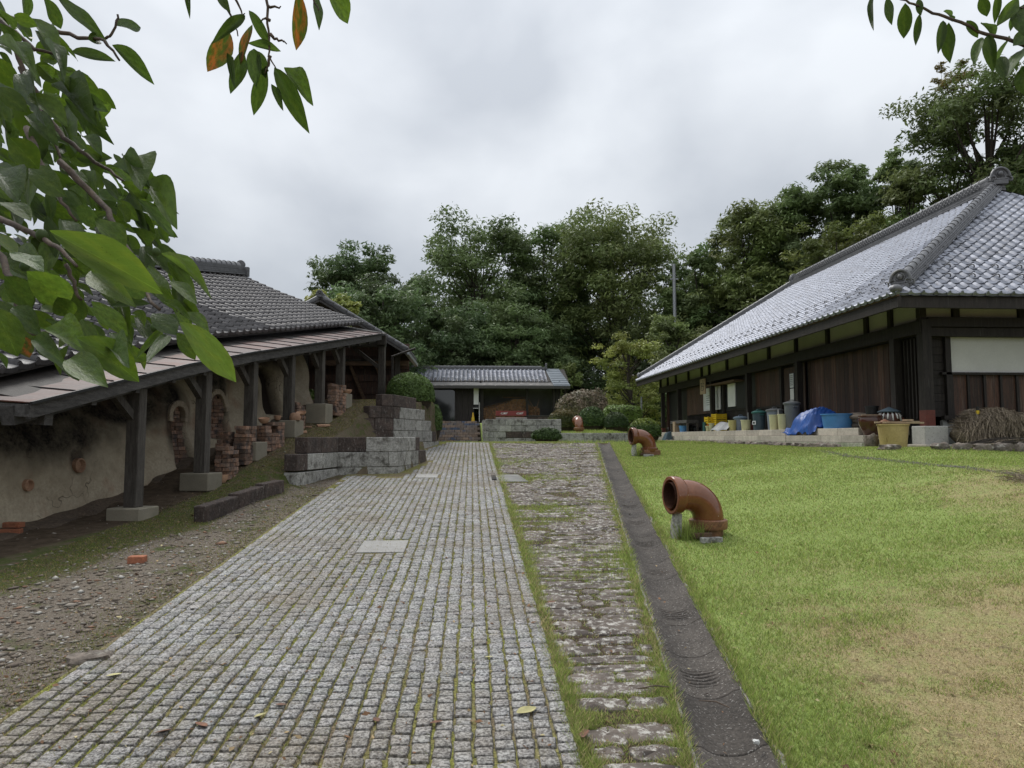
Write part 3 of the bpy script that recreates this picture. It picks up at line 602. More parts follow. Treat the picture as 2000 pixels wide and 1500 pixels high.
# steps to the yard
st = thing('steps', 'wide shallow steps of small coloured pavers leading to the back yard', 'steps', (-.7, 21.8, -.25))
NS = 9; rise = .083; trd = .5
for i in range(NS):
    y0 = 21.8 + i * trd; z1 = -.19 + (i + 1) * rise
    sl = box1('step', MT['soil'], st, (-.72, y0 + trd / 2 + .02, z1 - .10), (2.0, trd + .04, .16))
    nb = 10
    for q in range(nb):
        x0 = -1.72 + q * 1.9 / nb + .09 * (i % 2) + rng.normal(0, .003)
        MB().box((x0 + .1, y0 + .05, z1 - .035), (1.9 / nb - .012, .11, .075)).build('paver', MT['stairbrick'], sl, bevel=.005)
yw = thing('yard_wall', 'grey block wall with grass on top right of the steps', 'wall', (1.5, 22.6, -.2))
block_run(yw, (.42, 22.5), (2.85, 22.62), [(-.24 + .2 * i, 0, 2.43) for i in range(4)], .2, .45, .22, lambda i, t, n: i == 1 and t > .3)
block_run(yw, (.30, 22.0), (.32, 26.4), [(-.24 + .2 * i, .0 + .9 * max(0, i - 1), 4.4) for i in range(4)], .2, .6, .16, off=-.2)
pc = thing('planter_kerb', 'low rough stone kerb of the planter with the clipped bushes', 'kerb', (4, 22.1, -.2))
block_run(pc, (2.72, 22.15), (5.3, 22.05), [(-.22, 0, 2.6)], .34, .95, .22)
# ------------------------------------------------------------------ roof tiles
TW, TX = .265, .235
def tile_mesh(eave=False):
    px = np.array([0, .018, .042, .068, .092, .13, .175, .222, .265]); pz = np.where(px <= .092, .052 * np.sin(np.pi * px / .092), -.014 * np.sin(np.pi * (px - .092) / (TW - .092)))
    ln = TX + .03; n = len(px); lip = .06 if eave else .036
    V = np.concatenate([np.c_[px, np.full(n, ln), pz], np.c_[px, np.full(n, .012), pz + .030], np.c_[px, np.zeros(n), pz + .024], np.c_[px, np.full(n, .004), pz + .024 - lip]])
    Fq = [(r * n + i + 1, r * n + i, (r + 1) * n + i, (r + 1) * n + i + 1) for r in range(3) for i in range(n - 1)]
    if eave:   # round cap on the end of the roll
        k = len(V); a = np.linspace(0, 2 * np.pi, 8, endpoint=False); V = np.concatenate([V, np.c_[.045 + .042 * np.cos(a), np.full(8, -.012), .012 + .042 * np.sin(a)], np.c_[.045 + .042 * np.cos(a), np.full(8, .03), .012 + .042 * np.sin(a)]])
        Fq += [(k + 0, k + 1, k + 2, k + 3), (k + 0, k + 3, k + 4, k + 7), (k + 4, k + 5, k + 6, k + 7)] + [(k + i, k + 8 + i, k + 8 + (i + 1) % 8, k + (i + 1) % 8) for i in range(8)]
    return V, np.array(Fq)
TILE = {e: tile_mesh(e) for e in (False, True)}
def gather(O, ax, prof, length, nrows, inside, mirror=False, out=None, jit=.004):
    """tiles over a roof plane: O eave corner, ax unit along the eave, prof(s)->(horizontal dir offset, z) as 3-vector"""
    out = [] if out is None else out; O = np.asarray(O, float); ax = unit(ax); nc = int(length / TW)
    for j in range(nrows):
        a = prof(j * TX); b = prof(j * TX + TX); up = unit(np.asarray(b) - np.asarray(a)); X = ax if np.cross(ax, up)[2] > 0 else -ax
        Z = unit(np.cross(X, up)); M = np.stack([X, up, Z], 1)
        for i in range(nc):
            p = O + ax * (i * TW + (TW if X @ ax < 0 else 0)) + a
            cpt = O + ax * (i + .5) * TW + a + up * TX * .5
            if inside is None or inside(cpt): out.append((p + rng.normal(0, jit, 3) * .5, M @ rot('X', rng.normal(0, .004)) @ rot('Y', rng.normal(0, .003)), j == 0))
    return out
def lay(root, lst, mt, budget, name='roof_tile'):
    P = np.array([q[0] for q in lst]); sc = np.where(in_view(P, 20), proj(P)[2], 999) ; order = np.argsort(sc); pick = set(order[:budget].tolist())
    mes = {}
    for e_ in (False, True):
        mes[e_] = mesh_np(name, *TILE[e_]); mes[e_].materials.append(mt); mes[e_].polygons.foreach_set('use_smooth', np.ones(len(mes[e_].polygons), bool))
        b = bmesh.new(); b.from_mesh(mes[e_])
        for ed in b.edges:
            if len(ed.link_faces) == 2 and ed.calc_face_angle(0) > R(50): ed.smooth = False
        b.to_mesh(mes[e_]); b.free()
    VV, FF, n = [], [], 0
    for k, (p, M, e_) in enumerate(lst):
        if k in pick: inst(name, mes[e_], root, p, M)
        else: V, Fq = TILE[e_]; VV.append(V @ M.T + p); FF.append(Fq + n); n += len(V)
    if VV: link(name + '_field', mesh_np(name + '_field', np.concatenate(VV) - wloc(root), np.concatenate(FF)), mt, root, kind='stuff')
def ridge(root, A, B, w0, hgt, mt, capr=.085, layers=4, cap_len=.30, up=(0, 0, 1), name='ridge'):
    """stacked flat courses with a row of round cap tiles"""
    A = np.asarray(A, float); B = np.asarray(B, float); d = unit(B - A); Lr = np.linalg.norm(B - A); upv = unit(np.asarray(up, float) - d * (np.asarray(up) @ d)); s = np.cross(d, upv)
    base = MB(); lh = hgt / layers
    for i in range(layers):
        base.box((A + B) / 2 + upv * (lh * (i + .5)), (w0 * (1 - .10 * i) + (.02 if i % 2 else 0), Lr, lh * .78), np.stack([s, d, upv], 1))
        base.box((A + B) / 2 + upv * (lh * (i + .95)), (w0 * (.86 - .10 * i), Lr - .04, lh * .3), np.stack([s, d, upv], 1))
    o = base.build(name + '_courses', mt, root)
    prof = MB(); n = 9; V = []
    for yy, rr in ((0, 1.12), (.035, 1.12), (.036, 1.0), (cap_len + .02, .94)):
        for k in range(n): a = math.pi * k / (n - 1); V.append((rr * capr * math.cos(a), yy, rr * capr * math.sin(a)))
    Fs = [(r * n + k + 1, r * n + k, (r + 1) * n + k, (r + 1) * n + k + 1) for r in range(3) for k in range(n - 1)]; Fs.append(tuple(range(n)))
    me = MB().add(np.array(V), Fs).mesh('ridge_cap', smooth=40); me.materials.append(mt); M = np.stack([s, d, upv], 1)
    for i in range(int(Lr / cap_len)): inst('ridge_cap', me, root, A + d * (i * cap_len) + upv * hgt, M)
    return o
# ------------------------------------------------------------------ woodshed at the back
wsd = thing('woodshed', 'low tiled shed at the far end with firewood and a large dark glass door', 'shed', (1, 44.5, .85))
lst = gather((-5.4, 43.95, 3.42), (1, 0, 0), lambda s: np.array([0, .9 * s, .43 * s]), 10.3, 9, None); lay(wsd, lst, MT['tile'], 300)
MB().hexa([(-5.5, 43.9, 3.36), (6.0, 43.9, 3.36), (6.0, 46.1, 4.32), (-5.5, 46.1, 4.32), (-5.5, 43.9, 3.42), (6.0, 43.9, 3.42), (6.0, 46.1, 4.40), (-5.5, 46.1, 4.40)]).build('roof_deck', MT['dark_wood'], wsd)
MB().hexa([(-5.5, 46.1, 4.3), (6.0, 46.1, 4.3), (6.0, 49, 3.0), (-5.5, 49, 3.0), (-5.5, 46.1, 4.38), (6.0, 46.1, 4.38), (6.0, 49, 3.08), (-5.5, 49, 3.08)]).build('rear_roof', MT['galv'], wsd)
MB().hexa([(4.95, 43.0, 3.08), (5.95, 43.0, 3.08), (5.65, 46.1, 4.36), (4.75, 46.1, 4.36), (4.95, 43.0, 3.13), (5.98, 43.0, 3.13), (5.65, 46.1, 4.43), (4.75, 46.1, 4.43)]).build('sheet_metal_roof', MT['galv'], wsd)
for i in range(9): MB().bar((4.95 + .01 * i - .02 * i, 43.0 + i * .34 + .15, 3.145 + i * .1415 + .062), (5.95 - .03 * i, 43.0 + i * .34 + .15, 3.145 + i * .1415 + .062), .02, .02).build('seam', MT['galv'], wsd)
MB().hexa([(-5.5, 42.95, 3.06), (4.95, 42.95, 3.06), (4.95, 44.2, 3.40), (-5.5, 44.2, 3.40), (-5.5, 42.95, 3.11), (4.95, 42.95, 3.11), (4.95, 44.2, 3.45), (-5.5, 44.2, 3.45)]).build('pent_roof', mat('lichened_roof_sheet', (.12, .115, .11), (.085, .08, .078), 2, .6, .2, 20, stain=((.34, .31, .29), 3.5, .60, .68), fine=.3), wsd)
MB().bar((-5.5, 42.97, 2.99), (5.95, 42.97, 2.99), .10, .14).build('fascia', MT['timber_h'], wsd)
ridge(wsd, (-5.4, 46.1, 4.36), (4.75, 46.1, 4.36), .42, .16, MT['tile_edge'], .09, 2); MB().box((4.8, 46.0, 4.56), (.12, .3, .42)).build('ridge_end', MT['tile_edge'], wsd, bevel=.03)
FL = .80
for x in (.62, 3.38, 5.05, 5.25): MB().box((x, 43.7, FL + 1.1), (.16, .16, 2.4)).build('post', MT['dark_wood'], wsd)
box1('back_wall', MT['foundation'], wsd, (2.9, 46.9, 2.1), (4.9, .12, 2.8)); box1('side_wall', MT['dark_wood'], wsd, (.50, 45.3, 2.1), (.10, 3.2, 2.7)); box1('side_wall', MT['dark_wood'], wsd, (5.4, 45.3, 2.1), (.10, 3.2, 2.7))
for k in range(14):   # dark boarding round the door
    x = -4.9 + k * .36
    if -3.55 < x + .18 < -1.0: continue
    if x > .2: break
    box1('wall_board', MT['dark_wood'], wsd, (x + .18, 43.72 + .01 * (k % 2), 2.0), (.35, .06, 2.3))
box1('lintel', MT['dark_wood'], wsd, (-2.25, 43.72, 3.06), (2.9, .10, .22)); box1('floor', MT['conc'], wsd, (.3, 45.2, FL - .03), (10.4, 3.4, .1))
door = box1('glass_door', MT['glass'], wsd, (-2.02, 43.78, FL + 1.08), (1.92 , .03, 2.06))
for x in (-3.03, -1.01): box1('door_frame', MT['dark_wood'], door, (x, 43.76, FL + 1.08), (.12, .10, 2.2))
for s in (-1, 1): MB().add([(-2.02 + s * .96, 43.755, FL + 2.11), (-2.02 + s * .78, 43.755, FL + 2.11), (-2.02 + s * .96, 43.755, FL + 1.96), (-2.02 + s * .96, 43.79, FL + 2.11), (-2.02 + s * .78, 43.79, FL + 2.11), (-2.02 + s * .96, 43.79, FL + 1.96)], [(0, 1, 2), (3, 5, 4), (0, 3, 4, 1), (1, 4, 5, 2), (2, 5, 3, 0)]).build('door_corner', MT['dark_wood'], door)
box1('door_step', MT['conc'], wsd, (-1.6, 43.4, FL - .02), (4.2, .6, .08)); box1('white_panel', MT['white'], wsd, (.24, 43.62, 2.47), (.30, .05, 1.0)); box1('meter_box', MT['black'], wsd, (.28, 43.6, 1.85), (.24, .12, .14)); box1('ledge', MT['white'], wsd, (.22, 43.56, 1.74), (.34, .12, .04)); MB().tube([(.44, 43.6, FL), (.44, 43.6, 2.1)], .03, 8).build('downpipe', MT['white'], wsd)
for (a, b) in (((3.45, 43.75, 2.35), (4.2, 43.9, 1.15)), ((4.15, 43.85, 2.3), (3.75, 43.8, 1.1))): MB().tube([a, b], .028, 6).build('brace_pole', MT['plank'], wsd)
# firewood, stacked ends to the front
wp = thing('firewood_stack', 'tall stack of split firewood in the far shed behind the red bench', 'firewood', (2, 44.6, FL))
cand = []
zr = FL + .06; r_ = 0
while zr < 2.6:
    for q in range(40):
        x = .72 + (q + .5 * (r_ % 2)) * .088
        if x > 4.3: break
        top = np.interp(x, [.7, 2.2, 2.6, 3.3, 3.45, 3.5, 4.3], [1.78, 2.15, 2.36, 2.36, 2.3, 1.95, 1.8])
        if zr < top and not (x > 4.0 and zr < 1.2): cand.append((x + rng.normal(0, .008), zr + rng.normal(0, .006), rng.uniform(.034, .047)))
    zr += .076; r_ += 1
lgm = []
for k in range(6):
    n = rng.integers(4, 7); a = np.sort(rng.uniform(0, 6.28, n)); a = np.linspace(0, 6.28, n, endpoint=False) + rng.normal(0, .25, n); V = np.concatenate([np.c_[np.cos(a), np.full(n, 0.), np.sin(a)], np.c_[np.cos(a), np.full(n, 1.), np.sin(a)]])
    lgm.append((V, [tuple(range(n))[::-1], tuple(range(n, 2 * n))] + [(i, (i + 1) % n, n + (i + 1) % n, n + i) for i in range(n)]))
mes = []
for V, Fs in lgm: me = MB().add(V, Fs).mesh('log'); me.materials.append(MT['log']); mes.append(me)
rest = MB()
for k, (x, z, r) in enumerate(cand):
    ys_ = 44.2 + rng.uniform(-.05, .06); q = k % 6
    if k % max(1, len(cand) // 295) == 0 and sum(1 for c in wp.children) < 300: inst('log', mes[q], wp, (x, ys_, z), None, (r, .45, r))
    else: rest.add(lgm[q][0] * np.array([r, .45, r]) + np.array([x, ys_, z]), lgm[q][1])
rest.build('log_pile', MT['log'], wp, kind='stuff')
MB().bar((.7, 44.15, 1.82), (2.4, 44.15, 2.24), .12, .05).build('cover_plank', MT['plank'], wp); MB().bar((1.9, 44.25, 2.46), (3.35, 44.25, 2.42), .2, .05).build('cover_plank', MT['plank'], wp)
# bench with a red advertising back, low wall, cone
bn = thing('bench', 'red bench with white lettering on its back in front of the firewood', 'bench', (2.4, 43.1, .80))
bk = box1('backrest', MT['benchred'], bn, (2.35, 43.1, 1.42), (1.86, .05, .30)); box1('seat', MT['benchred'], bn, (2.35, 42.85, 1.13), (1.86, .42, .05), bevel=.01); box1('trim', MT['white'], bn, (2.35, 42.63, 1.12), (1.88, .02, .04))
for x in (1.55, 3.15): box1('leg', MT['metal'], bn, (x, 42.88, .96), (.06, .36, .32))
for bx_ in (1.95, 2.9):    # loose flowing white script, as in the photograph
    for dx, dz, a, l in ((-.17, .0, .5, .14), (-.08, .02, -.2, .12), (0, 0, .9, .12), (.06, -.01, .4, .12), (.13, .01, -.5, .12), (-.02, -.055, .05, .34), (.17, .03, 1.1, .09)):
        MB().box((bx_ + dx, 43.067, 1.43 + dz), (l, .006, .028), rot('Y', -a)).build('lettering', MT['white'], bk)
lw = thing('low_wall', 'short dark low wall beside the bench under the far shed roof', 'wall', (4.2, 43.0, .8))
block_run(lw, (3.2, 43.2), (5.2, 43.2), [(.80, 0, 2.0), (1.02, 0, 2.0)], .22, .5, .16, lambda i, t, n: True); box1('coping', MT['timber_h'], lw, (4.2, 43.28, 1.27), (2.1, .22, .05))
cn = thing('traffic_cone', 'yellow traffic cone at the top of the steps by the glass door', 'cone', (.05, 43.3, .79))
MB().lathe([(.175, .0), (.175, .04), (.13, .05), (.035, .66), (.03, .68)], (.05, 43.2, .79), 16).build('cone_body', MT['conek'], cn, smooth=40); MB().lathe([(.105, .24), (.083, .38)], (.05, 43.2, .79), 16, cap=False).build('band', MT['yelpaint'], cn)
# ------------------------------------------------------------------ long house on the right
def gp(u, v, off=0):
    """where the sight line through a photo point meets the ground"""
    d = unit(ray(u, v)); t = 1.0
    for _ in range(900):
        p = d * t
        if p[2] < float(G(p[0], p[1], False)) + off: break
        t += .04
    return d * t
HX0, HX1, HY0, HY1, HZ = 8.33, 20.75, 13.43, 35.9, 2.83
RX, RY0, RY1, RZ = 14.54, 18.55, 30.8, 6.86
hs = thing('long_house', 'long dark timber farmhouse with silvery tiled hip roof on the right', 'house', (14, 24, -.2))
lu = unit([RX - HX0, 0, RZ - HZ]); eu = unit([0, RY0 - HY0, RZ - HZ])
lst = gather((HX0, HY0, HZ), (0, 1, 0), lambda s: lu * s, HY1 - HY0, 31, lambda p: HY0 + (RY0 - HY0) * (p[0] - HX0) / (RX - HX0) < p[1] < HY1 - (HY1 - RY1) * (p[0] - HX0) / (RX - HX0))
lst = gather((HX0, HY0, HZ), (1, 0, 0), lambda s: eu * s, HX1 - HX0, 27, lambda p: HX0 + (RX - HX0) * (p[1] - HY0) / (RY0 - HY0) < p[0] < HX1 - (HX1 - RX) * (p[1] - HY0) / (RY0 - HY0), out=lst)
lay(hs, lst, MT['tile'], 300)
c4 = [(HX0, HY0, HZ), (HX1, HY0, HZ), (HX1, HY1, HZ), (HX0, HY1, HZ)]; rr = [(RX, RY0, RZ), (RX, RY1, RZ)]
MB().add(np.array(c4 + rr) + np.array([0, 0, -.035]), [(0, 4, 5, 3), (0, 1, 4), (1, 2, 5, 4), (2, 3, 5)]).build('roof_deck', MT['tile_edge'], hs)
MB().add(np.array(c4 + rr) * np.array([1, 1, 1]) + np.array([0, 0, .03]), [(1, 2, 5, 4), (2, 3, 5)]).build('rear_roof', MT['tile'], hs)
ridge(hs, (RX, RY0 - .1, RZ - .05), (RX, RY1, RZ - .05), .42, .42, MT['tile_edge'], .09, 6, .32)
rb = MB()   # pierced band of rings along the ridge
for k in range(int((RY1 - RY0 - 1) / .15)):
    a = np.linspace(0, 2 * np.pi, 10); yy = RY0 + .4 + k * .15
    for dz in (.0, .075): rb.tube([(RX - .215, yy + .07 * math.cos(q) + (.075 if dz else 0), RZ + .19 + dz + .055 * math.sin(q)) for q in a], .012, 4, False)
rb.build('ridge_lattice', MT['tile_edge'], hs, smooth=True)
for (A, B) in (((HX0 + .34, HY0 + .28, HZ + .18), (RX, RY0, RZ - .02)), ((HX0 + .2, HY1 - .16, HZ + .1), (RX, RY1, RZ - .02))):
    ridge(hs, A, B, .30, .20, MT['tile_edge'], .082, 5, .28, name='hip_ridge')
def ornament(root, C, fwd, s, name):
    """ridge-end tile: arched plaque with a central boss and curling scrolls"""
    f = unit(fwd); M = np.stack([unit(np.cross(f, [0, 0, 1])), f, [0, 0, 1]], 1); C = np.asarray(C, float); W = lambda p: C + M @ (np.asarray(p, float) * s)
    b = MB(); a = np.linspace(0, math.pi, 12); rim = [(.52 * math.cos(q), 0, .10 + .58 * math.sin(q)) for q in a]
    b.add([W((x, y, z)) for y in (-.10, .10) for (x, _, z) in [(.55, 0, -.1)] + rim + [(-.55, 0, -.1)]], [tuple(range(14)), tuple(range(27, 13, -1))] + [(i, 14 + i, 14 + (i + 1) % 14, (i + 1) % 14) for i in range(14)])
    b.tube([W((p[0], .14, p[2])) for p in rim], .085 * s, 7)
    for sg in (-1, 1):
        q = np.linspace(0, 4.8, 14); b.tube([W((sg * (.36 + .20 * (1 - k / 6) * math.cos(k)), .14, .02 + .20 * (1 - k / 6) * math.sin(k))) for k in q], .055 * s, 6)
        b.tube([W((sg * .50, .02, -.1)), W((sg * .66, .02, -.12)), W((sg * .68, .02, .06)), W((sg * .58, .02, .1))], .06 * s, 6)
    b.ell(W((0, .14, .30)), (.17 * s, .17 * s, .19 * s), 10, 7); b.tube([W((.23 * math.cos(q), .15, .30 + .23 * math.sin(q))) for q in np.linspace(0, 2 * math.pi, 14)], .03 * s, 5)
    b.box(W((0, .05, -.22)), (.8 * s, .3 * s, .26 * s), M); b.box(W((0, .1, -.02)), (.5 * s, .2 * s, .1 * s), M)
    return b.build(name, MT['tile_edge'], root, smooth=45)
ornament(hs, (RX - .05, RY0 - .22, RZ + .22), (-.3, -1, 0), .44, 'ridge_end_tile'); ornament(hs, (RX, RY1 + .1, RZ + .2), (0, 1, 0), .4, 'ridge_end_tile')
ornament(hs, (HX0 + .30, HY0 + .25, HZ + .27), (-.77, -.64, 0), .36, 'hip_end_tile'); ornament(hs, (HX0 + .2, HY1 - .2, HZ + .22), (-.77, .64, 0), .30, 'hip_end_tile')
MB().ell((HX0 + .06, HY0 + .05, HZ + .10), (.12, .12, .09)).build('corner_tile', MT['tile_edge'], hs, smooth=True)
gme_ = MB(); gme_.tube([(.07 * math.cos(a), 0, .075 * math.sin(a)) for a in np.linspace(0, math.pi, 9)], .013, 5); sgm = gme_.mesh('snow_guard', smooth=True); sgm.materials.append(MT['tile_edge'])
ln_ = unit(np.cross([0, -1, 0], lu)); ln_ = ln_ if ln_[2] > 0 else -ln_
for row, off in ((3, 0), (5, 1)):
    for i in range(2 + off, 82, 2):
        p = np.array([HX0, HY0 + i * TW + .17, HZ]) + lu * (row * TX + .05) + ln_ * .02
        if row * TX * lu[0] / (RX - HX0) * 5.1 + .4 < i * TW < HY1 - HY0 - 1.0: inst('snow_guard', sgm, hs, p, np.stack([[0, 1, 0], lu, ln_], 1))
en_ = unit(np.cross([1, 0, 0], eu))
for row, off in ((3, 0), (5, 1)):
    for i in range(5 + off, 44, 2): inst('snow_guard', sgm, hs, np.array([HX0 + i * TW + .17, HY0, HZ]) + eu * (row * TX + .05) + en_ * .02, np.stack([[1, 0, 0], eu, en_], 1))
# eaves
MB().bar((HX0 + .10, HY0 + .02, HZ - .155), (HX0 + .10, HY1 - .02, HZ - .155), .07, .23).build('fascia', MT['dark_wood'], hs); MB().bar((HX0 + .14, HY0 + .10, HZ - .155), (HX1 - .1, HY0 + .10, HZ - .155), .07, .23).build('fascia', MT['dark_wood'], hs)
MB().bar((HX0 + .07, HY0 + .0, HZ - .035), (HX0 + .07, HY1, HZ - .035), .05, .04).build('eave_batten', MT['plank'], hs)
sf_ = .25
MB().add([(HX0 + .14, HY0 + .14, HZ - .22), (HX0 + .14, HY1 - .14, HZ - .22), (9.5, HY1 - 1, HZ + .05), (9.5, 14.35, HZ + .05), (HX1 - .14, HY0 + .14, HZ - .22), (HX1 - 1, 14.35, HZ + .05)], [(0, 1, 2, 3), (0, 3, 5, 4)]).build('soffit', MT['dark_wood'], hs)
WX = 9.42
def Yu(u, X=WX): return float(atX(u, 800, X)[1])
FZ0, FZ1 = 2.44, 2.86
struts = [1292, 1306, 1322, 1347, 1373, 1388, 1423, 1460, 1506, 1560, 1623, 1700, 1748]
ysr = sorted([Yu(u) for u in struts] + [14.30])
for a, b in zip(ysr[:-1], ysr[1:]): box1('frieze_panel', MT['plaster'], hs, (WX + .03, (a + b) / 2, (FZ0 + FZ1) / 2), (.04, b - a - .10, FZ1 - FZ0))
for y in ysr: box1('strut', MT['dark_wood'], hs, (WX, y, (FZ0 + FZ1) / 2), (.13, .13, FZ1 - FZ0 - .004))
xs_ = [WX, 10.15, 11.6, 13.0, 14.4, 16]
box1('lintel_beam', MT['dark_wood'], hs, (WX, (ysr[0] + ysr[-1]) / 2, 2.30), (.18, ysr[-1] - 14.1, .28)); box1('lintel_beam', MT['dark_wood'], hs, (12.9, 14.30, 2.40), (6.8, .20, .20)); box1('lintel_beam', MT['dark_wood'], hs, (12.9, 14.36, 2.20), (6.6, .16, .18))
for a, b in zip(xs_[:-1], xs_[1:]): box1('frieze_panel', MT['plaster'], hs, ((a + b) / 2, 14.33, 2.68), (b - a - .12, .04, .35))
for x in xs_: box1('strut', MT['dark_wood'], hs, (x, 14.30, 2.67), (.14, .14, .34))
PZ = .20
pil = [1295, 1327, 1392, 1463, 1562, 1753]
for u in pil:
    y = Yu(u); box1('pillar', MT['dark_wood'], hs, (WX, y, 1.33), (.17, .17, 1.70)); box1('pillar_shoe', MT['red_metal'], hs, (WX, y, .31), (.178, .178, .22))
box1('pillar', MT['dark_wood'], hs, (WX + .03, 14.28, 1.50), (.20, .20, 1.9)); box1('pillar_shoe', MT['red_metal'], hs, (WX + .03, 14.28, .38), (.208, .208, .34)); box1('pillar_footing', MT['conc_spot'], hs, (WX + .03, 14.22, .02), (.50, .45, .40), bevel=.015)
box1('footing_pad', MT['oya'], hs, (WX + .02, 14.05, -.19), (.85, .7, .07), bevel=.02)
# long wall
WW = 9.66
y = 15.45
while y < 19.85:
    wd = rng.uniform(.19, .27); box1('wall_board', MT['board'], hs, (WW + rng.uniform(0, .012), y + wd / 2, 1.17), (.03, wd - .008, 1.98)); y += wd
box1('wall_core', MT['black'], hs, (WW + .3, 25, 1.3), (.5, 19.2, 2.2))
for k in range(7): box1('window_bar', MT['dark_wood'], hs, (WW - .1, 14.5 + k * .125, 1.25), (.05, .045, 1.75))
box1('wall_board', MT['dark_wood'], hs, (WW + .02, 14.9, 1.2), (.03, .95, 2.0))
def slats(y0, y1, X, z0, z1, st=.115):
    y = y0
    while y < y1: box1('slat', MT['dark_wood'], hs, (X, y, (z0 + z1) / 2), (.035, .05, z1 - z0)); y += st
ya, yb = Yu(1562), Yu(1463)
slats(21.7, yb - .15, WW - .02, .25, .92); box1('sill', MT['dark_wood'], hs, (WW - .02, (21.6 + yb) / 2, .96), (.07, yb - 21.6, .06))
y = 21.7
while y < yb - .1: box1('wall_board', MT['board'], hs, (WW, y + .2, 1.58), (.03, .39, 1.16)); y += .4
dr = box1('door', MT['board'], hs, (WW - .03, 20.85, 1.15), (.05, 1.0, 1.9)); box1('door_glass', MT['glass'], dr, (WW - .062, 20.8, 1.35), (.012, .32, 1.1)); box1('notice_paper', MT['paper'], dr, (WW - .072, 20.8, 1.68), (.006, .24, .42)); box1('notice_paper', MT['white'], dr, (WW - .072, 20.8, 1.24), (.006, .24, .40)); MB().lathe([(.02, 0), (.02, .05)], (WW - .1, 21.2, .95), 8, rot('Y', R(90))).build('handle', MT['metal'], dr)
for k in range(6): box1('text_line', MT['ink'], dr, (WW - .078, 20.8, 1.83 - k * .055), (.004, .17, .012))
box1('door_post', MT['dark_wood'], hs, (WW - .06, 21.5, 1.2), (.12, .14, 2.0)); box1('wall_board', MT['board'], hs, (WW, 20.2, 1.17), (.03, .28, 1.98))
yc = Yu(1392)
slats(yb + .15, yc - .3, WW + .06, .25, .95); box1('sill', MT['dark_wood'], hs, (WW + .05, (yb + yc) / 2, 1.0), (.08, yc - yb - .3, .06))
y = yb + .12
while y < yc - .3: box1('wall_board', MT['board'], hs, (WW + .1, y + .2, 1.6), (.03, .39, 1.16)); y += .4
nb_ = box1('notice_board', MT['white'], hs, (WW - .02, 28.1, 1.52), (.04, 2.0, .92)); 
for yy, ww_, hh in ((27.65, .7, .66), (28.5, .62, .7)): box1('poster', MT['paper'], nb_, (WW - .043, yy, 1.47), (.006, ww_, hh))
for k in range(5): box1('poster_line', MT['greyp'], nb_, (WW - .050, 28.5, 1.66 - .09 * k), (.004, .4, .02))
box1('white_panel', MT['white'], hs, (WW + .02, 26.0, 1.55), (.04, .75, .86)); box1('panel_post', MT['dark_wood'], hs, (WW - .02, 26.75, 1.5), (.08, .10, 1.2))
box1('canopy', MT['plank'], hs, (WW - .1, 26.6, 2.02), (.5, 3.6, .05))
yd = Yu(1330); y = yc + .1
while y < yd - .2: box1('wall_board', MT['board'], hs, (WW, y + .22, 1.55), (.03, .43, 1.2)); y += .44
slats(yc + .1, yd - .2, WW - .02, .25, .92, .16)
sg = box1('signboard', MT['wood_sign'], hs, (WX - .13, Yu(1380), 2.02), (.05, .62, .62), bevel=.01)
for k, (dy, dz, ly, lz) in enumerate([(.12, .12, .2, .025), (.12, .05, .03, .2), (.05, .02, .14, .02), (-.1, .14, .03, .24), (-.14, .1, .16, .022), (-.1, .0, .2, .02), (.12, -.09, .2, .022), (-.16, -.08, .03, .14), (.02, -.16, .3, .02)]): box1('lettering', MT['ink'], sg, (WX - .158, Yu(1380) + dy, 2.02 + dz), (.006, ly, lz))
# end wall
for k in range(11): box1('siding_board', MT['dark_wood'], hs, (9.79, 14.50 + .006 * (k % 2), .50 + k * .165), (.46, .025, .158))
box1('post', MT['dark_wood'], hs, (10.05, 14.46, 1.3), (.12, .12, 2.0))
box1('end_plaster', MT['plaster_white'], hs, (12.9, 14.49, 1.85), (5.58, .04, 1.02)); box1('sill', MT['dark_wood'], hs, (13.0, 14.45, 1.335), (6.2, .10, .05))
for k in range(16):
    x = 10.14 + k * .36; box1('panel_board', MT['board'], hs, (x + .18, 14.50, .87), (.35, .02, .90)); box1('batten', MT['dark_wood'], hs, (x, 14.47, .87), (.05, .05, .90))
box1('sill', MT['dark_wood'], hs, (13.0, 14.45, .40), (6.2, .12, .09)); fd = box1('foundation', MT['foundation'], hs, (13.1, 14.50, .07), (6.4, .10, .56))
box1('vent', MT['black'], fd, (11.15, 14.445, .10), (.30, .03, .16));
for k in range(6): box1('vent_bar', MT['metal'], fd, (11.04 + k * .045, 14.428, .10), (.008, .012, .15))
box1('rear_wall', MT['plaster'], hs, (19.6, 25, 1.3), (.1, 20.5, 3.0)); box1('far_wall', MT['board'], hs, (14.6, 34.6, 1.3), (10, .1, 3.0)); box1('end_core', MT['dark_wood'], hs, (14.6, 14.7, 1.7), (9.6, .1, 2.4)); box1('foundation', MT['foundation'], hs, (9.85, 15.0, -.05), (.12, 1.0, .5)); box1('foundation', MT['foundation'], hs, (9.8, 14.62, -.05), (.3, .12, .5))
# stone platform
pf = thing('stone_platform', 'long tuff stone step running along the front of the dark farmhouse', 'platform', (8.7, 24, -.2))
for nm, x0, x1, z0, z1, mt_, ys0 in (('top_stone', 8.56, 9.75, .03, .20, 'oya', 15.35), ('step_stone', 8.38, 8.9, -.13, .03, 'oya', 14.85), ('base_stone', 8.29, 8.8, -.40, -.13, 'oya_green', 14.75)):
    y = ys0
    while y < 35:
        l = .92 * rng.uniform(.95, 1.05); box1(nm, MT[mt_], pf, ((x0 + x1) / 2 + rng.normal(0, .003), y + l / 2, (z0 + z1) / 2), (x1 - x0, l - .006, z1 - z0 - .004), bevel=.008); y += l
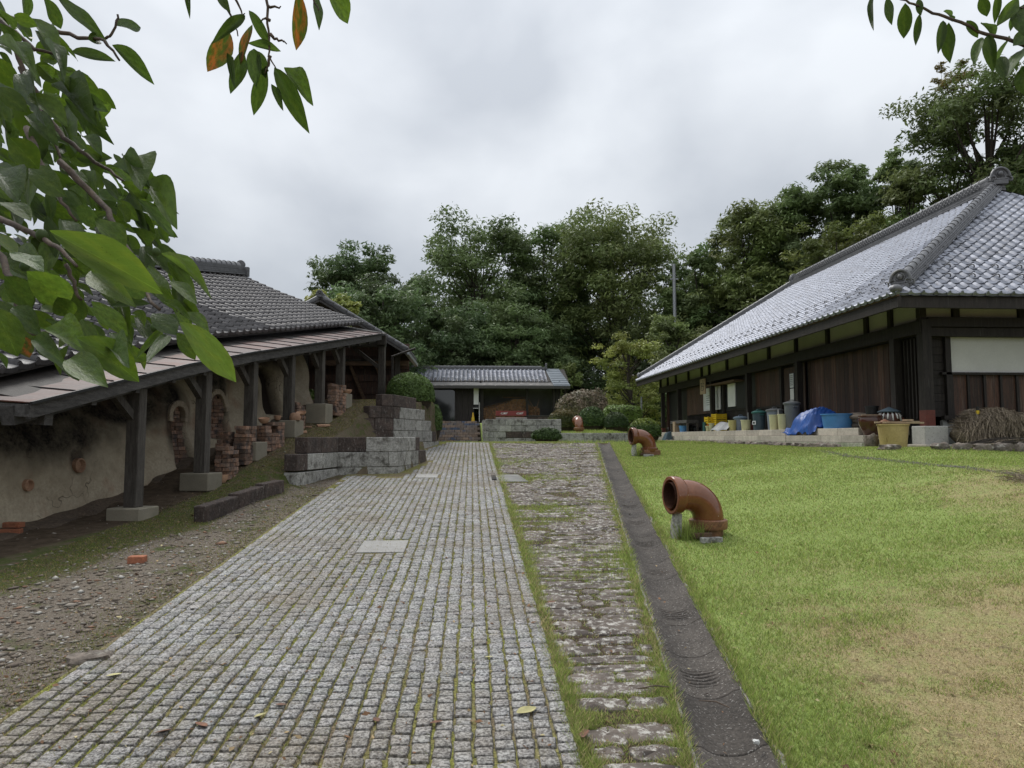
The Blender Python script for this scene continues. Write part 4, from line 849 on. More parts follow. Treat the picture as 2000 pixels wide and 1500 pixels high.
# rough edging stones
def rock(name, parent, c, s, mt='rock', **kw):
    ph = rng.uniform(0, 6.28, 6); fn = lambda p: .82 + .16 * math.sin(4 * p[0] + ph[0]) * math.cos(3 * p[1] + ph[1]) + .12 * math.sin(7 * p[2] + 5 * p[0] + ph[2])
    def sq(p): return fn(p) / (abs(p[0]) ** 4 + abs(p[1]) ** 4 + abs(p[2]) ** 4) ** .25
    return MB().ell(c, np.asarray(s) / 2, 11, 7, rot('Z', rng.uniform(-.3, .3)), sq).build(name, MT[mt], parent, smooth=50, **kw)
ed = thing('stone_edging', 'row of rough brown edging stones below the farmhouse platform', 'edging', (7.9, 20, -.3))
y = 14.9
while y < 29:
    l = rng.uniform(.28, .6); x = 7.95 + .05 * math.sin(y * 2); rock('edging_stone', ed, (x, y + l / 2, float(G(x, y)) + .015), (.26, l * 1.05, rng.uniform(.16, .24))); y += l
ed2 = thing('stone_edging', 'low edging stones in grass in front of the straw bales', 'edging', (9, 12.4, -.4))
x = 8.35
while x < 10.6:
    l = rng.uniform(.22, .40); yy = 12.55 - .12 * (x - 8.3) + rng.normal(0, .02); rock('edging_stone', ed2, (x + l / 2, yy, float(G(x, yy)) + .04), (l * 1.05, .24, rng.uniform(.18, .26))); x += l
rk = gp(1738, 878); rock('edging_rock', None, (rk[0], rk[1], rk[2] + .03), (.42, .3, .16), label='single pale rock in grass beside the faded yellow tub', cat='rock')
# gravel drain line across the lawn
cv = [gp(u, v) for u, v in ((1480, 868), (1560, 878), (1650, 890), (1740, 899), (1840, 910), (1950, 922), (2060, 940))]
cv = np.array(cv); tt = np.sort(rng.uniform(0, len(cv) - 1.001, 4200)); i0 = tt.astype(int); q = cv[i0] + (cv[i0 + 1] - cv[i0]) * (tt - i0)[:, None]
x = q[:, 0] + rng.normal(0, .05, 4200); y = q[:, 1] + rng.normal(0, .06, 4200)
gravel('drain_gravel', x, y, rng.uniform(.008, .02, 4200), np.array([.14, .13, .12]) * rng.uniform(.5, 1.7, (4200, 1)), 'curved line of grey gravel crossing the lawn by the farmhouse')
# ------------------------------------------------------------------ climbing-kiln shed on the left
LN = unit([1, -.17, 0]); LD = unit([.17, 1, 0])
def LP(Y, e, z): return np.array([-6.05 + .17 * Y, Y, 0.]) + LN * e + np.array([0, 0, z])
def zsheet(Y): return float(np.interp(Y, [5, 7.57, 10.35, 12.24, 19.5, 22], [-.30, .355, 1.036, 1.437, 2.82, 3.30]))
def ztile(Y): return float(np.interp(Y, [5, 7.91, 8.75, 10.12, 12.38, 20.3, 22], [-.1, .684, .93, 1.254, 1.766, 3.276, 3.6]))
ks = thing('kiln_shed', 'open timber shed with dark tiled roof climbing the slope over the kiln', 'shed', (-4.5, 13, -.8))
lst = []; Y = 7.75; sy = TW * LD[1] / math.hypot(1, .2)
while Y < 20.2:
    T = unit(np.array([LD[0], LD[1], (ztile(Y + .3) - ztile(Y - .3)) / .6 * LD[1]]))
    for j in range(17):
        s0, s1 = j * TX * .94, (j + 1) * TX * .94; f = lambda s: .31 * s + .022 * s * s
        a = LP(Y, -.54 - s0, ztile(Y) + f(s0)); b = LP(Y, -.54 - s1, ztile(Y) + f(s1)); up = unit(b - a); X = unit(T - up * (T @ up)); X = X if np.cross(X, up)[2] > 0 else -X; Z = np.cross(X, up)
        lst.append((a - T * 0 + (np.array([0, 0, 0]) if X @ T > 0 else T * TW) + rng.normal(0, .003, 3), np.stack([X, up, Z], 1) @ rot('X', rng.normal(0, .012)), j == 0))
    Y += sy
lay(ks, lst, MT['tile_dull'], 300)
def strip_mesh(e0, e1, zf, Ys, th):
    m = MB()
    for a, b in zip(Ys[:-1], Ys[1:]): m.hexa([LP(a, e0, zf(a, e0) - th), LP(a, e1, zf(a, e1) - th), LP(b, e1, zf(b, e1) - th), LP(b, e0, zf(b, e0) - th), LP(a, e0, zf(a, e0)), LP(a, e1, zf(a, e1)), LP(b, e1, zf(b, e1)), LP(b, e0, zf(b, e0))])
    return m
zf = lambda Y, e: ztile(Y) - .03 + (lambda s: .31 * s + .022 * s * s)(max(0, -.54 - e))
YS = [7.75, 8.75, 10.1, 12.4, 15, 17.5, 20.2]
for e0, e1 in ((-2.2, -.56), (-4.3, -2.2)): strip_mesh(e0, e1, zf, YS, .05).build('roof_deck', MT['dark_wood'], ks)
strip_mesh(-8.2, -4.3, lambda Y, e: zf(Y, -4.3) - .4 * (-4.3 - e), YS, .06).build('rear_roof', MT['tile_dull'], ks)
RE = -4.25
for a, b in zip(YS[:-1], YS[1:]): ridge(ks, LP(a, RE, zf(a, RE) + .04), LP(b, RE, zf(b, RE) + .04), .40, .26, MT['tile_edge'], .105, 5, .27)
pe = LP(20.25, RE, zf(20.2, RE)); MB().box(pe + np.array([0, 0, .14]), (.5, .12, .28), np.stack([LN, LD, [0, 0, 1]], 1)).lathe([(.13, -.03), (.13, .05)], pe + np.array([0, 0, .36]), 14, rot('X', R(90))).build('ridge_end', MT['tile_edge'], ks, bevel=.01)
# pent roof of brown sheets
Y = 7.57; k = 0
while Y < 19.5:
    b = min(Y + .62, 19.55); dz = .006 * (k % 2); e0, e1 = .25, -.75
    A = lambda yy, e: LP(yy, e, zsheet(yy) + (ztile(yy) - .17 - zsheet(yy)) * (.25 - e) / 1.0 + dz)
    MB().hexa([A(Y, e1) - [0, 0, .012], A(Y, e0) - [0, 0, .012], A(b + .03, e0) - [0, 0, .012], A(b + .03, e1) - [0, 0, .012], A(Y, e1), A(Y, e0), A(b + .03, e0), A(b + .03, e1)]).build('roof_sheet', MT['sheet'], ks)
    MB().bar(A(b, e0) + [0, 0, .008], A(b, e1) + [0, 0, .008], .014, .012).build('sheet_seam', MT['black'], ks); Y = b; k += 1
YF = [7.57, 8.9, 10.35, 12.24, 16, 19.55]
for a, b in zip(YF[:-1], YF[1:]):
    MB().bar(LP(a, .22, zsheet(a) - .10), LP(b, .22, zsheet(b) - .10), .04, .15).build('fascia', MT['timber_h'], ks); MB().bar(LP(a, .265, zsheet(a) - .012), LP(b, .265, zsheet(b) - .012), .03, .03).build('eave_flashing', MT['black'], ks)
    MB().bar(LP(a, .0, zsheet(a) - .14), LP(b, .0, zsheet(b) - .14), .15, .20).build('wall_plate', MT['timber_h'], ks)
MB().bar(LP(7.6, .25, zsheet(7.57) - .09), LP(7.6, -3.2, zsheet(7.57) + .12), .05, .13).build('end_fascia', MT['timber_h'], ks); MB().bar(LP(7.95, .15, zsheet(7.95) - .26), LP(7.95, -.7, zsheet(7.95) - .20), .12, .13).build('cross_beam', MT['timber_h'], ks)
strip_mesh(-8.0, .20, lambda Y, e: min(zf(Y, e) - .08, zsheet(Y) + .12 + (ztile(Y) - zsheet(Y)) * (.25 - e) / 1.0 - .16) if e > -.6 else zf(Y, -4.3) - .25, YS, .03).build('ceiling', MT['dark_wood'], ks)
for yy in np.arange(8.6, 19.5, .78): MB().bar(LP(yy, .18, zsheet(yy) - .19), LP(yy, -.9, zsheet(yy) - .02), .08, .10).build('rafter', MT['timber_h'], ks)
posts = [(7.3, -1.30, -1.20), (9.63, -1.12, -.915), (11.22, -.82, -.55), (12.72, -.42, -.09), (14.28, -.02, .32), (15.84, .28, .72), (17.1, .66, 1.02), (20.4, 1.0, 1.04)]
m0 = np.stack([LN, LD, [0, 0, 1]], 1)
for i, (Y, zb0, zt) in enumerate(posts):
    top = (zsheet(Y) - .22) if Y < 19.5 else 2.62; o = LP(Y, 0, (zt + top) / 2)
    MB().box(o, (.18, .16, top - zt), m0).build('post', MT['timber'], ks, bevel=.008)
    if i < 7: MB().box(LP(Y, 0, (zb0 + zt) / 2), (.46, .42, zt - zb0), m0).build('post_footing', MT['conc'], ks, bevel=.012)
    if 0 < i < 7: MB().bar(LP(Y, -.03, top - .42), LP(Y - .42, -.03, zsheet(Y - .42) - .22), .09, .10).build('brace', MT['timber'], ks)
MB().bar(LP(20.4, -1.9, 2.66), LP(20.4, .1, 2.66), .16, .18).build('tie_beam', MT['timber_h'], ks); MB().bar(LP(20.4, -.05, 1.95), LP(20.4, -.85, 2.56), .11, .10).build('brace', MT['timber'], ks); MB().bar(LP(20.5, -1.4, 2.20), LP(20.5, 0, 2.20), .05, .06).build('rail', MT['timber_h'], ks); box1('bracket', MT['timber'], ks, LP(20.3, .02, 2.74), (.24, .2, .26))
MB().tube([LP(20.5, .28, 1.05), LP(20.5, .28, 2.30), LP(20.5, .95, 2.52)], .035, 8).build('downpipe', MT['dark_wood'], ks, smooth=40)
# higher cross roof at the top end
rp0, rp1 = np.array([-4.55, 21.3, 4.16]), np.array([-1.95, 21.3, 2.58]); ud = unit(rp0 - rp1); Ls = np.linalg.norm(rp0 - rp1)
lst = gather((-1.95, 21.25, 2.60), (0, 1, 0), lambda s: ud * s, 3.6, int(Ls / TX), None); lay(ks, lst, MT['tile_dull'], 0, 'rear_tile')
for (A, B) in ((rp0, rp1), (rp0, np.array([-7.5, 21.3, 2.5]))):
    MB().hexa([A + [0, 0, -.10], B + [0, 0, -.10], B + [0, 3.7, -.10], A + [0, 3.7, -.10], A + [0, 0, -.02], B + [0, 0, -.02], B + [0, 3.7, -.02], A + [0, 3.7, -.02]]).build('cross_roof', MT['dark_wood'], ks)
    MB().bar(A + [0, -.03, -.12], B + [0, -.03, -.12], .05, .18, (0, -1, 0)).build('bargeboard', MT['timber_h'], ks); MB().tube([A + [0, .05, .03], B + [0, .05, .03]], .085, 9).build('verge_tiles', MT['tile_edge'], ks, smooth=40)
ornament(ks, (-4.55, 21.2, 4.22), (0, -1, 0), .18, 'ridge_end_tile'); MB().tube([(-4.55, 21.3, 4.22), (-4.55, 25, 4.22)], .12, 9).build('cross_ridge', MT['tile_edge'], ks, smooth=40)
MB().bar((-1.95, 21.25, 2.50), (-1.95, 24.9, 2.50), .10, .10).build('eave_gutter', MT['metal'], ks)
for k in range(10): box1('back_board', MT['board'], ks, (-4.6, 22.6 + .035 * (k % 2), 1.05 + k * .2), (5.2, .03, .205))
for x in (-3.9, -3.1): MB().bar((x, 22.45, 2.4), (x + .55, 22.45, 1.1), .07, .09).build('inner_brace', MT['plank'], ks)
for x in (-2.35, -5.2): box1('post', MT['timber'], ks, (x, 22.4, 2.0), (.16, .16, 2.0))
MB().bar((-5, 22.42, 2.30), (-2.0, 22.42, 2.30), .12, .16).build('tie_beam', MT['plank'], ks)
for k in range(13): box1('inner_board', MT['dark_wood'], ks, LP(8.0 + k * 1.15, -5.6, 1.0 + k * .2), (.04, 1.14, 4.0), m0)
g_ = LP(7.72, -.46, ztile(7.85) - .03); MB().box(g_, (.16, .22, .11), m0).build('gutter_end', MT['white'], ks, bevel=.01)
# ------------------------------------------------------------------ the kiln
kn = thing('climbing_kiln', 'long cracked clay climbing kiln with arched brick doorways under the shed', 'kiln', (-5.3, 12, -1))
YB = [11.5, 12.85, 14.2, 15.6, 17.0]; DOORS = [(12.28, .44, -.50, .52), (13.52, .56, -.02, .80), (15.75, .5, .5, 1.5)]
SP = [(9.89, -.39, .10), (9.04, -.60, .075)]
def zg(Y): return float(zbank(Y)) - .08
def kiln_e(Y, h):
    e = -.94 - .09 * h - .42 * max(0, h - .95) ** 1.6
    if Y > 11.2:
        b = min(YB, key=lambda q: abs(q - Y)); p = abs(Y - b) / .68; e -= .20 * (1 - min(1, p)) ** 1.5 * (.35 + .65 * min(1, h / .8)) - .10 * max(0, 1 - h / .45)
    e += .03 * math.sin(Y * 2.1 + h * 3) * math.sin(h * 4.2 + Y) + .012 * math.sin(Y * 9 + h * 7)
    return e
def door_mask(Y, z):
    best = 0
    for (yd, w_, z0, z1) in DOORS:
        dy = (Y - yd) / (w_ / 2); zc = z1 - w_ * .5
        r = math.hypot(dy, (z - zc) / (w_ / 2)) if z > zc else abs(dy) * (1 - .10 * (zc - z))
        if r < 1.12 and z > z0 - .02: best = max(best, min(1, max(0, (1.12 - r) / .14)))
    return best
nY, nH = 300, 56; Yk = np.linspace(6.4, 17.6, nY); V = []; SO = []
def soot(Y, z):
    s = 0
    for (a, b, ry, rz, up) in ((9.89, -.28, .14, .20, 1), (12.0, .25, .10, .42, 0), (12.05, .75, .4, .3, 0), (13.75, .85, .22, .42, 0), (13.6, 1.25, .6, .4, 0), (14.9, 1.2, .2, .5, 0), (11.0, .45, 1.3, .35, 0), (9.2, .1, 1.6, .42, 0), (15.6, 1.9, 1.2, .4, 0)):
        s = max(s, math.exp(-((Y - a) / ry) ** 2 - ((z - b) / rz) ** 2) * 1.5)
    return min(1, s)
for Y in Yk:
    for hh in np.linspace(0, 1, nH):
        h = hh * 2.05; z = zg(Y) + h; e = kiln_e(Y, h); dm_ = door_mask(Y, z)
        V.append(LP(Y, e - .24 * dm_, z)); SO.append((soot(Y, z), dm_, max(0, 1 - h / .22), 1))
idx = np.arange(nY * nH).reshape(nY, nH); FQ = np.stack([idx[:-1, :-1], idx[1:, :-1], idx[1:, 1:], idx[:-1, 1:]], -1).reshape(-1, 4)
kme = mesh_np('wall', np.array(V) - wloc(kn), FQ, True); vcol(kme, np.array(SO), 'SootDoorFoot')
t = NT('kiln_clay'); at = t.n('ShaderNodeAttribute', attribute_name='SootDoorFoot'); sp = t.n('ShaderNodeSeparateColor'); t.l(at.outputs['Color'], sp.inputs[0])
na = t.noise(2.4, 6, .6); nb2 = t.noise(26, 6, .65); cl = t.mix(t.rng(na, .35, .65), (.45, .385, .285), (.34, .285, .205)); cl = t.mix(t.rng(t.noise(1.7, 4), .55, .72), cl, (.30, .19, .13))
cl = t.mix(1, cl, t.mix(t.rng(nb2, .3, .7), (.8,) * 3, (1.15,) * 3), 'MULTIPLY'); vec = t.n('ShaderNodeVectorMath', operation='ADD'); t.l(t.pos, vec.inputs[0])
wv = t.n('ShaderNodeTexNoise'); wv.inputs['Scale'].default_value = 3; t.l(t.pos, wv.inputs[0]); t.l(wv.outputs['Color'], vec.inputs[1])
ck = t.voro(1.5, 'DISTANCE_TO_EDGE', vec.outputs[0]); ckm = t.math('MULTIPLY', t.rng(ck, .014, .004), t.rng(t.noise(.9, 3), .48, .58)); cl = t.mix(t.math('MULTIPLY', ckm, .7), cl, (.05, .036, .026))
cl = t.mix(t.rng(t.math('ADD', sp.outputs[2], t.math('MULTIPLY', na, .5)), .6, 1.0), cl, (.20, .115, .075)); cl = t.mix(t.rng(t.math('ADD', sp.outputs[0], t.math('ADD', t.math('MULTIPLY', t.math('SUBTRACT', nb2, .5), .6), t.math('MULTIPLY', t.math('SUBTRACT', na, .5), .9))), .12, 1.15), cl, (.012, .010, .010)); cl = t.mix(sp.outputs[1], cl, (.03, .022, .018))  # second channel mixes the door recesses to near-black
t.bump(t.math('SUBTRACT', t.math('ADD', nb2, na), t.math('MULTIPLY', ckm, 1.5)), .6, .03); link('wall', kme, t.fin(cl, .95, .15), kn)
MB().add([LP(6.4, -.94, -1.4), LP(6.4, -1.6, 1.1), LP(6.4, -4, 1.1), LP(6.4, -4, -1.4), LP(6.5, -.94, -1.4), LP(6.5, -1.6, 1.1), LP(6.5, -4, 1.1), LP(6.5, -4, -1.4)], [(0, 1, 2, 3), (7, 6, 5, 4), (0, 4, 5, 1), (1, 5, 6, 2)]).build('end_wall', t.m, kn)
bme = MB().box((0, 0, 0), (1, 1, 1)).mesh('brick', bevel=.05)
bme.materials.append(MT['brick'])
for (yd, w_, z0, z1) in DOORS[:2]:
    zc = z1 - w_ * .5; z = z0 + .03; r_ = 0
    while z < z1 - .03:
        hw = w_ / 2 if z < zc else math.sqrt(max(0, (w_ / 2) ** 2 - (z - zc) ** 2)); n = max(1, int(round(2 * hw / .2))); h = z - zg(yd)
        for q in range(n): inst('brick', bme, kn, LP(yd - hw + (q + .5) * 2 * hw / n, kiln_e(yd, h) - .16 + rng.normal(0, .012), z), m0 @ rot('Z', rng.normal(0, .05)), (.11, 2 * hw / n - .008, .062))
        z += .068; r_ += 1
    abm = MT['adobe_brick'] = MT.get('adobe_brick') or mat('arch_brick', (.40, .33, .25), (.31, .25, .19), 9, .9, .5, 40, fine=.25)
    for k in range(13):
        a = math.pi * k / 12; yy = yd + (w_ / 2 + .05) * math.cos(a); zz = zc + (w_ / 2 + .05) * math.sin(a); h = zz - zg(yy); T = LD * math.cos(a) + np.array([0, 0, math.sin(a)]); S = np.cross(T, LN)
        MB().box(LP(yy, kiln_e(yy, h) - .02, zz), (.10, .10, .085), np.stack([LN, T, S], 1)).build('arch_brick', abm, kn, bevel=.01)
for i, (Y, z, r) in enumerate(SP):
    c_ = LP(Y, kiln_e(Y, z - zg(Y)) + .02, z); M = frame(LN)
    MB().lathe([(r, -.06), (r, .03), (r * .8, .035), (r * .62, .0), (r * .55, -.01), (.001, -.012)], c_, 18, M, cap=False).build('spy_hole_plug', MT['terracotta'], kn, smooth=40)
# fallen clay along the foot of the kiln
fb = MB(); fb.grid(lambda a, b: LP(6.6 + a * 10, -1.0 + b * .75, zg(6.6 + a * 10) + .085 + .06 * (1 - b) ** 1.5 * (1 + .15 * math.sin(a * 23)) + .012 * math.sin(a * 90 + b * 9) - .03 * b), 90, 8); fb.build('clay_skirt', mat('crumbled_clay', (.13, .095, .068), (.085, .065, .048), 4, .95, .8, 30, fine=.4, bd=.03), kn, smooth=True)
# ------------------------------------------------------------------ bricks and pots by the kiln
def brick_stack(label, Y, e, nx_, ny_, nc, ragged=.0, rotz=0., group=None, sk=.0):
    g0 = float(G(*LP(Y, e, 0)[:2], False)) - .03; root = thing('brick_stack', label, 'bricks', LP(Y, e, g0)); mm = m0 @ rot('Z', rotz)
    for c_ in range(nc):
        for i in range(nx_):
            for j in range(ny_):
                if ragged and c_ > nc - 5 and rng.random() < ragged * (c_ - nc + 5) / 4: continue
                al = c_ % 2; lx, ly = (.215, .105) if al else (.105, .215); NX = nx_ if al == 0 else max(1, nx_ // 2); 
                if al: 
                    if i >= max(1, nx_ // 2): continue
                    for q in range(2):
                        p = np.array([(i - (NX - 1) / 2) * .22, (j * 2 + q - (ny_ * 2 - 1) / 2) * .11, .032 + c_ * .066]) + rng.normal(0, .006, 3) * [1, 1, .2]
                        inst('brick', bme, root, LP(Y, e, g0) + mm @ (p + [sk * c_, 0, 0]), mm @ rot('Z', rng.normal(0, .05)), (.212, .103, .062))
                else:
                    p = np.array([(i - (nx_ - 1) / 2) * .11, (j - (ny_ - 1) / 2) * .22, .032 + c_ * .066]) + rng.normal(0, .006, 3) * [1, 1, .2]
                    inst('brick', bme, root, LP(Y, e, g0) + mm @ (p + [sk * c_, 0, 0]), mm @ rot('Z', rng.normal(0, .05)), (.103, .212, .062))
    return root, g0 + nc * .066
brick_stack('stack of old kiln bricks right of the second post from the front', 11.75, .12, 2, 2, 8, .3, .1)
brick_stack('narrow dark brick stack set back against the kiln beside its neighbour', 12.3, -.22, 2, 1, 9, .2)
s3, z3 = brick_stack('taller square brick stack just before the third timber post', 12.45, .06, 2, 2, 10, 0, .05)
s4, z4 = brick_stack('ragged brick stack with broken bowls on top behind the third post', 13.25, .12, 2, 3, 8, .55, -.1)
brick_stack('small brick stack behind the fourth post with a bowl on its footing', 14.75, -.05, 2, 2, 9, .4)
brick_stack('tall brick stack far up the slope behind the fifth post', 16.5, .15, 2, 3, 11, .3)
def bowl(name, label, c, r, h, mt='terracotta', lid=False, tilt_=0., **kw):
    pr_ = [(r * .55, 0), (r * .62, h * .06), (r * .92, h * .5), (r, h), (r * .93, h), (r * .84, h * .5), (r * .5, h * .12), (.001, h * .1)]
    return MB().lathe(pr_, c, 20, rot('X', tilt_), cap=False).build(name, MT[mt], None, smooth=50, label=label, cat='pot', **kw)
q = gp(432, 943); bowl('clay_bowl', 'brown clay bowl on the moss beside the second post footing', (q[0], q[1], q[2]), .105, .13)
MB().lathe([(.10, 0), (.115, .05), (.09, .13), (.05, .15), (.001, .15)], LP(14.2, .17, .32), 18, cap=False).build('clay_pot', MT['terracotta'], None, smooth=50, label='upturned pale pot on the fourth post footing', cat='pot')
bowl('clay_bowl', 'reddish shallow dish leaning on pots at the fourth post', LP(14.42, .2, .44), .10, .05, tilt_=.35); bowl('clay_cup', 'small cup on the front corner of the fourth post footing', LP(14.05, -.12, .32), .07, .09); bowl('clay_pot', 'pot standing behind the upturned pot on the fourth footing', LP(14.45, .08, .32), .09, .12)
bowl('clay_bowl', 'broken pale bowl on top of the ragged brick stack', LP(13.0, .12, z4 - .02), .10, .09, tilt_=.2); bowl('clay_dish', 'brown bowl on top of the sixth post footing', LP(17.1, .16, 1.02), .13, .10)
for i, (u, v, s, lb) in enumerate(((628, 833, .34, 'large broken clay slab on the bank beside the fourth footing'), (600, 836, .2, 'smaller broken clay shard beside the fourth post footing'), (590, 846, .22, 'flat pale shard below the fourth post footing'), (520, 962, .14, 'flat stone chip lying behind the broken kerb'))):
    q = gp(u, v); n = 7; a = np.linspace(0, 6.28, n, endpoint=False); rr_ = s * rng.uniform(.3, .6, n); top = np.c_[rr_ * np.cos(a), rr_ * np.sin(a) * .7, np.full(n, .03)]; M = rot('X', rng.uniform(-.1, .25))
    MB().add(np.r_[top, top * [1, 1, 0]] @ M.T + q + [0, 0, .01], [tuple(range(n)), tuple(range(2 * n - 1, n - 1, -1))] + [(i_, n + i_, n + (i_ + 1) % n, (i_ + 1) % n) for i_ in range(n)]).build('clay_shard', MT['terracotta'], None, label=lb, cat='shard')
def lone_brick(label, u, v, a, mt='brick_red', dz=0, size=(.21, .10, .06)):
    q = gp(u, v); MB().box((q[0], q[1], q[2] + size[2] / 2 + dz), size, rot('Z', a)).build('brick', MT[mt], None, bevel=.006, label=label, cat='brick')
lone_brick('single orange-red brick lying on the bare gravel', 268, 1100, .1, size=(.15, .10, .07)); lone_brick('reddish brick lying flat at the left edge by the kiln foot', 22, 1043, .2); lone_brick('reddish brick stacked on another at the left edge by the kiln', 26, 1041, -.1, dz=.065)
for i, (u, v, s, lb) in enumerate(((218, 1082, .09, 'grey stone on the moss edge behind the single orange-red brick'), (175, 1290, .30, 'large flat dark rock sunk beside the paving edge'), (440, 858 + 250, .05, 'small pale stone chip at the gravel edge near the paving'))):
    q = gp(u, v); rock('stone', None, (q[0], q[1], q[2] + .0), (s, s * .7, s * .35), label=lb, cat='stone')
# low bush seen through the shed
# ------------------------------------------------------------------ salt-glazed pipe bends on the lawn
def elbow(label, c, zg_, az, s=1.0, boxed=False, plain=False):
    """quarter bend: foot collar on the ground, mouth turned to azimuth az (0 = towards -X)"""
    root = thing('clay_pipe_bend', label, 'pipe', (c[0], c[1], zg_)); M = rot('Z', az); W = lambda p: np.array([c[0], c[1], zg_]) + M @ (np.asarray(p, float) * s)
    zb = .20; Rb = .28; arc = [(0, 0, zb - .05)] + [(-Rb + Rb * math.cos(a), 0, zb + Rb * math.sin(a)) for a in np.linspace(0, math.pi / 2, 15)] + [(-Rb - .08, 0, zb + Rb + .0)]
    MB().tube([W(p) for p in arc], .172 * s, 28, False).build('bend', MT['glaze'], root, smooth=True)
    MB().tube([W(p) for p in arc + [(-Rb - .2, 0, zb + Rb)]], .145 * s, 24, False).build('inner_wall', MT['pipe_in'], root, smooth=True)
    Mm = M @ rot('Y', R(-90)); pr_ = [(.172, .04), (.19, .06), (.205, .08), (.212, .10), (.214, .17), (.212, .185), (.200, .19), (.176, .188), (.168, .17), (.165, .06), (.145, .03)]
    MB().lathe([(a * s, b * s) for a, b in pr_], W((-Rb, 0, zb + Rb)), 32, Mm, cap=False).build('mouth_socket', MT['glaze'], root, smooth=60)
    pr_ = [(.17, .02), (.205, .02), (.212, .04), (.212, .115), (.200, .125), (.172, .125)]
    MB().lathe([(a * s, b * s) for a, b in pr_], W((0, 0, zb - .12)), 32, M, cap=False).build('foot_collar', MT['glaze_rough' if not boxed else 'glaze'], root, smooth=50)
    MB().lathe([(.16 * s, -.12 * s), (.165 * s, .02 * s)], W((0, 0, zb - .10)), 24, M).build('buried_foot', MT['glaze_rough'], root, smooth=40)
    if plain: return root
    if boxed: MB().box(W((.0, 0, .07)), (.42 * s, .40 * s, .16), M).build('foot_block', MT['glaze_rough'], root, bevel=.01)
    st_ = MB().tube([W((-Rb - .11, 0, -.04)), W((-Rb - .12, 0, .12)), W((-Rb - .10, 0, zb + Rb - .205))], [.075 * s, .065 * s, .055 * s], 7); st_.build('prop_stone', MT['block'], root, smooth=30)
    for (x, y, z, a, lx) in ((-.18, -.18, .05, .1, .22), (-.16, -.34, .02, -.05, .24)): MB().box(W((x, y, z)), (lx, .07, .06), M @ rot('Z', a)).build('prop_brick', MT['block'] if y < -.3 else MT['plank'], root, bevel=.006)
    return root
def tuft(name, label, c, n, r, hmin, hmax, wd=.006, dry=.1, lean=.55, cat='grass'):
    a = rng.uniform(0, 6.28, n); q = r * np.sqrt(rng.random(n)); x = c[0] + q * np.cos(a); y = c[1] + q * np.sin(a); hh = rng.uniform(hmin, hmax, n)
    return blades(name, np.c_[x, y, G(x, y) - .005], hh, np.full(n, wd), gcols(n, np.full(n, dry)), lean, label=label, cat=cat)
z1 = float(G(2.66, 8.0)); elbow('large glossy brown glazed pipe bend standing nearest on the lawn', (2.68, 8.02), z1 - .02, R(11))
tuft('weed_tuft', 'dark weeds growing under the nearest pipe bend', (2.42, 7.92), 420, .18, .10, .26, .008, .05)
x2, y2 = 4.32, 17.2; elbow('second brown glazed pipe bend on a square foot beside the round bush', (x2, y2), float(G(x2, y2)) - .02, R(8), 1.0, True)
tuft('weed_tuft', 'dark weeds growing under the second pipe bend', (x2 - .3, y2), 260, .17, .1, .28, .012, .05)
x3, y3 = atY(1131, 838, 24.3)[:2]; elbow('far brown glazed pipe bend turned away between the clipped bushes', (x3, y3), .14, R(-90), .86, plain=True)
# ------------------------------------------------------------------ things on the platform
def pos(u, X, z=PZ): Y = Yu(u, X); return np.array([X, Y, z])
def vessel(name, label, c, r, h, mt, rim=.012, taper=.82, lid=None, cat='bin', band=None, n=28, handles=False):
    root = thing(name, label, cat, c); c = np.asarray(c, float)
    MB().lathe([(r * taper, 0), (r * taper + .004, .008), (r * .98, h - .03), (r * .98 + rim, h - .028), (r * .98 + rim, h), (r * .95, h), (r * .94, h - .03), (r * taper * .94, .02), (.001, .02)], c, n, cap=False).build('body', MT[mt], root, smooth=40)
    MB().lathe([(r * taper, 0), (.001, 0.001)], c, n, cap=False).build('base', MT[mt], root)
    if lid:
        ld = MB().lathe([(r + rim + .01, h - .03), (r + rim + .016, h + .012), (r * .95, h + .03), (r * .6, h + .055), (.001, h + .06)], c, n, cap=False).build('lid', MT[lid], root, smooth=40)
        MB().tube([c + [-.08, 0, h + .055], c + [-.05, 0, h + .095], c + [.05, 0, h + .095], c + [.08, 0, h + .055]], .013, 6).build('lid_handle', MT[lid], ld, smooth=True)
    if handles:
        for s in (-1, 1): MB().box(c + np.array([0, s * (r + .02), h * .86]), (.14, .05, .035)).build('handle', MT[lid or mt], root, bevel=.008)
    if band: MB().box(c + np.array([-r * .93, -.01 - r * .25, h * .42]), (.008, .17, .12), rot('Z', R(14))).build('sticker', MT[band], root)
    return root
vessel('bucket', 'cream plastic bucket in front of the blue-grey bin', pos(1456, 8.78), .155, .34, 'cream'); vessel('bucket', 'yellow plastic bucket at the far side of the blue-grey lidded bin', pos(1430, 8.86), .145, .36, 'yellowp')
vessel('lidded_bin', 'blue-grey bin with a lid between yellow and cream buckets', pos(1446, 9.14), .225, .44, 'palegrey', lid='bluegrey', handles=True)
tb = vessel('lidded_bin', 'dark slate bin with green lid and a white sticker', pos(1482, 8.98), .20, .56, 'slatep', lid='tealp', band='paper', handles=True)
c_ = pos(1482, 8.98); box1('sticker_print', MT['ink'], tb, c_ + np.array([-.195, -.06, .235]), (.006, .08, .05), rot('Z', R(14)))
vessel('lidded_bin', 'pale grey lidded bin behind the pair of cream buckets', pos(1513, 9.2), .24, .60, 'palegrey', lid='greyp', handles=True)
vessel('bucket', 'left one of two touching cream buckets', pos(1511, 8.80), .135, .44, 'cream'); vessel('bucket', 'right one of two touching cream buckets', pos(1528, 8.80), .135, .44, 'cream')
vessel('lidded_bin', 'tallest grey lidded bin beside the blue tarpaulin', pos(1547, 9.02), .215, .74, 'greyp', lid='greyp', handles=True)
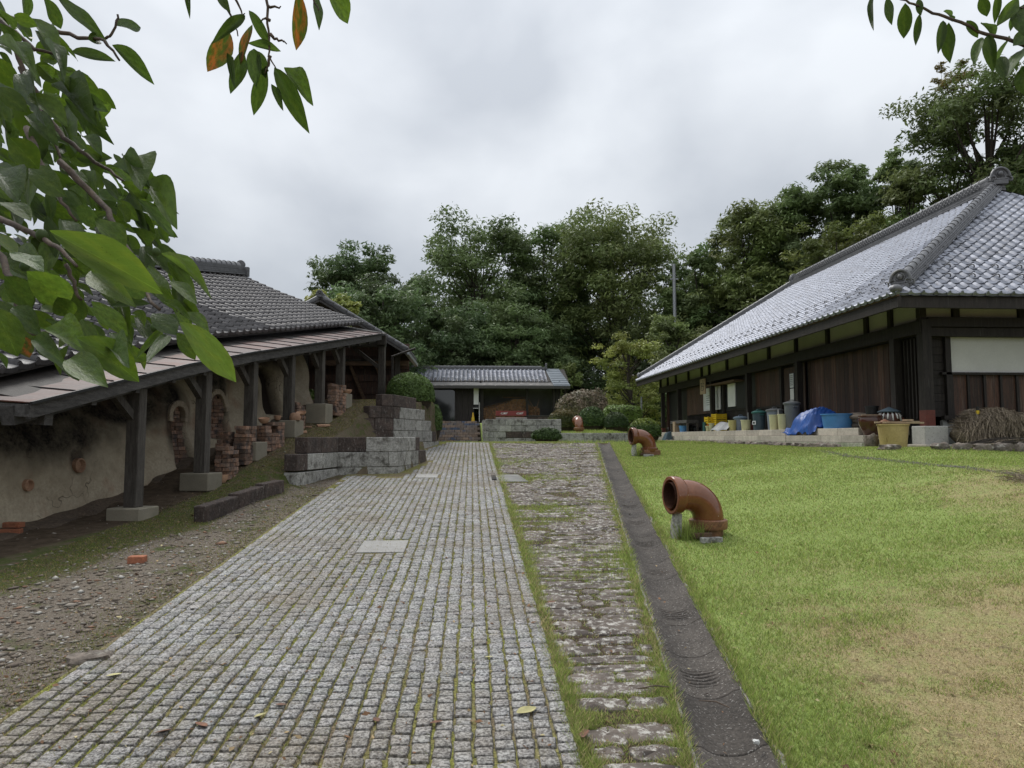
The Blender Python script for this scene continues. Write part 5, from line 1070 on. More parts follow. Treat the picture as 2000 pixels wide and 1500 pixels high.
MB().tube([pos(1520, 8.95) + [0, 0, .40], pos(1520, 8.95) + [0, 0, .60]], .02, 8).build('pipe_offcut', MT['white'], None, label='short white pipe sticking up behind the cream buckets', cat='pipe')
MB().tube([pos(1461, 8.92) + [0, 0, 0], pos(1461, 8.92) + [0, 0, .58]], .022, 8).build('pipe_offcut', MT['metal'], None, label='grey pipe upright beside the blue-grey lidded bin', cat='pipe')
vessel('flower_pot', 'small cream pot at the far end of the row of buckets', pos(1382, 8.72), .085, .20, 'cream', taper=.7, cat='pot'); vessel('flower_pot', 'taller cream pot in front of the orange crates', pos(1389, 8.70), .10, .29, 'cream', taper=.62, cat='pot')
MB().lathe([(.06, 0), (.06, .36), (.05, .36), (.05, .02), (.001, .02)], pos(1375, 8.9), 14, cap=False).build('tube_bin', MT['tealp'], None, smooth=40, label='slim green tube bin beside the cream pots', cat='bin')
def crate(label, u, X, z, sx_, sy_, h, mt):
    c = pos(u, X, z); root = thing('crate', label, 'crate', c); t_ = .02
    for s in (-1, 1):
        for k in range(3):
            box1('side_slat', MT[mt], root, c + np.array([s * (sx_ / 2 - t_ / 2), 0, h * (.18 + .32 * k)]), (t_, sy_, h * .24)); box1('side_slat', MT[mt], root, c + np.array([0, s * (sy_ / 2 - t_ / 2), h * (.18 + .32 * k)]), (sx_ - 2 * t_, t_ - .002, h * .24))
        for q in (-1, 1): box1('corner', MT[mt], root, c + np.array([s * (sx_ / 2 - .02), q * (sy_ / 2 - .02), h / 2]), (.045, .045, h))
    box1('bottom', MT[mt], root, c + np.array([0, 0, .012]), (sx_ - .05, sy_ - .05, .015))
crate('lower orange crate of the narrow stack by the signboard post', 1386, 9.12, PZ, .3, .42, .28, 'orangep'); crate('yellow crate on top of the narrow orange crate', 1386, 9.12, PZ + .285, .3, .42, .28, 'yelpaint')
for k, lb in enumerate(('lowest yellow crate in the stack below the notice board', 'middle yellow crate in the stack below the notice board', 'topmost yellow crate in the stack below the notice board')): crate(lb, 1404, 9.38, PZ + .225 * k, .42, .52, .22, 'yelpaint')
m_ = MB(); c0 = pos(1425, 8.75); c1 = pos(1393, 8.75); m_.grid(lambda a, b: (8.62 + .45 * (b ** 2) * .8, c0[1] + (c1[1] - c0[1]) * a, PZ + .02 + .30 * b ** 1.6 + .02 * math.sin(a * 9)), 14, 8); m_.build('bent_sheet', MT['metal'], None, smooth=True, label='curved grey mesh sheet leaning by the cream pots', cat='sheet')
for i, (u, r, lb) in enumerate(((1340, .17, 'black rubbish bag nearest the far workbench'), (1350, .20, 'largest black rubbish bag under the far slatted wall'), (1361, .16, 'black rubbish bag beside the signboard pillar'))):
    ph = rng.uniform(0, 6, 3); MB().ell(pos(u, 9.2) + [0, 0, r * .75], (r, r * 1.1, r * .85), 14, 9, None, lambda p: .9 + .10 * math.sin(5 * p[0] + ph[0]) * math.sin(6 * p[1] + ph[1]) + .05 * math.sin(11 * p[2] + ph[2])).build('rubbish_bag', MT['black'], None, smooth=True, label=lb, cat='bag')
wt = thing('workbench', 'weathered plank workbench at the far end of the platform', 'table', pos(1335, 8.9)); a, b = pos(1352, 8.9), pos(1320, 8.9)
MB().bar(a + [0, 0, .42], b + [0, 0, .42], .5, .12).build('table_top', MT['timber_h'], wt)
for p in (a, b):
    for s in (-.2, .2): box1('leg', MT['timber'], wt, p + np.array([s, 0, .18]), (.07, .07, .36))
vessel('bucket', 'blue bucket under the far workbench', pos(1335, 8.85), .2, .26, 'blue'); box1('carton', MT['wood_sign'], None, (8.75, Yu(1322, 8.75), .42), (.3, .3, .44), label='brown carton standing beside the far workbench', cat='box')
c_ = np.array([8.15, Yu(1301, 8.15), float(G(8.15, 30))]); bg_ = thing('tool_bag', 'dark bag leaning at the far end of the platform by the bush', 'bag', c_)
MB().hexa([c_ + [-.18, -.3, 0], c_ + [.18, -.3, 0], c_ + [.18, .3, 0], c_ + [-.18, .3, 0], c_ + [-.02, -.22, .42], c_ + [.16, -.22, .46], c_ + [.16, .2, .42], c_ + [-.02, .2, .38]]).build('bag_body', MT['slatep'], bg_, bevel=.04, seg=2); MB().tube([c_ + [.05, -.15, .42], c_ + [.05, -.1, .6], c_ + [.05, .1, .58], c_ + [.05, .12, .4]], .02, 6).build('strap', MT['black'], bg_, smooth=True)
# tarpaulin heap
tr_ = MB(); tc_ = pos(1602, 8.92)
def tarpf(a, b):
    x = (a - .5) * 1.15; y = (b - .5) * 2.6; r = math.hypot(x / .55, y / 1.25); h = .46 * max(0, 1 - r ** 1.7) ** .8
    sa = lambda q: math.sqrt(math.sin(q) ** 2 + .02); fold = .13 * sa(6 * x + 2.2 * y + 1.6 * math.sin(3 * y)) * sa(2.6 * y + 3 * x) + .05 * sa(6 * y + 8 * x + 2 * math.sin(5 * x + y)) + .022 * sa(17 * x - 9 * y + 2 * math.sin(7 * y)) - .05
    z = h + fold * (.4 + .9 * (1 - min(1, r * .6))); 
    X_ = tc_[0] + x + .05 * math.sin(6 * y); Y_ = tc_[1] + y + .08 * math.sin(5 * x)
    base = PZ + .015
    if X_ < 8.56: base -= .17 * min(1, (8.56 - X_) / .06); 
    if Y_ < 17.6: Y_ = 17.6 + (Y_ - 17.6) * .3
    return (max(X_, 8.44), Y_, base + z)
tr_.grid(tarpf, 44, 80); tr_.build('tarpaulin', MT['tarp'], None, smooth=38, label='crumpled blue tarpaulin heaped over goods on the platform edge', cat='tarpaulin')
vessel('washtub', 'wide sky-blue plastic tub in front of the blue tarpaulin', pos(1636, 8.98), .385, .36, 'blue', rim=.025, taper=.86, cat='tub', n=36)
for i, (dy, dx, dz, lb) in enumerate(((0, 0, 0, 'lowest sandbag behind the blue tub'), (-.04, .02, .12, 'middle sandbag of the pile behind the blue tub'), (.05, -.02, .24, 'topmost sandbag of the pile behind the blue tub'), (-.25, -.05, .20, 'sandbag lying crosswise at the near end of the pile'))):
    p = pos(1675, 9.35) + np.array([dx, dy, dz + .07]); MB().ell(p, (.22, .42, .085), 14, 8, rot('Z', rng.uniform(-.3, .3)), lambda q: .95 + .07 * math.sin(6 * q[0] + 3 * q[1])).build('sandbag', MT['sack'], None, smooth=True, label=lb, cat='sandbag')
jr = thing('glazed_jar', 'squat shiny dark brown glazed jar on the stone step', 'jar', (8.70, 15.1, .03)); MB().lathe([(.13, 0), (.14, .01), (.20, .14), (.245, .27), (.25, .34), (.235, .385), (.25, .40), (.25, .425), (.21, .425), (.20, .38), (.001, .37)], (8.70, 15.1, .03), 32, cap=False).build('body', MT['jar'], jr, smooth=40); MB().lathe([(.001, .43), (.19, .43), (.195, .455), (.001, .46)], (8.74, 15.15, .03), 24, cap=False).build('wooden_lid', MT['wood_sign'], jr, smooth=40)
vessel('plant_pot', 'tall black pot standing behind the brown glazed jar', (9.12, 15.75, PZ), .14, .50, 'black', taper=.75, cat='pot')
vs_ = thing('lidded_vase', 'dark jar with white dripping glaze and conical lid behind the red post shoe', 'jar', (9.10, 15.05, .03)); o_ = (9.10, 15.05, .06)
MB().lathe([(.13, 0), (.2, .15), (.225, .30), (.2, .42), (.16, .47), (.001, .47)], o_, 28, cap=False).build('body', MT['jar'], vs_, smooth=40); MB().lathe([(.23, .47), (.235, .49), (.12, .54), (.03, .58), (.001, .59)], o_, 28, cap=False).build('lid', MT['slatep'], vs_, smooth=40)
for k in range(14):
    a = k * 2 * math.pi / 14; l = rng.uniform(.10, .22); MB().tube([np.array(o_) + [.172 * math.cos(a), .172 * math.sin(a), .465], np.array(o_) + [.212 * math.cos(a), .212 * math.sin(a), .40], np.array(o_) + [.232 * math.cos(a), .232 * math.sin(a), .40 - l * .6]], [.02, .018, .010], 6).build('glaze_drip', MT['white'], vs_, smooth=True)
box1('vase_stand', MT['oya'], None, (9.10, 15.05, -.06), (.42, .5, .24), bevel=.01, label='pale stone block under the dripping-glaze jar', cat='block')
yt = thing('yellow_tub', 'large faded yellow tub with planks laid across its top', 'tub', (8.42, 13.85, -.22)); MB().lathe([(.235, 0), (.24, .02), (.285, .44), (.30, .445), (.30, .475), (.27, .475), (.262, .44), (.22, .05), (.001, .05)], (8.44, 13.85, -.22), 32, cap=False).build('body', MT['tubyellow'], yt, smooth=40)
for (a, b, wd) in (((8.12, 13.95, .29), (8.92, 13.6, .275), .11), ((8.2, 13.75, .285), (9.0, 13.9, .30), .09), ((8.62, 13.75, .33), (8.80, 13.8, .33), .1)): MB().bar(a, b, wd, .035).build('plank', MT['wood_sign'], yt)
MB().lathe([(.10, 0), (.13, .03), (.001, .10)], (8.3, 13.9, .26), 14, cap=False).build('contents', MT['glaze_rough'], yt)
rock('dark_rock', None, (8.26, 14.3, -.10), (.3, .3, .34), label='dark rock between platform end and yellow tub', cat='rock')
# straw heap and bundle of sticks at the end wall
def strands(root, name, mt, gen, n, w0):
    Vv, Ff = [], []; k = 0
    for i in range(n):
        P_ = np.array(gen()); s_ = unit(rng.normal(0, 1, 3)) * w0
        for q in P_: Vv += [q - s_, q + s_]
        m = len(P_)
        for q in range(m - 1): Ff.append((k + 2 * q, k + 2 * q + 1, k + 2 * q + 3, k + 2 * q + 2))
        k += 2 * m
    return link(name, mesh_np(name, np.array(Vv) - wloc(root), np.array(Ff)), MT[mt], root, kind='stuff')
sh = thing('straw_heap', 'heap of brown dry straw bundles against the farmhouse end wall', 'straw', (10.2, 13.75, -.2))
for (x, z, r, l) in ((9.95, .05, .24, .5), (10.35, .08, .27, .55), (10.7, .02, .24, .5), (10.15, .36, .22, .5), (10.55, .34, .2, .5)): MB().ell((x, 13.85, z), (r, l * .75, r), 14, 9, None, lambda p: .92 + .1 * math.sin(7 * p[0] + 5 * p[2])).build('bundle', MT['straw'], sh, smooth=40)
def sgen():
    x = rng.uniform(9.72, 10.9); top = .50 - .35 * abs((x - 10.3) / .6) ** 2.5; y0 = rng.uniform(13.5, 14.1); z0 = top + rng.uniform(-.1, .08); y1 = 13.22 + rng.uniform(-.1, .25); l = rng.uniform(.15, .55); dx = rng.normal(0, .10)
    return [(x, y0, z0), (x + dx * .5, (y0 + y1) / 2 - .05, z0 - .02 + rng.normal(0, .02)), (x + dx, y1, z0 - l * .5), (x + dx * 1.6, y1 - .05, max(-.2, z0 - l))]
strands(sh, 'loose_straw', 'straw', sgen, 2600, .0045)
def sgen2(): x = rng.uniform(9.75, 10.85); z = rng.uniform(-.15, .35); y = 13.33 + rng.normal(0, .05); a = rng.normal(0, .35); return [(x, y, z), (x + .12 * math.cos(a), y - .02, z + .12 * math.sin(a)), (x + .25 * math.cos(a), y, z + .25 * math.sin(a) - .02)]
strands(sh, 'cut_ends', 'straw', sgen2, 1200, .005)
for k in range(4): MB().tube([(10.8, 13.8, .38 - .06 * k), (11.35, 13.75, .46 - .09 * k)], .012, 5).build('stalk', MT['straw'], sh)
pl = thing('striped_pole', 'short black and yellow hazard pole standing by the straw heap', 'pole', (10.2, 13.35, -.2))
zz = -.17
pb = np.array(atY(1912, 855, 13.45)); MB().lathe([(.13, 0), (.13, .03), (.05, .06)], (pb[0], pb[1], -.2), 16).build('base', MT['black'], pl, smooth=40)
for k in range(10): MB().tube([(pb[0], pb[1], -.15 + k * .074 + q * .0148) for q in range(6)], .030, 12).build('stripe', MT['yelpaint' if k % 2 == 0 else 'black'], pl, smooth=40)
tw = thing('stick_bundle', 'bundle of thin brown sticks lying on the grass by the end wall', 'sticks', (10.0, 13.0, -.2))
for k in range(46):
    a = np.array(atY(1872 + rng.uniform(0, 45), 866, 12.9 + rng.uniform(-.1, .3))); b = np.array(atY(1985 + rng.uniform(-25, 25), 858, 12.9 + rng.uniform(-.15, .4))); a[2] = -.2 + rng.uniform(.0, .06); b[2] = -.2 + rng.uniform(.02, .22); mid = (a + b) / 2 + rng.normal(0, .03, 3)
    MB().tube([a, mid, b], [.011, .010, .005], 5).build('stick', MT['bark' if k % 3 else 'straw'], tw)
for i, (u, v, lb) in enumerate(((1990, 846, 'upper grey sheet lying behind the stick bundle'), (1996, 858, 'lower grey sheet lying beside the stick bundle'))): q = atY(u, v, 13.4); box1('metal_sheet', MT['metal'], None, (q[0] + .3, 13.4 + .1 * i, -.13 + .08 * (1 - i)), (.9, .5, .02), rot('Y', .03), label=lb, cat='sheet')
q = gp(2000, 940); bp = thing('brush_pile', 'little pile of dry twigs on the lawn at the right edge', 'twigs', q)
strands(bp, 'twigs', 'straw', lambda: (lambda p, d: [p, p + d * .5 + [0, 0, .02], p + d])(q + rng.normal(0, .09, 3) * [1.3, 1, 0] + [0, 0, abs(rng.normal(0, .05))], rng.normal(0, .10, 3) * [1, 1, .4]), 260, .003)
# fallen leaves on the paving and channel
def fallen(label, u, v, l, mt, plane=None, curl=.25):
    d = ray(u, v); p = d * (-1.7 / (d[2] - .0715 * d[1])) + np.array([0, 0, .028]); a = rng.uniform(0, 6.28); M = rot('Z', a) @ rot('X', rng.normal(0, .15)); n = 8; m = MB()
    m.grid(lambda s, t_: p + M @ np.array([(s - .5) * l, (t_ - .5) * l * .55 * math.sin(math.pi * min(.97, max(.03, s))) ** .7, curl * l * ((s - .5) ** 2 * .6 + abs(t_ - .5) * .5 * math.sin(math.pi * s))]), n, 4); m.build('fallen_leaf', mt, None, smooth=True, label=label, cat='leaf')
LB = mat('dead_leaf_brown', (.17, .075, .04), (.10, .05, .03), 30, .7, .3, 80, fine=.3); LY = mat('dead_leaf_yellow', (.46, .42, .20), (.36, .33, .15), 20, .7, .2, 80, fine=.2)
for u, v, l, mt_, lb in ((1028, 1399, .125, LY, 'biggest pale yellow fallen leaf on the setts near the right edge'), (222, 1328, .075, LY, 'small yellow leaf lying on setts near the left paving edge'), (508, 1408, .07, LY, 'pale yellow leaf between the brown ones on the lower setts'), (320, 1440, .085, LB, 'orange-brown leaf lying on setts at the lower left'), (393, 1427, .09, LB, 'dark curled brown leaf right of the orange-brown one'), (548, 1387, .06, LB, 'brown leaf on setts above the pale yellow leaf'), (735, 1417, .06, LB, 'reddish leaf on the lower middle of the setts'), (852, 1422, .065, LB, 'brown curled leaf left of the biggest yellow leaf'), (955, 1292, .05, LY, 'tiny yellow leaf on setts in the middle distance'), (1077, 1183, .07, LB, 'dark crumpled leaf at the paving edge by the flagstones'), (1142, 1445, .09, LB, 'dark crumpled leaf in grass between setts and flagstones'), (465, 1248, .06, LY, 'green-yellow leaf on setts at the left middle')):
    fallen(lb, u, v, l, mt_)
for (u, v, u2, v2, lb) in ((1365, 1368, 1425, 1382, 'thin twig lying across the drain channel'), (1245, 1345, 1308, 1342, 'short twig on the channel rim beside the grass')):
    a = gp(u, v, .04); b = gp(u2, v2, .04); MB().tube([a, (a + b) / 2 + [.01, 0, .012], b], [.003, .004, .003], 6).build('fallen_twig', MT['twig'], None, label=lb, cat='twig')
q = gp(1478, 1462, .03); rock('pebble', None, q + np.array([0, 0, .03]), (.035, .03, .025), 'white', label='small pale pebble on the channel edge beside the lawn', cat='pebble')
# ------------------------------------------------------------------ clipped bushes, shrubs, trees
def leaf_quads(P, Nn, size, C, el=1.6):
    """diamond leaves at P, roughly facing Nn"""
    n = len(P); a = rng.normal(0, 1, (n, 3)); t1 = np.cross(Nn, a); t1 /= np.linalg.norm(t1, axis=1)[:, None] + 1e-9; t2 = np.cross(Nn, t1); s = size[:, None]
    V = np.stack([P - t1 * s * el * .5, P + t2 * s * .32 + Nn * s * .05, P + t1 * s * el * .5, P - t2 * s * .32 + Nn * s * .05], 1).reshape(-1, 3)
    return V, np.arange(4 * n).reshape(-1, 4), np.repeat(C, 4, 0)
def rdir(n): v = rng.normal(0, 1, (n, 3)); return v / np.linalg.norm(v, axis=1)[:, None]
def topiary(label, c, rad, n, col, col2, name='clipped_bush', lump=.05, top=None, leaf=.035, boxy=2.2, sprig=0.):
    c = np.asarray(c, float); rad = np.asarray(rad, float); root = thing(name, label, 'bush', c); d = rdir(n); d[:, 2] = np.abs(d[:, 2]) * 1.0 - .25 * (rng.random(n) < .5)
    d /= np.linalg.norm(d, axis=1)[:, None]; q = (np.abs(d) ** boxy).sum(1) ** (-1 / boxy); r = q * (1 + lump * vnoise(d[:, 0] * 3 + c[0], d[:, 1] * 3 + d[:, 2] * 2, 1.6, int(abs(c[1] * 10)))) * (1 - .12 * rng.random(n) ** 2) + (rng.random(n) < sprig) * rng.random(n) * .12
    P_ = c + d * r[:, None] * rad; Nn = d / rad; Nn /= np.linalg.norm(Nn, axis=1)[:, None]; Nn = Nn + rng.normal(0, .55, (n, 3)); Nn /= np.linalg.norm(Nn, axis=1)[:, None]
    m = rng.random((n, 1)) * .6 + .4 * (vnoise(d[:, 0] * 4, d[:, 1] * 4 + d[:, 2] * 4, 2, 4)[:, None] * .5 + .5); C = np.array(col) * m + np.array(col2) * (1 - m)
    if top is not None: k = sst((d[:, 2] - .35) / .4)[:, None] * (rng.random((n, 1)) < .8); C = C * (1 - k) + np.array(top) * k
    C = C * rng.uniform(.7, 1.3, (n, 1)); V, Fq, Cc = leaf_quads(P_, Nn, rng.uniform(.7, 1.3, n) * leaf, C); me = mesh_np('foliage', V - c, Fq); vcol(me, Cc); link('foliage', me, MT['topiary'], root)
    MB().ell(c, rad * .90, 20, 14, None, lambda p: (abs(p[0]) ** boxy + abs(p[1]) ** boxy + abs(p[2]) ** boxy) ** (-1 / boxy)).build('dark_core', MT['soil'], root, smooth=True)  # solid dark core stands in for the bush's shaded inside
    MB().tube([c + [0, 0, -rad[2]], c], .05, 7).build('stem', MT['bark'], root)
    return root
GD, GM, GL = (.06, .10, .027), (.105, .165, .04), (.17, .24, .055)
def bush_px(label, u0, u1, vt, vb, Y, n, c1, c2, **k):
    a = atY(u0, vb, Y); b = atY(u1, vb, Y); t = atY((u0 + u1) / 2, vt, Y); rx = (b[0] - a[0]) / 2; h = t[2] - a[2]; zc = a[2] + h * .42
    return topiary(label, ((a[0] + b[0]) / 2, Y, zc), (rx, rx * k.pop('deep', .95), h * .58), n, c1, c2, **k)
bush_px('big round clipped bush above the pale block wall', 754, 848, 729, 806, 20.2, 15000, GM, GD, top=(.12, .185, .045), leaf=.045, lump=.03)
bush_px('small clipped bush between pale block wall and steps', 826, 863, 790, 858, 20.9, 5000, GM, GD, lump=.10, leaf=.05)
bush_px('brownish-green clipped dome left of the far pipe bend', 1070, 1130, 799, 848, 25.5, 8000, (.085, .085, .02), (.03, .05, .012), top=(.13, .10, .03), leaf=.05)
bush_px('dark round clipped bush right of the far pipe bend', 1128, 1182, 795, 846, 27.0, 7500, GM, (.02, .042, .015), leaf=.05)
bush_px('smaller dark dome in front of the square hedge', 1180, 1226, 805, 846, 26.5, 6000, GD, (.022, .042, .014), leaf=.05, top=(.06, .085, .03))
bush_px('flat-topped light green hedge behind the dark domes', 1180, 1248, 793, 838, 32.0, 7000, GL, GM, leaf=.07, boxy=5, lump=.06, sprig=.05)
bush_px('yellow-green topped round bush beside the second pipe bend', 1228, 1290, 817, 866, 22.3, 9000, GM, (.02, .04, .010), top=(.15, .19, .02), leaf=.045, deep=1.1)
bush_px('low spreading dark shrub at the foot of the yard wall', 1040, 1096, 838, 864, 21.9, 4200, (.055, .09, .03), GD, lump=.16, leaf=.06, name='low_shrub', deep=.5, sprig=.2)
bush_px('large loose shrub with pale pinkish flowers behind the domes', 1092, 1188, 762, 835, 34.0, 9000, (.30, .22, .17), (.07, .085, .03), lump=.14, leaf=.085, name='flowering_shrub', sprig=.15)
bush_px('small leafy weed bush inside the kiln shed', 588, 618, 765, 800, 18.9, 2200, GL, GM, lump=.2, leaf=.07, name='low_shrub', sprig=.2)
bush_px('dark hedge in front of the trees right of the woodshed', 1250, 1330, 770, 848, 42, 5200, GM, GD, lump=.15, leaf=.11, name='hedge', sprig=.1, boxy=3)
def tree(label, x, y, z0, H, W, col, n=9000, leaf=.26, base=.35, name='broadleaf_tree', ncl=46, gap=.5, trunks=1, tr=.20, shape=1.0, cat='tree', seed=None, D=None, weep=0.):
    """trunk, limbs reaching to leaf clusters; clusters are shells of small leaves with gaps between them"""
    g = np.random.default_rng(int(abs(x * 131 + y * 71)) if seed is None else seed); root = thing(name, label, cat, (x, y, z0), 'trees behind the buildings'); D = D or W; tk = MB(); o = np.array([x, y, z0])
    zc0, zc1 = H * base, H; cl = []
    for i in range(ncl):
        for _ in range(30):
            hgt = g.random() * .96; f = max(.05, 1 - abs((hgt - .42) / .60) ** 2.8) ** (1 / 2.4); a = g.uniform(0, 6.28); q = math.sqrt(g.random()) ** .7; p = np.array([q * f * W / 2 * math.cos(a), q * f * D / 2 * math.sin(a), zc0 + hgt * (zc1 - zc0) * .95])
            if all(np.linalg.norm((p - c) / [1, 1, .8]) > gap * W * .16 for c, _ in cl): break
        cl.append((p, W * g.uniform(.10, .17)))
    tops = []
    for k in range(trunks):
        b0 = o + [g.normal(0, .5) * (trunks > 1), g.normal(0, .4) * (trunks > 1), -.3]; lean = g.normal(0, .05 * H, 2) * (1.4 if trunks > 1 else .6); pts = [b0 + np.array([lean[0] * s ** 1.4 + .12 * math.sin(s * 7 + k), lean[1] * s ** 1.4, s * H * .88 + .3 * (s > 0)]) for s in np.linspace(0, 1, 8)]
        tk.tube(pts, [tr * (1 - .85 * s) for s in np.linspace(0, 1, 8)], 7); tops.append(pts)
    for c, r in cl:
        P_ = o + c; pts = min(tops, key=lambda q: np.linalg.norm(q[4][:2] - P_[:2])); s = np.clip((c[2] / H - .22) * 7 / .9, 1, 6.2); i0 = int(s); st_ = pts[i0] + (pts[min(i0 + 1, 7)] - pts[i0]) * (s - i0)
        if st_[2] > P_[2] - .1: st_ = pts[max(0, i0 - 1)]
        md = (st_ + P_) / 2 + [0, 0, -.08 * np.linalg.norm(P_ - st_)]; tk.tube([st_, md, P_], [tr * .30, tr * .20, tr * .05], 5, False)
    tk.build('trunk', MT['bark'], root, smooth=True)
    w_ = np.array([r ** 2 for _, r in cl]); cnt = np.maximum(20, (w_ / w_.sum() * n * 2.0).astype(int)); Vs, Cs, Ps, Ns, Ss = [], [], [], [], []
    for (c, r), m in zip(cl, cnt):
        sub = g.normal(0, .55, (5, 3)) * r; wh = g.integers(0, 5, m); d = g.normal(0, 1, (m, 3)); d /= np.linalg.norm(d, axis=1)[:, None]; d[:, 2] = np.where(d[:, 2] < -.2, d[:, 2] * .45, d[:, 2]); rr_ = r * .72 * (.45 + .6 * g.random(m))
        P_ = o + c + sub[wh] + d * rr_[:, None] * [1.15, 1.15, .8]
        if weep: P_[:, 2] -= weep * g.random(m) * r * 2.5
        N_ = d * .6 + [0, 0, .55] + g.normal(0, .5, (m, 3)); N_ /= np.linalg.norm(N_, axis=1)[:, None]; tone = g.uniform(.72, 1.25) * (.85 + .3 * g.random((m, 1))) ; Ps.append(P_); Ns.append(N_); Cs.append(np.array(col) * tone * g.uniform(.95, 1.06, (1, 3))); Ss.append(g.uniform(.6, 1.25, m) * leaf * .8)
    n = len(np.concatenate(Ps)); V, Fq, C = leaf_quads(np.concatenate(Ps), np.concatenate(Ns), np.concatenate(Ss), np.concatenate(Cs), 1.9); me = mesh_np('crown', V - o, Fq); vcol(me, C); link('crown', me, MT['tree_leaf'], root); return root
def tree_px(label, u, vt, vb, Y, wpx, col, **k):
    b = atY(u, vb, Y); t = atY(u, vt, Y); z0 = min(b[2], float(G(b[0], Y, False))); return tree(label, b[0], Y, z0, t[2] - z0, wpx / F * Y, col, **k)
DG, MG, OG, YG, BG = (.125, .18, .075), (.16, .222, .084), (.19, .235, .08), (.27, .30, .08), (.125, .18, .075)
tree_px('rounded dark tree on the skyline left of the tall oaks', 690, 484, 800, 56, 165, DG, n=15000, base=.30, ncl=60, gap=.55)
tree_px('broad bluish dark evergreen just above the kiln shed roof', 742, 548, 800, 46, 200, BG, n=17000, base=.05, ncl=70, gap=.6, leaf=.22)
tree_px('thin tree between the dark evergreen and the tall oaks', 815, 515, 800, 52, 80, MG, n=6500, base=.3, ncl=26)
tree_px('small yellow-green tree behind the kiln shed gable', 655, 572, 780, 40, 105, YG, n=7000, base=.35, ncl=30, leaf=.2)
tree_px('left one of the three tallest oaks in the middle', 930, 432, 800, 60, 220, MG, n=20000, base=.22, ncl=80, gap=.45, trunks=3)
tree_px('middle one of the three tallest oaks, slightly narrower', 1068, 426, 800, 61, 185, MG, n=17000, base=.22, ncl=66, gap=.45, trunks=2)
tree_px('right one of the three tallest oaks with bare trunks', 1205, 424, 800, 58, 255, OG, n=20000, base=.30, ncl=78, gap=.6, trunks=4)
tree_px('dense dark undergrowth tree in front of the left oak', 890, 600, 812, 52, 190, DG, n=13000, base=.05, ncl=56, leaf=.22)
tree_px('dense understorey tree below the middle oak', 1010, 590, 812, 53, 170, MG, n=12000, base=.05, ncl=52, leaf=.22)
tree_px('dark understorey tree beneath the right oak', 1140, 640, 812, 60, 200, BG, n=12000, base=.05, ncl=50, leaf=.22)
tree_px('small drooping tree beside the woodshed gable', 1108, 702, 812, 49, 62, OG, n=5200, base=.25, ncl=20, leaf=.14, weep=.8, name='weeping_tree')
tree_px('yellow-green maple with level sprays left of the farmhouse eave', 1232, 655, 815, 40, 120, YG, n=6500, base=.12, ncl=34, leaf=.13, gap=.9, name='maple_tree')
tree_px('olive tree in the gap behind the farmhouse far eave', 1318, 610, 815, 45, 130, OG, n=10000, base=.05, ncl=46, leaf=.2)
tree_px('tall tree at the left end of the wooded hill', 1372, 462, 800, 52, 145, MG, n=13000, base=.12, ncl=56)
tree_px('broad olive-green tree on the hill above the long roof', 1480, 405, 800, 50, 200, OG, n=18000, base=.15, ncl=74)
tree_px('bushy tree on the hill rising above its broad neighbour', 1570, 372, 760, 49, 175, MG, n=15000, base=.18, ncl=62)
tree_px('airy tall tree with visible branches above the long roof', 1655, 318, 700, 47, 165, MG, n=9500, base=.50, ncl=38, gap=.9, trunks=3, tr=.16)
tree_px('second airy tall tree nearer the big edge tree', 1742, 312, 700, 46, 130, MG, n=7000, base=.52, ncl=30, gap=.9, trunks=2, tr=.16)
tree_px('yellowish-green bush tree directly behind the farmhouse ridge', 1655, 425, 640, 41, 190, (.15, .175, .05), n=12000, base=.1, ncl=54, leaf=.2)
tree_px('olive tree behind the ridge left of the edge tree', 1790, 330, 620, 39, 130, OG, n=10000, base=.15, ncl=44, leaf=.2)
tree_px('huge dark tree filling the right edge behind the ridge tile', 1950, 140, 620, 37, 300, (.125, .17, .055), n=24000, base=.12, ncl=100, gap=.6, leaf=.22, tr=.35)
tree_px('sparse yellowing branches at the top of the right edge', 1880, 118, 620, 39, 90, (.22, .19, .06), n=1800, base=.76, ncl=16, gap=1.2, leaf=.16, tr=.14)
tree_px('tree above the farmhouse ridge at far right', 2060, 250, 620, 36, 200, MG, n=10000, base=.1, ncl=50, leaf=.22)
for i, (u, vt, Y, wpx, lb) in enumerate(((780, 640, 62, 260, 'deep background tree left of centre behind the dark evergreen'), (960, 560, 72, 260, 'deep background tree behind the left oak'), (1130, 570, 74, 260, 'deep background tree behind the middle oak'), (1290, 560, 70, 220, 'deep background tree right of the oaks'), (1430, 520, 62, 240, 'deep background tree behind the hill-foot trees'), (1600, 470, 58, 260, 'deep background tree behind the long roof'), (640, 640, 66, 200, 'deep background tree behind the kiln shed gable'))):
    tree_px(lb, u, vt, 800, Y, wpx, (.10, .14, .06), n=8000, base=.02, ncl=60, leaf=.34)
tree_px('bushy tree far left behind the kiln shed ridge', 560, 585, 780, 48, 90, OG, n=3500, base=.2, ncl=22)
pt = atY(1321, 800, 50); pu = thing('utility_pole', 'grey concrete utility pole rising between the trees', 'pole', (pt[0], 50, .5)); MB().tube([(pt[0], 50, .5), (pt[0], 50, float(atY(1321, 516, 50)[2]))], [.16, .11], 10).build('shaft', MT['metal'], pu, smooth=40); MB().bar((pt[0] - .3, 50, float(atY(1321, 545, 50)[2])), (pt[0] + .3, 50, float(atY(1321, 545, 50)[2])), .08, .1).build('crossarm', MT['metal'], pu)
a, b = atY(1253, 848, 36), atY(1253, 775, 36); MB().tube([a, b], .05, 8).build('thin_post', MT['metal'], None, smooth=40, label='thin grey post in front of the dark hedge', cat='post')
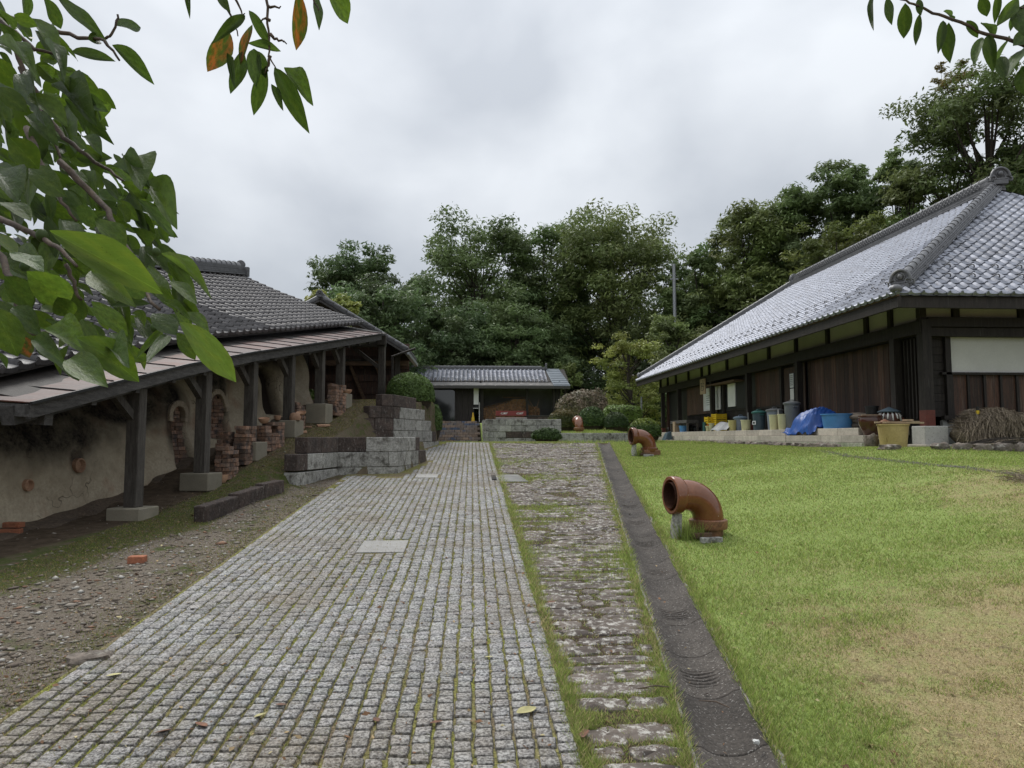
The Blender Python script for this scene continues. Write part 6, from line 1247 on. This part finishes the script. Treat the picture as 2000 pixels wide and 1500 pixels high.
# ------------------------------------------------------------------ leafy branches overhanging the viewer
def lf_mat(name, top, under, tr=.30, spots=True, red=0.):
    t = NT(name); oi = t.n('ShaderNodeObjectInfo').outputs['Random']; geo = t.n('ShaderNodeNewGeometry'); tcn = t.n('ShaderNodeTexCoord').outputs['Object']
    c = t.mix(oi, tuple(a * .72 for a in top), tuple(a * 1.25 for a in top)); c = t.mix(t.rng(t.noise(3, 3, .5, tcn), .45, .75), c, (top[0] * 1.5, top[1] * 1.2, top[2]))
    if red: c = t.mix(t.math('MULTIPLY', t.rng(t.noise(2.2, 3, .5, tcn), .42, .55), red), c, (.33, .085, .035))
    c = t.mix(geo.outputs['Backfacing'], c, under)
    sx_ = t.n('ShaderNodeSeparateXYZ'); t.l(tcn, sx_.inputs[0]); rib = t.rng(t.math('ABSOLUTE', sx_.outputs[0], 0), .012, .004); c = t.mix(t.math('MULTIPLY', rib, .6), c, tuple(a * 1.7 for a in top))
    vy = t.math('ADD', t.math('SUBTRACT', sx_.outputs[1], t.math('MULTIPLY', t.math('ABSOLUTE', sx_.outputs[0], 0), .9)), t.math('MULTIPLY', t.noise(4, 2, .5, tcn), .10)); vf = t.math('ABSOLUTE', t.math('SINE', t.math('MULTIPLY', vy, 26.), 0), 0); vein = t.rng(vf, .16, .02); c = t.mix(t.math('MULTIPLY', vein, .30), c, tuple(a * 1.5 for a in top)); c = t.mix(t.rng(t.noise(7, 4, .6, tcn), .35, .7), c, tuple(a * .62 for a in top)) if name != 'bright_leaf' else t.mix(t.math('MULTIPLY', t.rng(t.noise(5, 4, .6, tcn), .35, .7), .6), c, tuple(a * .7 for a in top))
    if spots: c = t.mix(t.math('MULTIPLY', t.rng(t.voro(17, vec=tcn), .16, .10), t.rng(t.noise(2.5, 2, .5, tcn), .48, .56)), c, (.03, .022, .012))
    t.bump(t.math('ADD', t.math('MULTIPLY', vein, -.25), t.noise(9, 3, .5, tcn)), .22, .02); t.fin(c, .48, .28)
    tl = t.n('ShaderNodeBsdfTranslucent'); t.l(t.mix(1, c, (1.5, 1.65, .8), 'MULTIPLY'), tl.inputs[0]); ms = t.n('ShaderNodeMixShader'); ms.inputs[0].default_value = tr + .12
    t.l(t.b.outputs[0], ms.inputs[1]); t.l(tl.outputs[0], ms.inputs[2]); t.l(ms.outputs[0], t.out.inputs[0]); return t.m
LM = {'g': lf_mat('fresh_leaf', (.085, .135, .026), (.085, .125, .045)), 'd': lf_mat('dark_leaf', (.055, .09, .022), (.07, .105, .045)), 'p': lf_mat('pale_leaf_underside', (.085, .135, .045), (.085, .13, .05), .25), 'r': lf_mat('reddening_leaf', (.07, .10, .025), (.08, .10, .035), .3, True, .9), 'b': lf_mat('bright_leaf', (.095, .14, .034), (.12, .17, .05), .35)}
LVAR = {}
def leafmesh(seed, mk):
    g = np.random.default_rng(seed); cv = g.uniform(.05, .28); fd = g.uniform(.05, .32); tw_ = g.normal(0, .25); wv = g.uniform(0, .03); asym = g.uniform(.42, .55); ph = g.uniform(0, 6); bite = g.random() < .25; by = g.uniform(.3, .75); bs = g.choice([-1, 1]); V = []; nl_, nw = 10, 5
    for j in range(nl_):
        s = j / (nl_ - 1); hw = .5 * max(0., math.sin(math.pi * s ** (math.log(.5) / math.log(asym)))) ** .75 * (1 if s < .75 else 1 - .35 * ((s - .75) / .25) ** 2); hw = max(hw, .012)
        for i in range(nw):
            q = (i / (nw - 1) - .5) * 2; h = hw
            if bite and q * bs > .4: h *= 1 - .35 * math.exp(-((s - by) / .07) ** 2)
            x = q * h; z = fd * abs(x) * .9 - cv * s * s + wv * math.sin(9 * s + ph) * abs(q) + tw_ * x * s; V.append((x, s, z))
    Fs = [(j * nw + i, j * nw + i + 1, (j + 1) * nw + i + 1, (j + 1) * nw + i) for j in range(nl_ - 1) for i in range(nw - 1)]
    me = MB().add(np.array(V), Fs).mesh('leaf', smooth=True); me.materials.append(LM[mk]); return me
for mk in LM: LVAR[mk] = [leafmesh(k * 7 + len(mk), mk) for k in range(7)]
def place_leaf(root, u0, v0, u1, v1, wpx, D, mk='g', dd=None, up=.55, roll=None):
    B = atD(u0, v0, D); T = atD(u1, v1, D * (1 + (rng.normal(0, .05) if dd is None else dd))); ax = T - B; l = np.linalg.norm(ax); y = ax / l; n = -unit(B) * 1.0 + np.array([0, 0, up]); n = n - y * (n @ y); n = unit(n)
    x = np.cross(y, n); a = rng.normal(0, .35) if roll is None else roll; x, n = x * math.cos(a) + n * math.sin(a), n * math.cos(a) - x * math.sin(a)
    inst('leaf', LVAR[mk][rng.integers(7)], root, B, np.stack([x, y, n], 1), (wpx * .88 / F * D / max(.6, math.cos(a)), l, l))
def branch(root, pts, r0, r1, name='branch'):
    P_ = np.array([atD(u, v, D) for u, v, D in pts]); k = len(P_); tt = np.linspace(0, k - 1, (k - 1) * 4 + 1); Q = np.stack([np.interp(tt, range(k), P_[:, i]) for i in range(3)], 1); Q[1:-1] = (Q[:-2] + 2 * Q[1:-1] + Q[2:]) / 4; Q += rng.normal(0, .0025, Q.shape)
    MB().tube(Q, np.linspace(r0, r1, len(Q)), 7).build(name, MT['twig'], root, smooth=True)
ot = thing('overhanging_tree', 'tree with large glossy green leaves hanging in from the left edge', 'tree', (-3.0, 1.2, -1.62))
MB().tube([(-3.0, 1.2, -1.7), (-2.9, 1.25, -.6), (-2.75, 1.35, .5), (-2.6, 1.4, 1.5), (-2.2, 1.6, 2.4)], [.13, .11, .10, .085, .05], 10).build('trunk', MT['bark'], ot, smooth=True)
def toward(pts, start):   # limb from the trunk out of frame to the first point in view
    p = atD(*pts[0]); s = np.array(start); MB().tube([s, (s + p) / 2 + [0, 0, .08], p], [.03, .02, .011], 7).build('limb', MT['bark'], ot, smooth=True)
BR = [[(-70, -40, 2.1), (20, 60, 2.0), (60, 180, 1.95), (100, 265, 1.9), (120, 318, 1.85)], [(-60, 400, 1.7), (0, 429, 1.6), (60, 452, 1.5), (112, 484, 1.4), (153, 522, 1.35)], [(120, 318, 1.85), (190, 390, 1.8), (227, 437, 1.7), (262, 514, 1.6), (281, 563, 1.5), (309, 604, 1.4)], [(-60, 440, 1.7), (0, 492, 1.6), (16, 541, 1.5), (33, 596, 1.45), (55, 650, 1.4), (90, 652, 1.3)], [(-60, 20, 2.3), (16, 33, 2.2), (100, 55, 2.1), (171, 77, 2.05), (203, 77, 2.0), (236, 117, 2.0)], [(-40, 20, 2.2), (16, 51, 2.1), (69, 99, 2.0), (133, 112, 2.0)], [(203, 77, 2.0), (222, 60, 2.0), (234, 26, 2.0)], [(40, 130, 2.0), (95, 235, 2.0), (140, 280, 1.95), (205, 330, 1.9), (245, 355, 1.85)], [(130, 515, 1.4), (145, 560, 1.4), (158, 585, 1.4)], [(55, 250, 1.9), (80, 330, 1.8), (110, 380, 1.75), (150, 430, 1.7)]]
for i, pts in enumerate(BR): branch(ot, pts, .009 if i not in (6, 8) else .004, .003)
for i, s in ((0, (-2.55, 1.42, 1.6)), (1, (-2.75, 1.35, .7)), (3, (-2.75, 1.36, .5)), (4, (-2.4, 1.5, 2.0)), (5, (-2.4, 1.5, 1.9))): toward(BR[i], s)
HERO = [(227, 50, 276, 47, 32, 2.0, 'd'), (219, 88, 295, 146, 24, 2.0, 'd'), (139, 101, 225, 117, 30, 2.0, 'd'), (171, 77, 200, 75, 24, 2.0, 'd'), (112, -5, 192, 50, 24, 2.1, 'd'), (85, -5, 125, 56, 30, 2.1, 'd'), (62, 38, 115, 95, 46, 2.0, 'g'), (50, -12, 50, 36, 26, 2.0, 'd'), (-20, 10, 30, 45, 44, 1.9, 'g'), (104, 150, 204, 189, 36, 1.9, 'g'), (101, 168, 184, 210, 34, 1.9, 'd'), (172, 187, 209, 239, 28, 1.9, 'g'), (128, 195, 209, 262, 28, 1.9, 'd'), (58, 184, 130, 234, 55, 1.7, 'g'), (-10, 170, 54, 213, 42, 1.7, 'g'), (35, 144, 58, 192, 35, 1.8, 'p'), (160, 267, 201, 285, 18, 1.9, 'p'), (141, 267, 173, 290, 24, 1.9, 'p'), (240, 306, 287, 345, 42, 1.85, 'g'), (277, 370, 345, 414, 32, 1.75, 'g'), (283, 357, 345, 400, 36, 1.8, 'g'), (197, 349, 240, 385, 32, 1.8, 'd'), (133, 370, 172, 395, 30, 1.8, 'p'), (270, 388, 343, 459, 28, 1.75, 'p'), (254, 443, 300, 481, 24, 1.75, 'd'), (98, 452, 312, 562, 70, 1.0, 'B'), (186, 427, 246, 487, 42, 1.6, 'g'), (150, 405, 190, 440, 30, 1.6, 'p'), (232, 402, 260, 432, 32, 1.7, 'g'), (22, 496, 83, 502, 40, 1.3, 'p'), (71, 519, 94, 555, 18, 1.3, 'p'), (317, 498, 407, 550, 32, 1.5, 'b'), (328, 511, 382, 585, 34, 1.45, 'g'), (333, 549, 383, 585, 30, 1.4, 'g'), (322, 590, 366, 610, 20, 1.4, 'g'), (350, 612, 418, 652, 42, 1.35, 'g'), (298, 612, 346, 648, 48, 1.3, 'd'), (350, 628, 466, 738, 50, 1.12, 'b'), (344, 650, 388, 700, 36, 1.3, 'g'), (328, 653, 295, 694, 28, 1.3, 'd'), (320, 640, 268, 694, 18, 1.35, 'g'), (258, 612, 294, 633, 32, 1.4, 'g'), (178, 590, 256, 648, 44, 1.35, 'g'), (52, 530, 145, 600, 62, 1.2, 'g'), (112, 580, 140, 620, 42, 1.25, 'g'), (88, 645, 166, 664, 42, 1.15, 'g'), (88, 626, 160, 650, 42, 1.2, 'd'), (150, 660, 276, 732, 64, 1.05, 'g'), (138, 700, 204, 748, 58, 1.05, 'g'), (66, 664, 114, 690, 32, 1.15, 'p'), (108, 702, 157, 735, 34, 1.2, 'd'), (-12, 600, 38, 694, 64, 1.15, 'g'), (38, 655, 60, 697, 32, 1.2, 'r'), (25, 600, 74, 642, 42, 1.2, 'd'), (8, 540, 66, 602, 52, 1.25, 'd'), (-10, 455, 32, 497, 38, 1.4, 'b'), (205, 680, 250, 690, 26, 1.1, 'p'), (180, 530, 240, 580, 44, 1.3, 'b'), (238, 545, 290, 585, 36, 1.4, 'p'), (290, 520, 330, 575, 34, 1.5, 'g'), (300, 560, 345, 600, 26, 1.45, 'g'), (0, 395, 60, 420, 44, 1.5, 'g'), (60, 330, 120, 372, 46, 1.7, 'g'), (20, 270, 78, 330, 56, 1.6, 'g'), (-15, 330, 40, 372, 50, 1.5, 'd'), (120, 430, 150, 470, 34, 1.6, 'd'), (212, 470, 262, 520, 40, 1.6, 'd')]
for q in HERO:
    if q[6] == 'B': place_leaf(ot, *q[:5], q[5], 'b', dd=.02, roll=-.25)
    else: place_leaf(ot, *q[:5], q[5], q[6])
POLY = [(-40, 0), (90, 10), (110, 80), (190, 150), (205, 230), (150, 270), (270, 320), (320, 400), (330, 470), (380, 560), (370, 640), (300, 680), (230, 700), (140, 720), (40, 700), (-40, 690)]
def inpoly(x, y):
    c = False; n = len(POLY)
    for i in range(n):
        (x1, y1), (x2, y2) = POLY[i], POLY[(i + 1) % n]
        if (y1 > y) != (y2 > y) and x < (x2 - x1) * (y - y1) / (y2 - y1) + x1: c = not c
    return c
cnt = 0
while cnt < 212:
    u, v = rng.uniform(-60, 380), rng.uniform(0, 700)
    if not inpoly(u, v) or (v < 150 and rng.random() < .35) or (v > 520 and rng.random() < .45): continue
    D = rng.uniform(1.75, 2.7); a = rng.normal(R(40), R(26)); l = rng.uniform(.065, .105) / D * F; u1, v1 = u + l * math.cos(a), v + l * math.sin(a)
    if not inpoly(u1 - 15, v1 - 10): continue
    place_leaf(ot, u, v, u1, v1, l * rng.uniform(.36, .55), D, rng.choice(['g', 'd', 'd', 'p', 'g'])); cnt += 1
VV, FF, nn_ = [], [], 0; tries = 0
src = LVAR['d'][0]; LV = np.empty(len(src.vertices) * 3, np.float32); src.vertices.foreach_get('co', LV); LV = LV.reshape(-1, 3); LF = np.array([tuple(p.vertices) for p in src.polygons])
while len(VV) < 260:
    u, v = rng.uniform(-80, 360), rng.uniform(-40, 690)
    if not inpoly(u, max(v, 1)) or (v < 140 and rng.random() < .4) or (v > 500 and rng.random() < .6): continue
    D = rng.uniform(2.2, 3.4); a = rng.normal(R(42), R(30)); l = rng.uniform(.07, .11); B = atD(u, v, D); y_ = unit(CR * math.cos(a) - CU * math.sin(a) + CF * rng.normal(0, .35)); n_ = -unit(B) + np.array([0, 0, .5]); n_ = unit(n_ - y_ * (n_ @ y_)); x_ = np.cross(y_, n_); r_ = rng.normal(0, .6); x_, n_ = x_ * math.cos(r_) + n_ * math.sin(r_), n_ * math.cos(r_) - x_ * math.sin(r_)
    VV.append((LV * [l * .5, l, l]) @ np.stack([x_, y_, n_], 1).T + B); FF.append(LF + nn_); nn_ += len(LV)
link('leaf_mass', mesh_np('leaf_mass', np.concatenate(VV) - wloc(ot), np.concatenate(FF), True), lf_mat('rear_leaf', (.065, .105, .022), (.07, .11, .03), .35, False), ot, kind='stuff')  # one mid-green tone for the leaves hanging farther back
for i, (u, v, D, r) in enumerate(((82, 460, 1.45, .012), (305, 492, 1.6, .009), (302, 640, 1.35, .008), (48, 520, 1.4, .009))): MB().ell(atD(u, v, D), (r, r, r * 1.15), 10, 7).build('unripe_fruit', MT['cream'] if 0 else LM['p'], ot, smooth=True)
# hanging sprig in the upper middle: same tree's far twig
BT = [[(430, -60, 1.9), (438, 0, 1.85), (455, 40, 1.85), (466, 68, 1.85)], [(500, -70, 1.9), (521, 0, 1.85), (526, 60, 1.85), (526, 112, 1.85), (540, 136, 1.85)], [(526, 110, 1.85), (524, 130, 1.85), (520, 143, 1.85)], [(526, 12, 1.85), (548, 13, 1.85)], [(528, 68, 1.85), (545, 76, 1.85), (560, 86, 1.85)], [(455, -40, 1.85), (462, 10, 1.85), (480, 32, 1.85)], [(526, 37, 1.85), (510, 39, 1.85)], [(630, -60, 1.7), (610, -10, 1.7), (620, 20, 1.7)], [(566, -60, 1.8), (580, -25, 1.8), (583, -5, 1.8)]]
for i, pts in enumerate(BT): branch(ot, pts, .0045, .0015, 'twig')
MB().tube([np.array([-2.2, 1.6, 2.4]), np.array([-1.5, 1.7, 2.1]), atD(480, -200, 1.95), atD(500, -70, 1.9)], [.05, .035, .02, .008], 7).build('limb', MT['bark'], ot, smooth=True)
MB().tube([atD(480, -200, 1.95), atD(560, -150, 1.85), atD(600, -60, 1.75), atD(640, -60, 1.7)], [.015, .01, .008, .005], 7).build('limb', MT['bark'], ot, smooth=True); MB().tube([atD(480, -200, 1.95), atD(440, -100, 1.9), atD(430, -60, 1.9)], [.012, .008, .005], 7).build('limb', MT['bark'], ot, smooth=True)
for q in [(478, 31, 420, 75, 24, 'd'), (446, 58, 413, 139, 38, 'r'), (486, 20, 527, 84, 20, 'd'), (493, 48, 466, 122, 22, 'r'), (474, 98, 454, 178, 29, 'd'), (496, 95, 499, 168, 32, 'd'), (519, 130, 494, 223, 33, 'd'), (536, 132, 599, 246, 37, 'd'), (555, 134, 609, 188, 27, 'g'), (530, 165, 552, 209, 15, 'd'), (483, 85, 546, 95, 16, 'p'), (581, -22, 586, 99, 27, 'r'), (615, -12, 629, 42, 17, 'd'), (640, -35, 684, 45, 52, 'g'), (368, -16, 367, 18, 13, 'd'), (425, -12, 446, 15, 20, 'd'), (505, 100, 520, 150, 22, 'd'), (444, 105, 458, 160, 14, 'd')]: place_leaf(ot, *q[:5], 1.85, q[5], dd=rng.normal(0, .03), roll=rng.normal(0, .2))
for (a, b) in (((-40, 0), (368, -16)),): MB().tube([atD(430, -60, 1.9), atD(400, -50, 1.87), atD(368, -16, 1.85)], [.004, .003, .002], 6).build('twig', MT['twig'], ot)
# sprig at the upper right from another tree standing out of frame
o2 = thing('overhanging_tree', 'drooping leafy branch of another tree at the upper right corner', 'tree', (4.2, 1.0, -1.3)); gz = float(G(4.2, 1.0)); o2.location = (4.2, 1.0, gz)
MB().tube([(4.2, 1.0, gz - .1), (4.1, 1.05, .2), (3.8, 1.2, 1.4), (3.3, 1.4, 2.2)], [.12, .10, .08, .05], 10).build('trunk', MT['bark'], o2, smooth=True)
MB().tube([np.array([3.3, 1.4, 2.2]), atD(2250, 0, 2.4), atD(2100, 110, 2.3), atD(2000, 88, 2.2)], [.04, .02, .012, .007], 7).build('limb', MT['bark'], o2, smooth=True)
for pts in ([(2000, 88, 2.2), (1930, 67, 2.2), (1858, 37, 2.2), (1810, 19, 2.2), (1778, 5, 2.2), (1740, -8, 2.2), (1700, -10, 2.2)], [(2060, -30, 2.2), (1990, -8, 2.2), (1920, -12, 2.2)], [(2100, 20, 2.2), (2010, 10, 2.2), (1985, 20, 2.2)]): branch(o2, pts, .006, .002)
for q in [(1705, -8, 1702, 43, 18, 'd'), (1733, -4, 1739, 42, 20, 'd'), (1768, 6, 1766, 76, 29, 'd'), (1796, 27, 1788, 88, 17, 'd'), (1793, -2, 1799, 28, 15, 'd'), (1842, 40, 1833, 103, 19, 'd'), (1854, 44, 1847, 125, 32, 'd'), (1842, 22, 1869, 37, 15, 'p'), (1888, 40, 1911, 73, 20, 'd'), (1917, 73, 1901, 119, 27, 'p'), (1915, 46, 1947, 67, 19, 'd'), (1930, 68, 1938, 135, 27, 'd'), (1974, 73, 1944, 119, 31, 'p'), (2003, 94, 1964, 142, 46, 'p'), (2004, 126, 1999, 179, 42, 'd'), (1916, -8, 1928, 33, 24, 'd'), (1950, -14, 1943, 46, 16, 'd'), (1988, -4, 1953, 46, 23, 'g'), (1985, 18, 1972, 62, 14, 'p'), (2010, 4, 1999, 62, 50, 'd'), (1955, 110, 1962, 155, 26, 'd'), (2020, 60, 1985, 85, 30, 'p')]: place_leaf(o2, *q[:5], 2.2, q[5], dd=rng.normal(0, .03), roll=rng.normal(0, .25))

for k in range(34):   # more leaves along the limb beyond the frame
    s_ = rng.random(); pts_ = np.array([atD(2000, 88, 2.2), atD(2100, 110, 2.3), atD(2250, 0, 2.4), np.array([3.3, 1.4, 2.2])]); i_ = min(2, int(s_ * 3)); B = pts_[i_] + (pts_[i_ + 1] - pts_[i_]) * (s_ * 3 - i_); y_ = unit(np.array([rng.normal(0, .5), rng.normal(0, .5), -1])); n_ = unit(np.cross(y_, rng.normal(0, 1, 3))); l = rng.uniform(.07, .11)
    inst('leaf', LVAR['d'][k % 7], o2, B, np.stack([np.cross(y_, n_), y_, n_], 1), (l * .45, l, l))
